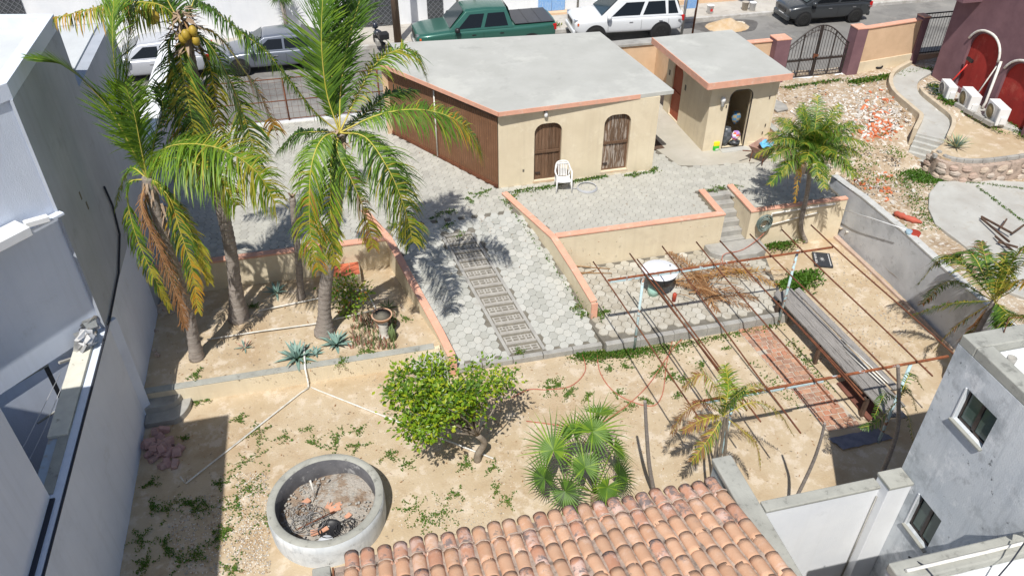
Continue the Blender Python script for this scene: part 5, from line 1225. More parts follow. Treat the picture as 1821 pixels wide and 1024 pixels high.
# ---- feathery palm by the stairs wall (right)
def radial_palm(t, c, nfr, L, leafL, mats, tip, droop=.9, n=40, up0=1.0, hang=.35, seed=1, w=.022, fwd=.6, az=None, rach=M_rach, rr=.011):
    rng = random.Random(seed)
    for k in range(nfr):
        a = (az[k] if az else 2.4*k+rng.uniform(-.3, .3)); lv = k/nfr; e = up0*(1-lv*1.1); LL = L*rng.uniform(.8, 1.1)
        d = Vector((math.cos(a), math.sin(a), 0)); pts = [c]; p = c.copy(); dirv = (d*math.cos(e)+UP*math.sin(e))
        for q in range(4):
            p = p+dirv*LL/4; dirv = (dirv-UP*droop*(.28+.1*q)).normalized(); pts.append(p.copy())
        frond('frond', t, pts, leafL, mats, tipmats=tip, n=n, hang=hang, rr=rr, w=w, fwd=fwd, vary=.3, rach=rach)
t = thing('date_palm', 'feathery green palm with one orange frond beside the wall right of the steps', 'palm tree')
b = PZ(1432, 430, -1.2); c = at(1443, 268, 15.7)
trunk(t, [b, at(1424, 400, 15.85), at(1436, 340, 15.8), c], .07, .055, M_barkp, 22, 10, 1.2)
radial_palm(t, c, 40, 1.36, .40, [G_, B_, G_, D_], [Y_, G_, G_], droop=.72, n=74, up0=1.3, seed=4, w=.019)
frond('frond', t, [c, at(1425, 290, 15.35), at(1418, 325, 15.2), at(1413, 360, 15.15)], .16, [O_], n=26, hang=.4, w=.025, label='small orange dying frond')
# ---- big drooping palm at right edge
t = thing('areca_palm', 'bushy olive-green palm with browning fronds against the grey wall at the right edge', 'palm tree')
c = at(1768, 535, 9.9); c = PU(1768, 535, 12.6); b = Vector((12.55, c.y+.25, -1.2))
trunk(t, [b, b.lerp(c, .5)+Vector((.08, 0, 0)), c], .07, .05, M_barkp, 18, 10, 1.2)
def FR(x2, y2, x1, y1, leafL=.30, m=None, tm=None, du=0, hang=.45):
    frond('frond', t, [c, PU(x1, y1, c.x+du*.5), PU(x2, y2, c.x+du)], leafL*1.45, m or [G_, D_, G_, Y_], tipmats=[D_, G_, BR_], n=96, hang=hang, w=.024, rr=.013, fwd=.6)
FR(1632, 505, 1690, 455, .34, tm=[BR_, D_, D_], du=-.3); FR(1622, 560, 1690, 540, .26, tm=[D_, BR_], du=-.5); FR(1668, 470, 1725, 450, .34, m=[G_, D_], du=.1)
FR(1880, 470, 1820, 440, .34, m=[Y_, B_, G_], du=.2); FR(1850, 560, 1800, 560, .3, du=-.3); FR(1745, 430, 1755, 470, .30, m=[G_, D_, B_], du=.4); FR(1800, 620, 1785, 575, .26, m=[D_, G_], du=-.4)
FR(1660, 625, 1700, 580, .24, m=[BR_, D_], du=-.2, hang=.6); FR(1700, 640, 1730, 590, .22, m=[BR_], du=.1, hang=.6); FR(1855, 510, 1810, 500, .3, m=[Y_, O_, G_], du=0); FR(1640, 540, 1690, 500, .26, m=[D_, G_], du=.3); FR(1790, 450, 1780, 490, .28, m=[Y_, G_], du=.2)
for k in range(5):
    a = c+Vector((rnd(-.1, .1), rnd(-.1, .1), .05)); frond('frond', t, [a, a+Vector((rnd(-.2, .3), rnd(-.2, .2), .5)), a+Vector((rnd(-.4, .6), rnd(-.3, .3), .9))], .16, [G_, Y_], n=24, hang=.2, w=.02, rr=.012)
# ---- palm by the tiled roof (centre right)
t = thing('areca_palm', 'small half-dried palm in front of the pergola, with pale brown curling fronds', 'palm tree')
b = Vector((6.0, 8.55, -1.2)); c = at(1287, 738, 8.45)
for k in range(3):
    o_ = Vector((rnd(-.12, .12), rnd(-.1, .1), 0)); trunk(t, [b+o_, b.lerp(c, .5)+o_*1.2, c+o_*.6], .032, .024, M_barkt, 14, 8, 1.2)
def FQ(pl, leafL, m, tm=None, hang=.45): frond('frond', t, [c]+[at(x, y, 8.45+dv) for x, y, dv in pl], leafL*1.35, m, tipmats=tm, n=70, hang=hang, w=.016, rr=.010, fwd=.6)
FQ([(1275, 690, .1), (1245, 665, .2), (1215, 690, .25)], .22, [Y_, BR_, G_], [BR_]); FQ([(1295, 690, .2), (1290, 650, .4)], .24, [G_, Y_, B_]); FQ([(1340, 715, .1), (1385, 735, .1), (1412, 775, .1)], .22, [Y_, G_, BR_], [BR_, Y_])
FQ([(1320, 700, .3), (1350, 685, .5), (1385, 700, .6)], .22, [G_, Y_], [BR_]); FQ([(1250, 745, 0), (1215, 765, 0)], .2, [BR_, Y_], [BR_]); FQ([(1260, 780, -.2), (1230, 820, -.3)], .2, [Y_, G_, BR_]); FQ([(1320, 765, -.1), (1345, 790, -.2), (1352, 830, -.3)], .18, [BR_, Y_])
FQ([(1250, 715, .2), (1215, 735, .3), (1195, 770, .3)], .2, [BR_], [BR_]); FQ([(1295, 715, -.1), (1325, 690, -.2)], .2, [G_, D_]); FQ([(1270, 715, -.1), (1255, 690, -.1)], .2, [D_, G_])
# ---- fan palms
def fan(t, hub, nrm, r, mats, n=30, spread=2*math.pi*.86, rot=0, droop=.25):
    nrm = nrm.normalized(); a = nrm.orthogonal().normalized(); b_ = nrm.cross(a); g = MB()
    for m in mats: g.mt(m)
    for k in range(n):
        th = rot-spread/2+spread*k/(n-1); d = (a*math.cos(th)+b_*math.sin(th)+nrm*.22).normalized(); g.mt(random.choice(mats))
        L = 1.3*r*(.84+.16*math.cos(th-rot))*rnd(.85, 1.1); s = nrm.cross(d).normalized(); nn = len(g.v); dj = rnd(.4, 1.8)
        ww = [.005, .021, .014, .006]; c_ = hub.copy(); dd = d.copy()
        for i in range(4): g.v += [tuple(c_-s*ww[i]), tuple(c_+nrm*.010*(1 if i in (1, 2) else 0)), tuple(c_+s*ww[i])]; c_ = c_+dd*L/4; dd = (dd-UP*droop*(.05+.30*i)*dj).normalized()
        g.v.append(tuple(c_))
        for i in range(3):
            for j in range(2): q = nn+3*i+j; g.face((q, q+1, q+4, q+3), True)
        q = nn+9; g.face((q, q+1, nn+12)); g.face((q+1, q+2, nn+12))
    return part('fan_leaf', g, t)
t = thing('fan_palm', 'bright green fan palm cluster at the eave of the tiled roof', 'fan palm')
fb = Vector((3.75, 8.75, -1.2)); fc = Vector((3.7, 8.75, -.75))
trunk(t, [fb, fb.lerp(fc, .5), fc], .11, .09, M_husk, 8, 10, 1.2)
fans = [((1054, 767), 9.05, (.15, -.55, .85), .62), ((984, 800), 8.95, (-.5, -.35, .8), .60), ((1005, 873), 8.5, (-.3, -.7, .6), .46), ((1080, 866), 8.35, (.15, -.75, .5), .36), ((1092, 795), 8.9, (.75, -.1, .7), .50), ((1040, 830), 8.8, (-.1, -.5, .9), .50), ((1100, 845), 8.6, (.7, -.4, .6), .46), ((1020, 770), 9.2, (-.3, .2, .9), .48), ((1065, 735), 9.25, (.1, .4, .9), .42), ((968, 850), 8.65, (-.7, -.5, .5), .42)]
for k, ((x, y), v, nv, r) in enumerate(fans):
    h = at(x, y, v); g = MB().mt(LG[1]); m_ = fc.lerp(h, .55)+Vector((0, 0, .12)); g.tube([tuple(p) for p in spline([fc, m_, h], 8)], .011, 5); part('petiole', g, t)
    fan(t, h, Vector(nv), r, [B_, G_, G_] if k not in (2, 6, 9) else [G_, D_], rot=rnd(0, 6), droop=.35)
# small palm across street, shrubs there
t = thing('fan_palm', 'tiny dark palm growing against the white building across the street', 'palm tree')
c = Vector((-1.55, 34.5, 1.05)); part('trunk', MB().mt(M_barkp).tube([(-1.5, 34.5, -.7), c], .09, 8), t)
for k in range(14):
    a = 2.4*k; fan(t, c+Vector((.12*math.cos(a), .12*math.sin(a), .05)), Vector((math.cos(a), math.sin(a), .4)), .5, [D_, G_], 12, 2.2, rnd(0, 6))
# ---- bare stems
for lb, P_, r in (('thin bare palm stem, leftmost of the three bare stems near the tiled roof', [Vector((4.95, 8.75, -1.25)), at(1155, 830, 8.72), at(1150, 770, 8.70), at(1147, 713, 8.68)], .045),
                  ('thin bare leaning palm stem at the edge of the dark shadow, the middle bare stem', [Vector((7.2, 7.75, -1.25)), at(1440, 835, 7.65), at(1457, 790, 7.55), at(1467, 752, 7.5)], .036)):
    t = thing('bare_stem', lb, 'bare stem', 'bare palm stems'); trunk(t, P_, r, r*.62, M_barkl, 40, 9, 1.25, 'stem')
t = thing('bare_stem', 'thin stem with a few small green fronds in the shade, rightmost of the bare stems', 'bare stem', 'bare palm stems')
P_ = [Vector((8.95, 7.7, -1.25)), at(1592, 780, 7.75), at(1598, 710, 7.8), at(1597, 650, 7.8)]; trunk(t, P_, .045, .03, M_barkl, 40, 9, 1.25, 'stem')
for pl in ([(1615, 690, .1), (1630, 730, .15)], [(1575, 700, -.1), (1555, 740, -.2)], [(1620, 665, .2), (1640, 690, .3)], [(1560, 750, 0), (1530, 760, 0)], [(1615, 740, .1), (1625, 790, .1)]):
    frond('frond', t, [P_[2]]+[at(x, y, 7.8+dv) for x, y, dv in pl], .17, [G_, D_], n=24, hang=.4, w=.02, rr=.008)
# ---- lime tree
t = thing('lime_tree', 'round bright yellow-green lime tree in the sandy garden beside the ramp', 'tree')
tb = Vector((1.78, 10.42, -1.22)); pc = at(803, 708, 10.6)
limbs = []
part('trunk', MB().mt(M_barkt).tube([tuple(p) for p in spline([tb, tb+Vector((.03, 0, .22)), tb+Vector((.16, .0, .50)), tb+Vector((.02, -.05, .80))], 12)], [.085-.03*i/12 for i in range(13)], 9), t)
fork = tb+Vector((.02, -.05, .80)); cen = []
rng = random.Random(11)
for k in range(36):
    th = rng.uniform(0, 6.283); ph = rng.uniform(-.75, 1); r = rng.uniform(.45, 1.08)*(1.0+.24*math.sin(3*th+1))
    e = pc+Vector((math.cos(th)*math.cos(ph)*1.10*r, math.sin(th)*math.cos(ph)*.88*r, math.sin(ph)*.74*r-.02)); m_ = fork.lerp(e, .5)+Vector((rng.uniform(-.15, .15), rng.uniform(-.15, .15), .1))
    q_ = prj(e)
    if q_[0] > 800 and q_[1] > 738: continue
    g = MB().mt(M_barkt); g.tube([tuple(p) for p in spline([fork, m_, e], 8)], [.024-.018*i/8 for i in range(9)], 5); part('branch', g, t); cen.append(e)
    for q in range(2): cen.append(e+Vector((rng.uniform(-.25, .25), rng.uniform(-.25, .25), rng.uniform(-.12, .15))))
def leafcloud(mb, cens, n, rad, mats, L=.075, wts=None, flat=.6, rngs=5):
    rg = random.Random(rngs)
    for m in mats: mb.mt(m)
    for k in range(n):
        c = cens[rg.randrange(len(cens))]; v = Vector((rg.gauss(0, 1), rg.gauss(0, 1), rg.gauss(0, flat)))*rad*.5; p = c+v
        d = (v.normalized()+Vector((rg.uniform(-.9, .9), rg.uniform(-.9, .9), rg.uniform(-.4, .6)))).normalized(); s = d.cross(UP+Vector((rg.uniform(-.7, .7), rg.uniform(-.7, .7), 0))).normalized()
        l = L*rg.uniform(.6, 1.25); u_ = s.cross(d); mb.mt(rg.choices(mats, wts)[0])
        a = p+d*l*.5-s*l*.27; b_ = p+d*l*.5+s*l*.27; e = p+d*l-u_*l*.12; nn = len(mb.v); mb.v += [tuple(p), tuple(a), tuple(e), tuple(b_), tuple(p+d*l*.5-u_*l*.06)]
        mb.face((nn, nn+1, nn+4)); mb.face((nn+1, nn+2, nn+4)); mb.face((nn+2, nn+3, nn+4)); mb.face((nn+3, nn, nn+4))
g = MB(); leafcloud(g, cen, 5200, .23, M_lime, .10, (5, 2.8, 3.4)); o = part('foliage', g, t); o['kind'] = 'stuff'
for k in range(26):
    c_ = random.choice(cen); e = c_+Vector((rnd(-1, 1), rnd(-1, 1), rnd(-.1, 1))).normalized()*rnd(.2, .36); part('twig', MB().mt(M_barkl).tube([tuple(c_), tuple(e)], .005, 4), t)
# ---- croton by the red tiles
t = thing('croton_shrub', 'small shrub with green and yellow-red leaves in front of the red tiles', 'shrub')
b = PZ(622, 552, -.76); g = MB().mt(M_barkt)
cens = []
for k in range(7):
    e = b+Vector((rnd(-.25, .28), rnd(-.2, .2), rnd(.35, .8))); g.tube([b, b.lerp(e, .5)+Vector((rnd(-.05, .05), 0, .05)), e], .012, 5); cens.append(e)
part('stem', g, t)
g = MB(); leafcloud(g, cens, 620, .3, [LG[1], LG[0], LG[2], mat('croton_red', (.35, .12, .03), .4, (.45, .25, .04), 6, .5, trans=.2)], .10, (5, 3, 2, .8)); part('foliage', g, t)
g = MB(); leafcloud(g, [b+Vector((-.05, -.12, .12))], 120, .2, [LG[1]], .09); part('low_foliage', g, t)
# ---- agaves
def agave(label, c, r, n, mats=(M_agave,), grp=None, w=.055, el=(.15, 1.3), name='agave'):
    t = thing(name, label, 'succulent', grp)
    for k in range(n):
        g = MB().mt(random.choice(mats)); a = 2.399*k; f = k/n; e = el[0]+(el[1]-el[0])*f+rnd(-.1, .1); L = r*(1-.25*f)*rnd(.85, 1.1); d = Vector((math.cos(a), math.sin(a), 0))
        dv = d*math.cos(e)+UP*math.sin(e); s = d.cross(UP); p = Vector(c)+d*.02; nn = len(g.v); ww = [.6, 1.0, .9, .5]
        for i in range(4): g.v += [tuple(p-s*w*ww[i]*.5), tuple(p-UP*.012), tuple(p+s*w*ww[i]*.5)]; p = p+dv*L/4; dv = (dv-UP*.10*(1.5-f)).normalized()
        g.v.append(tuple(p))
        for i in range(3):
            for j in range(2): q = nn+3*i+j; g.face((q, q+1, q+4, q+3), True)
        q = nn+9; g.face((q, q+1, nn+12)); g.face((q+1, q+2, nn+12)); part('leaf', g, t)
agave('large blue-green agave on the bed wall above the pipe junction', PZ(528, 636, -.76), .52, 26, w=.085)
agave('large blue-green agave right of the rightmost coconut trunk', PZ(598, 612, -.76), .44, 22, w=.08)
agave('blue-green agave against the back wall between the palm trunks', PZ(492, 520, -.76), .38, 18, w=.06)
agave('small reddish agave alone on the sand of the palm bed', PZ(436, 618, -.76), .27, 15, (M_agave, MC['terracotta_c']), w=.035)
agave('small agave beside the large agave on the bed wall', PZ(562, 628, -.76), .22, 14, w=.05)
agave('dark agave in the corner of the palm bed behind the planter bowl', PZ(690, 548, -.76), .30, 16, (LG[4], M_agave2), w=.035)
agave('agave on the sand just left of the red tiled ledge', PZ(600, 505, -.76), .28, 14, w=.04)
agave('spiky grey-green agave clump between the curved walkway and the AC units', PZ(1700, 262, -.2), .55, 46, (M_agave2, M_agave), w=.05, el=(.5, 1.45))
g = MB()
M_succ = [mat('succulent_green', (.13, .18, .07), .6), mat('succulent_red', (.30, .14, .10), .6), mat('succulent_dry', (.34, .27, .19), .8)]
for m in M_succ: g.mt(m)
for k in range(430):
    p = PZ(rnd(625, 705), rnd(560, 622), -.76); g.mt(random.choice(M_succ)); d = Vector((rnd(-.4, .4), rnd(-.4, .4), 1)); leaf_blade(g, p, d, rnd(.08, .26), .03, .03, 2, Vector((0, -1, 0)))
struct('succulent_patch', g, kind='stuff')
t = thing('cactus', 'clump of upright green cactus stems beside the baluster planter', 'cactus')
for k in range(7):
    p = PZ(702+rnd(-8, 10), 600+rnd(-6, 8), -.76); part('stem', MB().mt(M_succ[0]).tube([p, p+Vector((rnd(-.05, .05), 0, .2)), p+Vector((rnd(-.08, .08), rnd(-.05, .05), rnd(.3, .42)))], [.03, .034, .015], 7), t)
# ---- weeds and litter (uncountable ground cover)
def creeper(g, c, n, L, mats, rad=.03, leaves=16, z=0.):
    rad *= .95; leaves = int(leaves*1.5); L *= 1.25; n = int(n*1.4)+1
    for k in range(n):
        a = rnd(0, 6.28); p = Vector(c); d = Vector((math.cos(a), math.sin(a), 0)); l = L*rnd(.5, 1.1)
        for q in range(leaves):
            p = p+d*l/leaves; d = (d+Vector((rnd(-.22, .22), rnd(-.22, .22), 0))).normalized()
            if random.random() < .35: continue
            for s in range(1 if random.random() < .5 else 2):
                g.mt(random.choice(mats)); e = Vector((rnd(-1, 1), rnd(-1, 1), rnd(.1, .9))); leaf_blade(g, p+Vector((random.gauss(0, .022), random.gauss(0, .022), .008)), e, rad*rnd(.8, 1.6), rad*.9, 0, 2, Vector((rnd(-.5, .5), rnd(-.5, .5), 1)))
def patch(g, pts, mats, n, rad, zz=.0, h=.6):
    for k in range(n):
        p = random.choice(pts); p = Vector((p[0]+random.gauss(0, p[3] if len(p) > 3 else .12), p[1]+random.gauss(0, p[3] if len(p) > 3 else .12), p[2]+zz)); g.mt(random.choice(mats))
        leaf_blade(g, p, Vector((rnd(-1, 1), rnd(-1, 1), rnd(.2, 1.2))), rad*rnd(.6, 1.6), rad*.7, .1, 2, Vector((rnd(-.5, .5), rnd(-.5, .5), 1)))
gw_ = MB(); Wa = [M_weed[0], M_weed[0], M_weed[1]]
for m in M_weed: gw_.mt(m)
for x, y, n, L in ((440, 820, 6, .5), (460, 770, 5, .3), (440, 870, 9, .45), (470, 920, 6, .4), (425, 900, 5, .35), (600, 785, 6, .35), (560, 790, 4, .3), (640, 790, 4, .25), (510, 775, 3, .25), (540, 765, 2, .15), (690, 810, 5, .22), (725, 825, 4, .18), (635, 765, 4, .2),
        (790, 905, 7, .38), (735, 905, 6, .35), (760, 925, 5, .3), (815, 880, 3, .2), (885, 870, 3, .2), (905, 890, 3, .2), (830, 825, 5, .2), (880, 830, 4, .2), (995, 685, 8, .32), (975, 690, 6, .25), (1010, 700, 5, .2), (1045, 705, 4, .2), (1115, 655, 4, .15), (1085, 655, 3, .12),
        (1170, 660, 7, .30), (1190, 670, 6, .25), (1215, 680, 4, .2), (1150, 710, 4, .2), (1205, 700, 3, .15), (1100, 700, 3, .15), (1120, 720, 3, .2), (370, 705, 6, .22), (350, 712, 4, .15), (425, 745, 4, .2),
        (345, 905, 5, .25), (390, 860, 4, .2), (370, 900, 5, .3), (300, 905, 6, .3), (330, 895, 4, .2), (270, 900, 4, .2), (385, 960, 6, .3), (350, 985, 5, .25), (400, 945, 5, .2), (320, 1000, 5, .3), (290, 970, 5, .25), (250, 960, 6, .3), (260, 1005, 6, .3), (420, 1010, 6, .25), (590, 835, 3, .2), (1250, 650, 3, .2), (1440, 640, 2, .15), (1290, 620, 2, .1), (325, 780, 3, .12), (265, 860, 4, .2)):
    creeper(gw_, PZ(x, y, -1.185), n, L, Wa, .028, 14)
for x, y, z, n, L in ((345, 665, -.74, 5, .2), (605, 645, -.74, 5, .2), (720, 565, -.74, 4, .15), (700, 575, -.74, 4, .2), (650, 625, -.74, 5, .2), (450, 545, -.74, 5, .15), (540, 640, -.74, 5, .15), (775, 385, .01, 6, .28), (800, 378, .01, 5, .2), (795, 400, .01, 5, .2), (850, 345, .01, 6, .25), (835, 355, .01, 4, .2), (865, 340, .01, 3, .15), (700, 400, .01, 4, .2),
        (1280, 335, .01, 5, .2), (1265, 340, .01, 4, .2), (1305, 330, .01, 4, .2), (1160, 303, .01, 4, .15), (1165, 300, .01, 3, .12), (1130, 312, .01, 4, .15), (1265, 250, .01, 3, .1), (780, 275, .01, 3, .12), (1065, 560, -.93, 6, .25), (1075, 555, -.93, 5, .2), (1025, 545, -.8, 5, .2), (1035, 560, -.85, 4, .15), (925, 625, -1.05, 4, .15), (820, 420, .0, 4, .2)):
    creeper(gw_, PZ(x, y, z), n, L, Wa, .028, 12)
# weeds along wall foots
def foot(x0, y0, x1, y1, z, n, sp=.05, rad=.05, mats=Wa, h=1):
    a = PZ(x0, y0, z); b_ = PZ(x1, y1, z)
    for k in range(n): p = a.lerp(b_, random.random()); gw_.mt(random.choice(mats)); leaf_blade(gw_, p+Vector((random.gauss(0, sp), -abs(random.gauss(0, sp)), .0)), Vector((rnd(-1, 1), rnd(-1, .4), rnd(.2, 1.2)*h)), rad*rnd(.6, 1.6), rad*.65, .1, 2, Vector((rnd(-.5, .5), rnd(-.5, .5), 1)))
foot(910, 340, 990, 328, 0, 420, .10); foot(1015, 322, 1075, 312, 0, 420, .07); foot(1110, 312, 1165, 303, 0, 160, .06); foot(900, 360, 915, 345, 0, 120, .06)
foot(905, 365, 1045, 550, -.4, 60, .03, .035)
for i in range(26):
    f = i/26; v = 18.3-f*4.5; u = 4.18+(18.4-v)*.265-.10; z = ramp_z(v)
    for k in range(rnd(2, 14).__int__()): gw_.mt(random.choice(Wa)); leaf_blade(gw_, Vector((u+rnd(-.07, .03), v+rnd(-.1, .1), z)), Vector((rnd(-1, .3), rnd(-1, 1), rnd(.2, 1))), rnd(.03, .07), .03, .1, 2)
foot(1020, 630, 1200, 612, -1.19, 1300, .16, .045, [M_weed[0], M_weed[1], MC['palm_leaf_green']]); foot(1030, 628, 1130, 620, -1.19, 1300, .13, .06); foot(1100, 625, 1210, 600, -1.19, 500, .3, .04); foot(1200, 612, 1380, 575, -1.19, 500, .10, .05)
foot(1360, 430, 1400, 425, -1.1, 700, .2, .08); foot(1395, 505, 1430, 480, -1.15, 1500, .22, .08, [MC['palm_leaf_green'], M_weed[0]])
foot(1335, 640, 1420, 720, -1.19, 100, .10, .05); foot(1400, 600, 1470, 690, -1.19, 160, .08, .05)
foot(1510, 145, 1640, 122, -.1, 1500, .16, .08); foot(1390, 155, 1500, 140, -.1, 360, .12, .07); foot(1610, 300, 1660, 320, -.85, 1600, .28, .06, [MC['palm_leaf_green'], M_weed[0]]); foot(1600, 310, 1650, 400, -.85, 700, .22, .05); foot(1655, 150, 1690, 185, -.1, 700, .12, .08)
foot(1690, 185, 1780, 235, -.15, 400, .1, .05); foot(1790, 215, 1821, 245, -.15, 260, .12, .06); foot(1700, 320, 1821, 335, -.8, 200, .05, .04)
foot(1735, 330, 1821, 395, -.79, 260, .03, .04); foot(990, 45, 960, 38, -.62, 160, .15, .1, [M_weed[1]])
for k in range(46): patch(gw_, [tuple(PZ(rnd(1385, 1600), rnd(170, 330), lot_z(16, 20)-.0))+(.14,)], [M_weed[0], M_weed[1], M_weed[1]], 34, .06)
struct('weeds', gw_, kind='stuff')
# gravel and crumbs
gg = MB()
Mg = [M_gravel, mat('pale_crumb', (.68, .64, .57), .95), mat('tan_crumb', (.40, .29, .19), .95)]
for m in Mg: gg.mt(m)
def crumbs(n, x0, x1, y0, y1, z, s0=.008, s1=.022, mats=Mg):
    for k in range(n):
        p = PZ(rnd(x0, x1), rnd(y0, y1), z); gg.mt(random.choice(mats)); s = rnd(s0, s1); blob(gg, (p.x, p.y, p.z+s*.2), s, s*rnd(.6, 1), s*.6, k, rnd(0, 3), 4, 2)
crumbs(1400, 420, 480, 840, 1020, -1.195); crumbs(900, 300, 420, 880, 1020, -1.195); crumbs(1300, 880, 1300, 640, 880, -1.195, .006, .016); crumbs(700, 500, 900, 720, 900, -1.195, .005, .013); crumbs(900, 1380, 1650, 480, 640, -1.195, .006, .018); crumbs(500, 300, 760, 520, 680, -.75, .005, .014); crumbs(500, 1480, 1620, 440, 620, -1.195, .01, .03, [Mg[2], Mg[0]]); crumbs(600, 700, 900, 880, 940, -1.195, .005, .016)
struct('gravel', gg, kind='stuff')
gl = MB()
for m in (LG[3], M_husk, M_barkt): gl.mt(m)
for (n_, x0, x1, y0, y1, z_) in ((500, 300, 900, 650, 980, -1.19), (420, 880, 1450, 620, 860, -1.19), (260, 1390, 1650, 470, 680, -1.19), (300, 290, 760, 500, 680, -.75), (120, 480, 900, 260, 440, .008), (90, 920, 1330, 330, 440, .008), (160, 780, 1050, 380, 620, None)):
    for k in range(n_):
        x, y = rnd(x0, x1), rnd(y0, y1); p = PZ(x, y, -.5 if z_ is None else z_)
        if z_ is None: p = PZ(x, y, ramp_z(p.y)+.006)
        if z_ == -1.19 and p.y > 13.0: continue
        gl.mt(random.choice((LG[3], M_husk, M_barkt))); leaf_blade(gl, p+Vector((0, 0, .006)), Vector((rnd(-1, 1), rnd(-1, 1), rnd(0, .25))), rnd(.025, .07), rnd(.010, .022), .05, 2)
struct('leaf_litter', gl, kind='stuff')
gg = MB()
Mr = [mat('white_rubble', (.66, .63, .58), .95), M_gravel, mat('orange_rubble', (.62, .20, .09), .9, (.5, .15, .07), 5, .5), MC['tan_crumb']]
for m in Mr: gg.mt(m)
def rub(n, cx_, cy_, sx, sy, wts, s0, s1):
    n = int(n*1.15)
    for k in range(n):
        x = random.gauss(cx_, sx); y = random.gauss(cy_, sy)
        q = PZ(x, y, -.3); z = lot_z(q.x, q.y); q = PZ(x, y, z)
        if q.x < 13.3 or q.y > 24: continue
        s = s0+(s1-s0)*random.random()**3*2.0; m_ = random.choices(Mr, wts)[0]; gg.mt(m_)
        M_ = Matrix.Translation((q.x, q.y, z+s*.4)) @ Euler((rnd(-.6, .6), rnd(-.6, .6), rnd(0, 3))).to_matrix().to_4x4()
        gg.box(-s, s, -s*rnd(.4, .9), s*.6, -s*.3, s*rnd(.15, .5), M_)
rub(1200, 1562, 250, 17, 32, (2.6, 1.5, 7, 2), .02, .055); rub(1500, 1500, 190, 50, 24, (7, 4, .1, 4), .008, .032); rub(500, 1560, 205, 35, 20, (7, 3, .3, 2), .012, .045); rub(600, 1530, 330, 40, 40, (2, 2, 1.2, 5), .012, .04)
struct('rubble', gg, kind='stuff')
# ---- dead frond heap on the patio
t = thing('frond_heap', 'heap of dry brown palm fronds lying on the hexagonal patio', 'dead fronds')
for (a, b_, m_) in (((1195, 500), (1395, 480), [BR_, O_]), ((1190, 500), (1330, 545), [BR_]), ((1210, 470), (1275, 552), [BR_]), ((1260, 500), (1185, 445), [BR_]), ((1250, 470), (1380, 505), [O_, BR_]), ((1205, 480), (1330, 470), [BR_]), ((1225, 520), (1345, 530), [BR_]), ((1340, 480), (1225, 500), [BR_]), ((1300, 540), (1200, 500), [BR_]), ((1270, 545), (1230, 470), [BR_])):
    A_ = PZ(*a, -.86); B2 = PZ(*b_, -.90); m2 = A_.lerp(B2, .5)+Vector((rnd(-.1, .1), rnd(-.1, .1), .12))
    frond('frond', t, [A_, m2, B2], .34, m_, n=38, hang=.10, w=.02, rr=.02, rach=M_rachb, fwd=1.1, vary=.35, lift=.0)
for k in range(26):
    A_ = PZ(rnd(1200, 1290), rnd(470, 530), -.88); d = Vector((rnd(.2, 1), rnd(-.8, .3), rnd(-.02, .12))); part('dry_stalk', MB().mt(M_rachb).tube([A_, A_+d*.35+Vector((0, 0, .05)), A_+d*.8], .009, 5), t)
t = thing('shovel', 'red shovel head and sticks lying against the foot of the terrace wall', 'shovel')
a = PZ(1002, 458, -.6)
part('blade', MB().mt(mat('faded_red_metal', (.48, .12, .08), .6)).poly([PZ(1000, 456, -.55), PZ(1028, 478, -.7), PZ(1018, 482, -.9), PZ(1008, 478, -.85)]), t)
for (x0, y0, x1, y1) in ((1015, 472, 1085, 478), (1020, 484, 1088, 486), (1024, 490, 1060, 480)): part('stick', MB().mt(M_rachb).tube([PZ(x0, y0, -.9), PZ(x1, y1, -.93)], .013, 5), t)
# ---- stone piles
def stones(label, grp, pts, mats, s0, s1, z):
    for k, (x, y, dz) in enumerate(pts):
        p = PZ(x, y, z); s = rnd(s0, s1); M_ = Matrix.Translation((p.x, p.y, z+s*.5+dz)) @ Euler((rnd(-.5, .5), rnd(-.5, .5), rnd(0, 3))).to_matrix().to_4x4()
        g = MB().mt(random.choice(mats)); a, b_, c_ = s*rnd(.8, 1.2), s*rnd(.6, .9), s*rnd(.5, .8)
        g.box(-a, a, -b_, b_, -c_, c_, M_); g.v = [(v[0]+rnd(-.2, .2)*s, v[1]+rnd(-.2, .2)*s, v[2]+rnd(-.15, .15)*s) for v in g.v]
        o = struct('stone', g, None, .012); o.pop('kind'); tag(o, label, 'stone', grp)
random.seed(21)
pts = [(285+random.gauss(0, 17), 805+random.gauss(0, 14), 0) for k in range(24)]+[(285+random.gauss(0, 9), 800+random.gauss(0, 8), .10) for k in range(10)]+[(292, 768, 0), (262, 790, 0)]
stones('broken pinkish stone in the heap at the foot of the tall left wall', 'pink stones heaped by the left wall', pts, M_pink, .07, .115, -1.2)
stones('rounded stone piled in the far left corner of the palm bed', 'stones in the corner of the palm bed', [(rnd(283, 310), rnd(535, 560), 0) for k in range(11)], M_stone, .06, .09, -.78)
stones('rounded stone lying along the foot of the left wall in the palm bed', 'stones along the left wall', [(rnd(272, 282), rnd(575, 640), 0) for k in range(5)], M_stone, .04, .06, -.78)
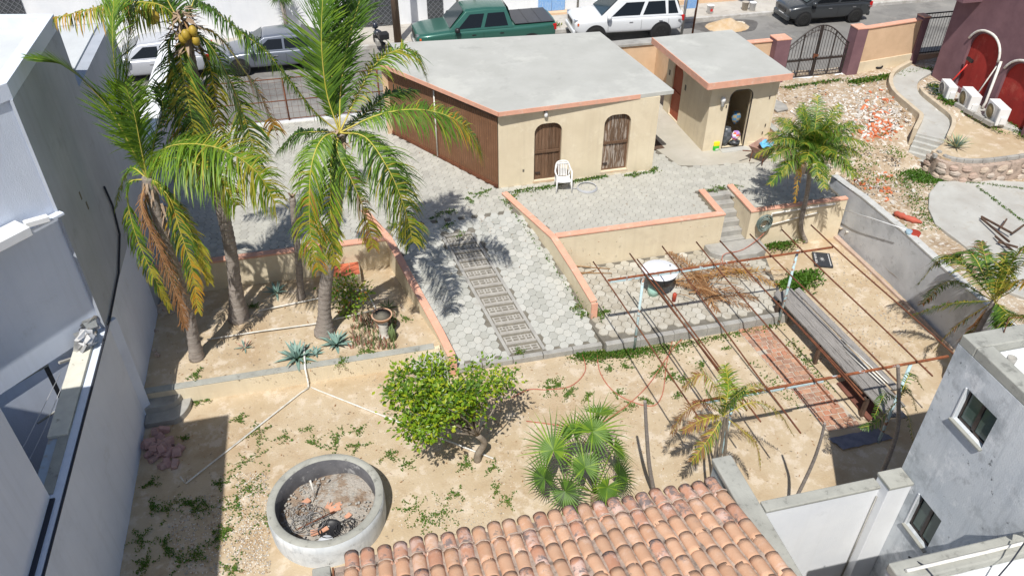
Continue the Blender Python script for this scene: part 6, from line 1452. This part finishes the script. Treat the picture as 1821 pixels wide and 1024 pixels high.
# ---- white plastic chair
def chair(x, y):
    p = PZ(x, y, 0); t = thing('plastic_chair', 'white plastic garden chair standing in front of the left arched door', 'chair', None, (p.x, p.y, 0), R(-8)); W_ = M_white; t.scale = (.86, .86, .86)
    for sx in (-1, 1):
        part('leg', MB().mt(W_).tube([(sx*.26, -.25, 0), (sx*.24, -.22, .25), (sx*.235, -.20, .62)], [.022, .028, .024], 7), t)
        part('leg', MB().mt(W_).tube([(sx*.24, .27, 0), (sx*.22, .22, .42)], [.022, .026], 7), t)
        part('armrest', MB().mt(W_).tube([tuple(q) for q in spline([(sx*.235, -.20, .61), (sx*.27, -.02, .645), (sx*.25, .14, .66), (sx*.2, .22, .80)], 10)], .026, 7), t)
    g = MB().mt(W_); n = 8
    for i in range(n+1):
        for j in range(n+1):
            u = -.23+.46*i/n; v = -.22+.44*j/n; g.v.append((u*(1-.1*j/n), v, .42-.03*(1-((u/.23)**2))-.02*j/n))
    for i in range(n):
        for j in range(n): a = i*(n+1)+j; g.face((a, a+n+1, a+n+2, a+1), True)
    o = part('seat', g, t); s = o.modifiers.new('th', 'SOLIDIFY'); s.thickness = .022
    br = part('back_frame', MB().mt(W_).tube([tuple(q) for q in spline([(-.2, .22, .42), (-.23, .26, .66), (-.17, .30, .84), (0, .31, .89), (.17, .30, .84), (.23, .26, .66), (.2, .22, .42)], 22)], .026, 7), t)
    for k in range(6): u = -.125+.05*k; part('back_slat', MB().mt(W_).beam((u, .215, .40), (u*1.15, .30, .85), .030, .012, Vector((0, 1, 0))), t)
    part('top_band', MB().mt(W_).tube([(-.17, .29, .79), (0, .305, .82), (.17, .29, .79)], .03, 6), t)
chair(1001, 337)
g = MB().mt(mat('grey_hose', (.45, .46, .48), .5)); c = PZ(1044, 334, .02)
for k in range(3): g.tube([(c.x+(.285-.012*k)*math.cos(a), c.y+(.285-.012*k)*math.sin(a), .018+.018*k) for a in [j*math.pi/14 for j in range(29)]], .013, 5)
g.tube([(c.x-.285, c.y+.02, .02), (c.x-.45, c.y+.08, .02), (c.x-.6, c.y+.1, .02)], .013, 5)
o = struct('garden_hose', g); o.pop('kind'); tag(o, 'grey hose coiled in a ring beside the white plastic chair', 'hose')
# yellow/green bag
t = thing('fertiliser_bag', 'yellow and green bag standing against the annex wall', 'bag'); p = PZ(1273, 268, 0)
part('lower_panel', MB().mt(M_gg).box(p.x-.09, p.x+.09, p.y-.02, p.y+.07, 0, .14), t, bevel=.02); part('upper_panel', MB().mt(M_gy).box(p.x-.085, p.x+.1, p.y-.01, p.y+.06, .141, .28), t, bevel=.02)
part('label', MB().mt(M_white).box(p.x-.03, p.x+.07, p.y-.024, p.y-.021, .03, .07), t)
part('stripe', MB().mt(mat('bright_green2', (.08, .55, .04), .5)).box(p.x-.05, p.x+.08, p.y-.024, p.y-.021, .09, .125), t)
# inside doorway
def cloth(name, label, c, r, h, cols, seed):
    g = MB(); rg = random.Random(seed)
    for m in cols: g.mt(m)
    n1 = 14; n = len(g.v)
    for i in range(6):
        for j in range(n1): a = 2*math.pi*j/n1; k = 1+rg.uniform(-.18, .18); q = math.sin(math.pi*(i+.6)/7); g.v.append((c[0]+r*q*k*math.cos(a), c[1]+r*.7*q*k*math.sin(a), c[2]+h*i/5))
    for i in range(5):
        for j in range(n1): g.cur = (i+j//2) % len(cols); g.face((n+i*n1+j, n+i*n1+(j+1) % n1, n+(i+1)*n1+(j+1) % n1, n+(i+1)*n1+j), True)
    g.cur = 0; g.face([n+5*n1+j for j in range(n1)]); o = struct(name, g); o.pop('kind'); tag(o, label, 'bag')
cloth('plastic_bag', 'large grey-black rubbish bag in the annex doorway', (11.45, 19.75, .02), .17, .62, [mat('bag_grey', (.07, .08, .09), .35), mat('bag_grey2', (.12, .13, .15), .35)], 1)
cloth('plastic_bag', 'purple and white striped bag of clothes in the annex doorway', (11.74, 19.72, .18), .14, .30, [mat('lilac', (.45, .25, .6), .7), M_white, mat('orange_red', (.7, .15, .08), .7)], 2)
cloth('plastic_bag', 'low dark bag under the striped bag in the annex doorway', (11.76, 19.72, .02), .17, .17, [MC['bag_grey'], M_black], 3)
cloth('plastic_bag', 'blue and tan bundle deeper inside the annex doorway', (11.8, 19.98, .6), .15, .4, [mat('blue_cloth', (.08, .2, .35), .8), mat('tan_cloth', (.3, .25, .15), .8)], 4)
# wheelbarrow
t = thing('wheelbarrow', 'rusty wheelbarrow holding a blue cloth in front of the annex', 'wheelbarrow', None, tuple(PZ(1352, 285, 0)), R(-55))
g = MB().mt(mat('rusty_tray', (.40, .23, .17), .8, (.5, .33, .27), 5, .5)); n = len(g.v)
tp = [(-.30, -.36), (.30, -.36), (.24, .40), (-.24, .40)]; bt = [(-.18, -.2), (.18, -.2), (.14, .2), (-.14, .2)]
g.v += [(x, y, .52) for x, y in tp]+[(x, y, .27) for x, y in bt]+[(x*.95, y*.95, .515) for x, y in tp]+[(x*.95, y*.95, .29) for x, y in bt]
for i in range(4): j = (i+1) % 4; g.face((n+i, n+4+i, n+4+j, n+j)); g.face((n+8+i, n+8+j, n+12+j, n+12+i)); g.face((n+i, n+j, n+8+j, n+8+i))
g.face((n+4, n+7, n+6, n+5)); g.face((n+12, n+13, n+14, n+15)); part('tray', g, t)
for s in (-1, 1):
    part('handle', MB().mt(M_rust).tube([(s*.1, .5, .2), (s*.2, -.2, .3), (s*.27, -.75, .52)], .017, 7), t); part('leg', MB().mt(M_rust).tube([(s*.19, -.25, .3), (s*.2, -.3, 0)], .015, 6), t)
rt = Matrix.Rotation(R(90), 3, 'Y'); part('wheel', MB().mt(M_rubber).lathe((-.04, .55, .18), [(.10, 0), (.17, 0), (.19, .02), (.19, .06), (.17, .08), (.10, .08)], 18, True, rt), t)
g = MB().mt(mat('light_blue_cloth', (.10, .38, .62), .8, (.2, .5, .72), 9, .5)); n = len(g.v)
for i in range(7):
    for j in range(7): g.v.append((-.17+.34*i/6+rnd(-.02, .02), -.05+.4*j/6+rnd(-.02, .02), .47+.06*math.sin(i*1.4)*math.cos(j)+rnd(-.015, .015)))
for i in range(6):
    for j in range(6): a = n+i*7+j; g.face((a, a+7, a+8, a+1), True)
o = struct('blue_cloth', g); o.pop('kind'); o.location = t.location; o.rotation_euler = t.rotation_euler; tag(o, 'crumpled light blue cloth lying in the wheelbarrow', 'cloth')
# red rag + bucket on the grey wall, string
t = thing('bucket', 'dark red bucket and grey pail hanging on the coping of the grey wall', 'bucket'); c = PU(1622, 408, 13.55)
part('pail', MB().mt(mat('dull_red', (.34, .05, .03), .6)).lathe((c.x+.12, c.y, .12), [(.10, 0), (.14, .25), (.12, .25)], 14), t); part('blue_pail', MB().mt(mat('steel_blue', (.3, .42, .5), .5)).lathe((c.x-.05, c.y+.02, .30), [(.06, 0), (.08, .13), (.07, .13)], 12), t)
o = struct('rope', MB().mt(M_whitew).tube([PU(1490, 370, 13.2), PU(1550, 388, 13.2), PU(1610, 408, 13.25)], .012, 5)); o.pop('kind'); tag(o, 'white rope stretched across the grey garden wall', 'rope')
o = struct('red_netting', MB().mt(MC['faded_red_metal']).tube([tuple(p)for p in spline([PZ(1590, 378, -.8), PZ(1615, 388, -.75), PZ(1640, 396, -.8)], 10)], [.03, .09, .07, .1, .06, .09, .08, .1, .06, .05, .02], 7)); o.pop('kind'); tag(o, 'roll of red netting on the soil behind the grey wall', 'netting')
t = thing('scrap_frame', 'broken dark brown chair frame lying on the concrete slab at the right', 'scrap')
for (a, b_) in (((1745, 385), (1800, 415)), ((1745, 388), (1795, 430)), ((1770, 420), (1800, 445)), ((1790, 390), (1780, 405)), ((1800, 415), (1821, 400)), ((1775, 430), (1810, 440))): part('timber', MB().mt(M_barkblack).beam(PZ(*a, -.7), PZ(*b_, -.62), .04, .05), t)
for k, (x, y) in enumerate(((1490, 350), (1470, 420))): pass
# ================================================================= STREET THINGS
def car(label, cat, name, x, y, paint, kind, rz=math.pi, L=4.5, W_=1.8, H=1.45, sill=.28, belt=.92, wb=2.65, wr=.33, hood=1.15, gh=(.55, 1.25, 3.25, 3.95), nose=.65, tail=.95, z=-.80, bed=None, rails=False):
    """gh: x of windscreen base, roof front, roof rear, rear-glass base measured back from the nose"""
    t = thing(name, label, cat, None, (x, y, z), rz); hw = W_/2
    xs = [0, .06, .18, .45, .8, gh[0]-.02, gh[0]+.12]+[gh[0]+(gh[1]-gh[0])*.6, gh[1]]+[gh[1]+(gh[2]-gh[1])*k/4 for k in (1, 2, 3)]+[gh[2], gh[2]+(gh[3]-gh[2])*.5, gh[3]]
    if L-gh[3] > .3: xs += [gh[3]+.1, (gh[3]+L)/2, L-.15, L-.04, L]
    else: xs += [L-.05, L]
    xs = sorted(set(xs))
    def Hd(x_):                                  # deck height (hood / belt / boot)
        if x_ <= gh[0]: s = min(1, x_/gh[0]); return nose+(belt-nose)*(s**.45)
        if x_ >= gh[3]-.01: s = (x_-gh[3])/max(.01, L-gh[3]); return belt-(belt-tail)*max(0, s)**3
        return belt
    def wd(x_):
        s = min(1, x_/.55); e = min(1, (L-x_)/.45); return hw*(.80+.20*math.sin(s*math.pi/2))*(.86+.14*math.sin(max(0, e)*math.pi/2))
    body = MB().mt(paint); rows = 0; n = 0
    rowsN = 7
    for x_ in xs:
        w_ = wd(x_); h = Hd(x_); sb = sill+(.12 if x_ < .08 or x_ > L-.06 else 0)
        prof = [(0, h+.015), (w_*.62, h+.005), (w_*.93, h-.035), (w_, h-.13), (w_*1.0, (h+sb)/2), (w_*.97, sb+.08), (w_*.88, sb)]
        for a, b in prof: body.v.append((-x_+L/2, a, b))
        for a, b in prof[1:]: body.v.append((-x_+L/2, -a, b))
        n += 1
    st = 13
    for i in range(n-1):
        for k in range(6):
            a = i*st+k; body.face((a, a+1, a+st+1, a+st), True)
        for k in range(6):
            a = i*st+(0 if k == 0 else 6+k); b = i*st+7+k; body.face((b, a, a+st, b+st), True)
        body.face((i*st+6, i*st+12, (i+1)*st+12, (i+1)*st+6))
    for i in (0, n-1):
        q = [i*st+k for k in range(6, 0, -1)]+[i*st]+[i*st+7+k for k in range(6)]; body.face(q if i == 0 else q[::-1])
    bo = part('body', body, t); fixn(bo); s = bo.modifiers.new('s', 'SUBSURF'); s.levels = 1; s.render_levels = 2
    # cabin
    rw = hw*.70; bw = hw*.94; cab = MB().mt(paint)
    X = [gh[0], gh[1], gh[1]+(gh[2]-gh[1])*.5, gh[2], gh[3]]; Z = [belt-.02, H-.03, H, H-.03, belt-.02]
    def cp(x_, s_, zf):   # side point: s_=-1/1
        return None
    roofp = []
    sect = []
    for i, (x_, zz) in enumerate(zip(X, Z)):
        if i in (0, 4): sect.append([(-x_+L/2, bw*.0, zz+.03), (-x_+L/2, bw*.7, zz+.02), (-x_+L/2, bw*.93, zz)])
        else: sect.append([(-x_+L/2, 0, zz+.012), (-x_+L/2, rw*.75, zz), (-x_+L/2, rw, zz-.05)])
    nn = 0
    for sc2 in sect:
        for p in sc2: cab.v.append(p)
        for p in sc2[1:]: cab.v.append((p[0], -p[1], p[2]))
    for i in range(4):
        a = i*5; b = a+5
        for q in ((a, a+1, b+1, b), (a+1, a+2, b+2, b+1), (a+3, a, b, b+3), (a+4, a+3, b+3, b+4)): cab.face(q, True)
    base = len(cab.v)
    for x_ in X:
        for s_ in (1, -1): cab.v.append((-x_+L/2, s_*bw, belt-.05))
    for i in range(4):
        for s_, k in ((0, 2), (1, 4)):
            a = i*5+k; b = a+5; c_ = base+2*i+s_; d = c_+2; cab.face((a, b, d, c_), False)
    cb = part('cabin', cab, t); fixn(cb); s = cb.modifiers.new('b', 'BEVEL'); s.width = .03; s.segments = 3; s.limit_method = 'ANGLE'; s.angle_limit = R(25)
    def side(u, v, s_):   # u: 0..1 along, v: 0..1 belt->roof, on the side plane
        xt = gh[1]+(gh[2]-gh[1])*u; xb = gh[0]+.0+(gh[3]-gh[0])*u; x_ = xb+(xt-xb)*v
        y_ = bw+(rw-bw)*v; z_ = belt-.05+(H-.075-belt+.05)*v
        return Vector((-x_+L/2, s_*(y_+.012), z_+.0))
    for s_ in (-1, 1):
        ws = ((.10, .46), (.50, .80), (.83, .96)) if kind in ('suv', 'hatch', 'sedan') else ((.10, .47), (.53, .92))
        if kind == 'sedan': ws = ((.12, .48), (.51, .86))
        for (a, b) in ws:
            q = [side(a, .12, s_), side(b, .12, s_), side(b, .84, s_), side(a+(0.02 if a > .2 else .05), .84, s_)]
            part('side_window', MB().mt(M_darkglass).poly(q if s_ < 0 else q[::-1]), t)
            if s_ < 0 or True:
                p0_ = side(a, -.10, s_); part('door_seam', MB().mt(M_black).beam((p0_.x, s_*(hw+.001), belt-.14), (p0_.x, s_*(hw*.99+.001), sill+.15), .008, .008, Vector((1, 0, 0))), t)
                part('door_handle', MB().mt(M_chrome if kind != 'pickup' else M_black).box(side((a+b)/2+.08, 0, s_).x-.09, side((a+b)/2+.08, 0, s_).x+.07, s_*hw*.995-.02, s_*hw*.995+.025, belt-.24, belt-.205), t, bevel=.006)
        part('mirror', MB().mt(paint if kind != 'pickup' else M_black).lathe((-gh[0]-.28+L/2, s_*(hw+.10), belt+.04), [(.03, -.09), (.10, -.07), (.11, .03), (.07, .09), (.02, .1)], 12), t)
    q = [Vector((-gh[0]-.05+L/2, s2*bw*.84, belt+.035)) for s2 in (1, -1)]+[Vector((-gh[1]+.06+L/2, s2*rw*.90, H-.075)) for s2 in (-1, 1)]
    off = Vector((.02, 0, .018)); part('windscreen', MB().mt(glass('windscreen_glass', (.03, .045, .05))).poly([p+off*1.6 for p in q]), t)
    q = [Vector((-gh[3]+.05+L/2, s2*bw*.84, belt+.035)) for s2 in (-1, 1)]+[Vector((-gh[2]-.05+L/2, s2*rw*.90, H-.085)) for s2 in (1, -1)]
    off = Vector((-.02, 0, .018)); part('rear_window', MB().mt(M_darkglass).poly([p+off*1.6 for p in q]), t)
    # wheels
    ov = (L-wb)/2*.95
    for xw in (L/2-ov, L/2-ov-wb):
        for s_ in (-1, 1):
            rt = Matrix.Rotation(R(90)*s_, 3, 'X'); yc = s_*(hw-.19)
            part('wheel_arch', MB().mt(M_black).lathe((xw, s_*(hw-.24), wr+.01), [(wr*1.0, 0), (wr*1.20, 0), (wr*1.20, -.243), (wr*1.08, -.247)] if False else [(.001, -.244), (wr*1.17, -.244), (wr*1.17, 0)], 28, False, Matrix.Rotation(R(90)*s_, 3, 'X')), t)
            wh = part('wheel', MB().mt(M_rubber).lathe((xw, yc, wr), [(wr*.6, -.20), (wr*.95, -.205), (wr, -.17), (wr, 0), (wr*.5, 0)], 30, True, rt), t)
            part('rim', MB().mt(M_chrome).lathe((xw, yc, wr), [(.001, -.19), (wr*.2, -.195), (wr*.3, -.17), (wr*.55, -.18), (wr*.64, -.20)], 30, True, rt, False), wh)
            g = MB().mt(M_black)
            for k in range(6):
                a = k*math.pi/3; c_ = Vector((xw+math.cos(a)*wr*.42, yc+s_*.197, wr+math.sin(a)*wr*.42)); g.lathe(c_, [(.001, -.004), (wr*.10, -.004), (wr*.10, 0)], 8, False, rt)
            part('rim_opening', g, wh)
    xF = L/2
    part('grille', MB().mt(M_black).box(xF-.06, xF+.012, -hw*.42, hw*.42, nose-.20, nose-.04), t, bevel=.02)
    part('number_plate', MB().mt(M_white).box(xF-.0, xF+.022, -.22, .22, sill+.08, sill+.20), t)
    part('bumper', MB().mt(paint if kind != 'pickup' else M_chrome).box(xF-.10, xF+.035, -hw*.80, hw*.80, sill-.02, sill+.2), t, bevel=.05)
    part('rear_bumper', MB().mt(paint if kind != 'pickup' else M_chrome).box(-xF-.04, -xF+.1, -hw*.82, hw*.82, sill-.02, sill+.18), t, bevel=.05)
    for s_ in (-1, 1):
        part('headlight', MB().mt(M_chrome).box(xF-.26, xF-.03, s_*hw*.66-.16, s_*hw*.66+.13, nose-.10, nose+.03), t, bevel=.04)
        part('tail_light', MB().mt(mat('tail_light_red', (.5, .01, .01), .3)).box(-xF-.008, -xF+.16, s_*hw*.83-.07, s_*hw*.83+.07, tail-.34, tail-.10), t, bevel=.02)
    if kind == 'suv':
        part('sunroof', MB().mt(glass('sunroof_glass', (.02, .06, .13))).box(L/2-gh[1]-.95, L/2-gh[1]-.25, -.38, .38, H+.006, H+.016), t)
        for s_ in (-1, 1): part('roof_rail', MB().mt(M_chrome).tube([(L/2-gh[1]-.2, s_*rw*.88, H), (L/2-gh[1]-.4, s_*rw*.88, H+.06), (L/2-gh[2]+.4, s_*rw*.88, H+.06), (L/2-gh[2]+.2, s_*rw*.88, H)], .018, 6), t)
        part('side_moulding', MB().mt(mat('light_grey_trim', (.45, .46, .47), .5)).box(-xF+1.2, xF-1.2, -hw-.014, -hw*.98, sill+.06, sill+.30), t, bevel=.01)
    return t
def paintm(name, c, c2=None): return mat(name, c, .28, c2, 3, .5, metal=.25, coat=.6)
P_g = paintm('green_car_paint', (.035, .13, .10)); P_w = mat('white_car_paint', (.66, .68, .70), .3, coat=.5); P_s = paintm('grey_blue_car_paint', (.15, .17, .21)); P_k = paintm('charcoal_car_paint', (.045, .05, .055)); P_v = mat('silver_car_paint', (.52, .54, .58), .3, metal=.3, coat=.5)
tr = car('dark green pickup truck with a black bed cover parked beyond the flat roof', 'pickup truck', 'pickup_truck', 6.35, 31.55, P_g, 'pickup', L=5.75, W_=2.0, H=1.92, sill=.45, belt=1.22, wb=3.7, wr=.40, gh=(1.35, 2.05, 3.70, 3.95), nose=1.05, tail=1.25)
part('bed_cover', MB().mt(mat('bed_cover_vinyl', (.05, .052, .06), .5)).box(-2.78, -1.14, -.86, .86, 1.238, 1.275), tr, bevel=.02)
for x_ in (-2.25, -1.7): part('cover_seam', MB().mt(M_black).box(x_-.012, x_+.012, -.85, .85, 1.276, 1.282), tr)
part('tailgate_emblem', MB().mt(mat('emblem_red', (.55, .04, .03), .4)).box(-2.55, -2.18, -1.012, -1.0, 1.08, 1.14), tr)
for s_ in (-1, 1): part('turn_signal', MB().mt(mat('amber_red_lens', (.6, .12, .03), .3)).box(2.66, 2.74, s_*.88-.05, s_*.88+.05, .88, .98), tr, bevel=.02)
sv = car('white off-road wagon with a sunroof and roof rails parked between the two flat roofs', 'SUV', 'parked_car', 12.55, 31.75, P_w, 'suv', L=4.75, W_=1.9, H=1.82, sill=.42, belt=1.12, wb=2.85, wr=.39, gh=(1.15, 1.95, 4.35, 4.62), nose=.98, tail=1.15, rz=math.pi+R(-4))
for s_ in (-1, 1): part('turn_signal', MB().mt(MC['amber_red_lens']).box(2.16, 2.24, s_*.8-.06, s_*.8+.06, .80, .92), sv, bevel=.02)
car('charcoal small hatchback parked across the street beyond the arched gate', 'hatchback', 'parked_car', 22.05, 31.75, P_k, 'hatch', L=3.95, W_=1.7, H=1.52, sill=.25, belt=.95, wb=2.5, wr=.30, gh=(.72, 1.75, 3.45, 3.85), nose=.72, tail=.98, rz=math.pi+R(-2))
car('grey-blue sedan parked across the street behind the coconut palms', 'sedan', 'parked_car', -1.95, 31.8, P_s, 'sedan', L=4.6, W_=1.8, H=1.43, sill=.24, belt=.93, wb=2.72, wr=.33, gh=(1.15, 1.95, 3.3, 4.15), nose=.70, tail=.98, rz=math.pi)
car('white car half hidden by palm fronds at the far left of the street', 'sedan', 'parked_car', -6.6, 32.0, P_v, 'sedan', L=4.4, W_=1.8, H=1.45, sill=.24, belt=.93, wb=2.65, wr=.33, gh=(1.15, 1.95, 3.3, 4.15), nose=.70, tail=.98)
# utility pole
t = thing('utility_pole', 'brown wooden utility pole standing by the front of the green pickup', 'pole')
pb = Vector((2.95, 32.75, -.7)); part('shaft', MB().mt(mat('pole_wood', (.20, .13, .09), .9, (.28, .20, .14), 5, .5, .5, 40, stretch=(8, 8, .8))).tube([pb, pb+Vector((-.02, 0, 4.0)), pb+Vector((-.03, 0, 8.5))], [.16, .145, .12], 12), t)
t = thing('utility_pole', 'thin grey metal post standing near the back of the white wagon', 'post'); part('shaft', MB().mt(M_step).tube([(14.85, 30.8, -.8), (14.95, 30.8, 3.5)], .055, 8), t)
t = thing('sign_post', 'thin dark post with a faded blue panel beside the grey metal post', 'post'); part('shaft', MB().mt(M_rust).tube([(15.62, 31.3, -.8), (15.7, 31.3, 3.5)], .045, 8), t)
part('panel', MB().mt(M_blued).prism([(15.05, 31.28), (15.66, 31.28), (15.66, 31.32), (15.05, 31.32)], .3, 2.2), t)
t = thing('leaning_panel', 'faded blue metal panel leaning out over the far sidewalk near the hatchback', 'panel'); part('sheet', MB().mt(M_blued).beam((19.0, 34.3, 1.1), (19.6, 33.4, .9), .04, 1.5), t)
# motorcycle
t = thing('motorcycle', 'dark motorcycle parked beside the utility pole', 'motorcycle', None, (2.15, 32.3, -.8), R(100))
rt = Matrix.Rotation(R(90), 3, 'X')
for x_ in (-.6, .62): part('wheel', MB().mt(M_rubber).lathe((x_, .04, .3), [(.22, 0), (.29, 0), (.31, .03), (.31, .06), (.29, .09), (.22, .09)], 22, True, rt), t)
part('frame', MB().mt(M_iron).tube([(-.6, 0, .3), (-.2, 0, .5), (.3, 0, .45), (.5, 0, .85), (.62, 0, .3)], .04, 7), t)
part('tank', MB().mt(mat('dark_tank', (.03, .035, .05), .25, coat=.5)).lathe((.2, 0, .72), [(.02, -.1), (.16, -.06), (.17, .06), (.05, .14)], 14), t)
part('seat', MB().mt(M_black).box(-.62, .05, -.13, .13, .70, .80), t, bevel=.04)
part('handlebar', MB().mt(M_iron).tube([(.36, -.36, 1.02), (.46, 0, .98), (.36, .36, 1.02)], .018, 6), t)
part('engine', MB().mt(M_step).box(-.1, .3, -.13, .13, .25, .5), t, bevel=.03)
part('front_fairing', MB().mt(MC['dark_tank']).lathe((.5, 0, .9), [(.02, -.12), (.13, -.05), (.12, .1), (.02, .18)], 12), t)
part('top_box', MB().mt(M_black).box(-.92, -.58, -.2, .2, .78, 1.05), t, bevel=.05)
# sand pile and wet patch, buckets
g = MB().mt(mat('sand_pile', (.52, .36, .20), .95, (.60, .48, .34), 3, .5, 1, 25)); c = PZ(1293, 48, -.8); n = 18; n0 = len(g.v)
for i in range(n+1):
    for j in range(n+1):
        x_ = -1+2*i/n; y_ = -1+2*j/n; r = math.hypot(x_, y_); h = max(0, 1-r)**.9*.38*(1+.3*noise.noise(Vector((x_*3, y_*3, 0)))); g.v.append((c.x+x_*1.0, c.y+y_*.75, -.80+h-.004))
for i in range(n):
    for j in range(n): a = n0+i*(n+1)+j; g.face((a, a+n+1, a+n+2, a+1), True)
struct('sand_pile', g, kind='stuff')
g = MB().mt(mat('wet_asphalt', (.085, .08, .075), .55, (.13, .12, .11), 3, .5)); g.prism([(c.x+1.5*math.cos(a)*(1+.15*math.sin(3*a)), c.y+1.0*math.sin(a)*(1+.2*math.cos(2*a))) for a in [2*math.pi*k/26 for k in range(26)]], -.81, -.796); struct('wet_patch', g)
g = MB().mt(mat('white_rubble_heap', (.62, .56, .46), .95))
for k in range(60): a = rnd(0, 6.28); r = rnd(0, .4); blob(g, (c.x+.55+r*math.cos(a), c.y+.1+r*.6*math.sin(a), -.66-.2*r), rnd(.03, .07), .05, .04, k, 0, 5, 3)
struct('lime_heap', g, kind='stuff')
for k, (x_, y_, lb, lid) in enumerate(((1262, 24, 'white paint bucket with a red label on the far sidewalk', 1), (1324, 18, 'translucent tan bucket on the far sidewalk beside the sand pile', 0), (1337, 19, 'white bucket next to the tan bucket on the far sidewalk', 2))):
    p = PZ(x_, y_, -.65); t = thing('bucket', lb, 'bucket'); m_ = M_white if lid else mat('tan_plastic', (.45, .40, .33), .6)
    part('pail', MB().mt(m_).lathe((p.x, p.y, -.65), [(.13, 0), (.16, .36), (.175, .37), (.15, .37)], 18), t)
    if lid == 1: part('label', MB().mt(mat('label_red', (.6, .03, .03), .5)).box(p.x-.06, p.x+.05, p.y-.165, p.y-.155, -.53, -.42), t)
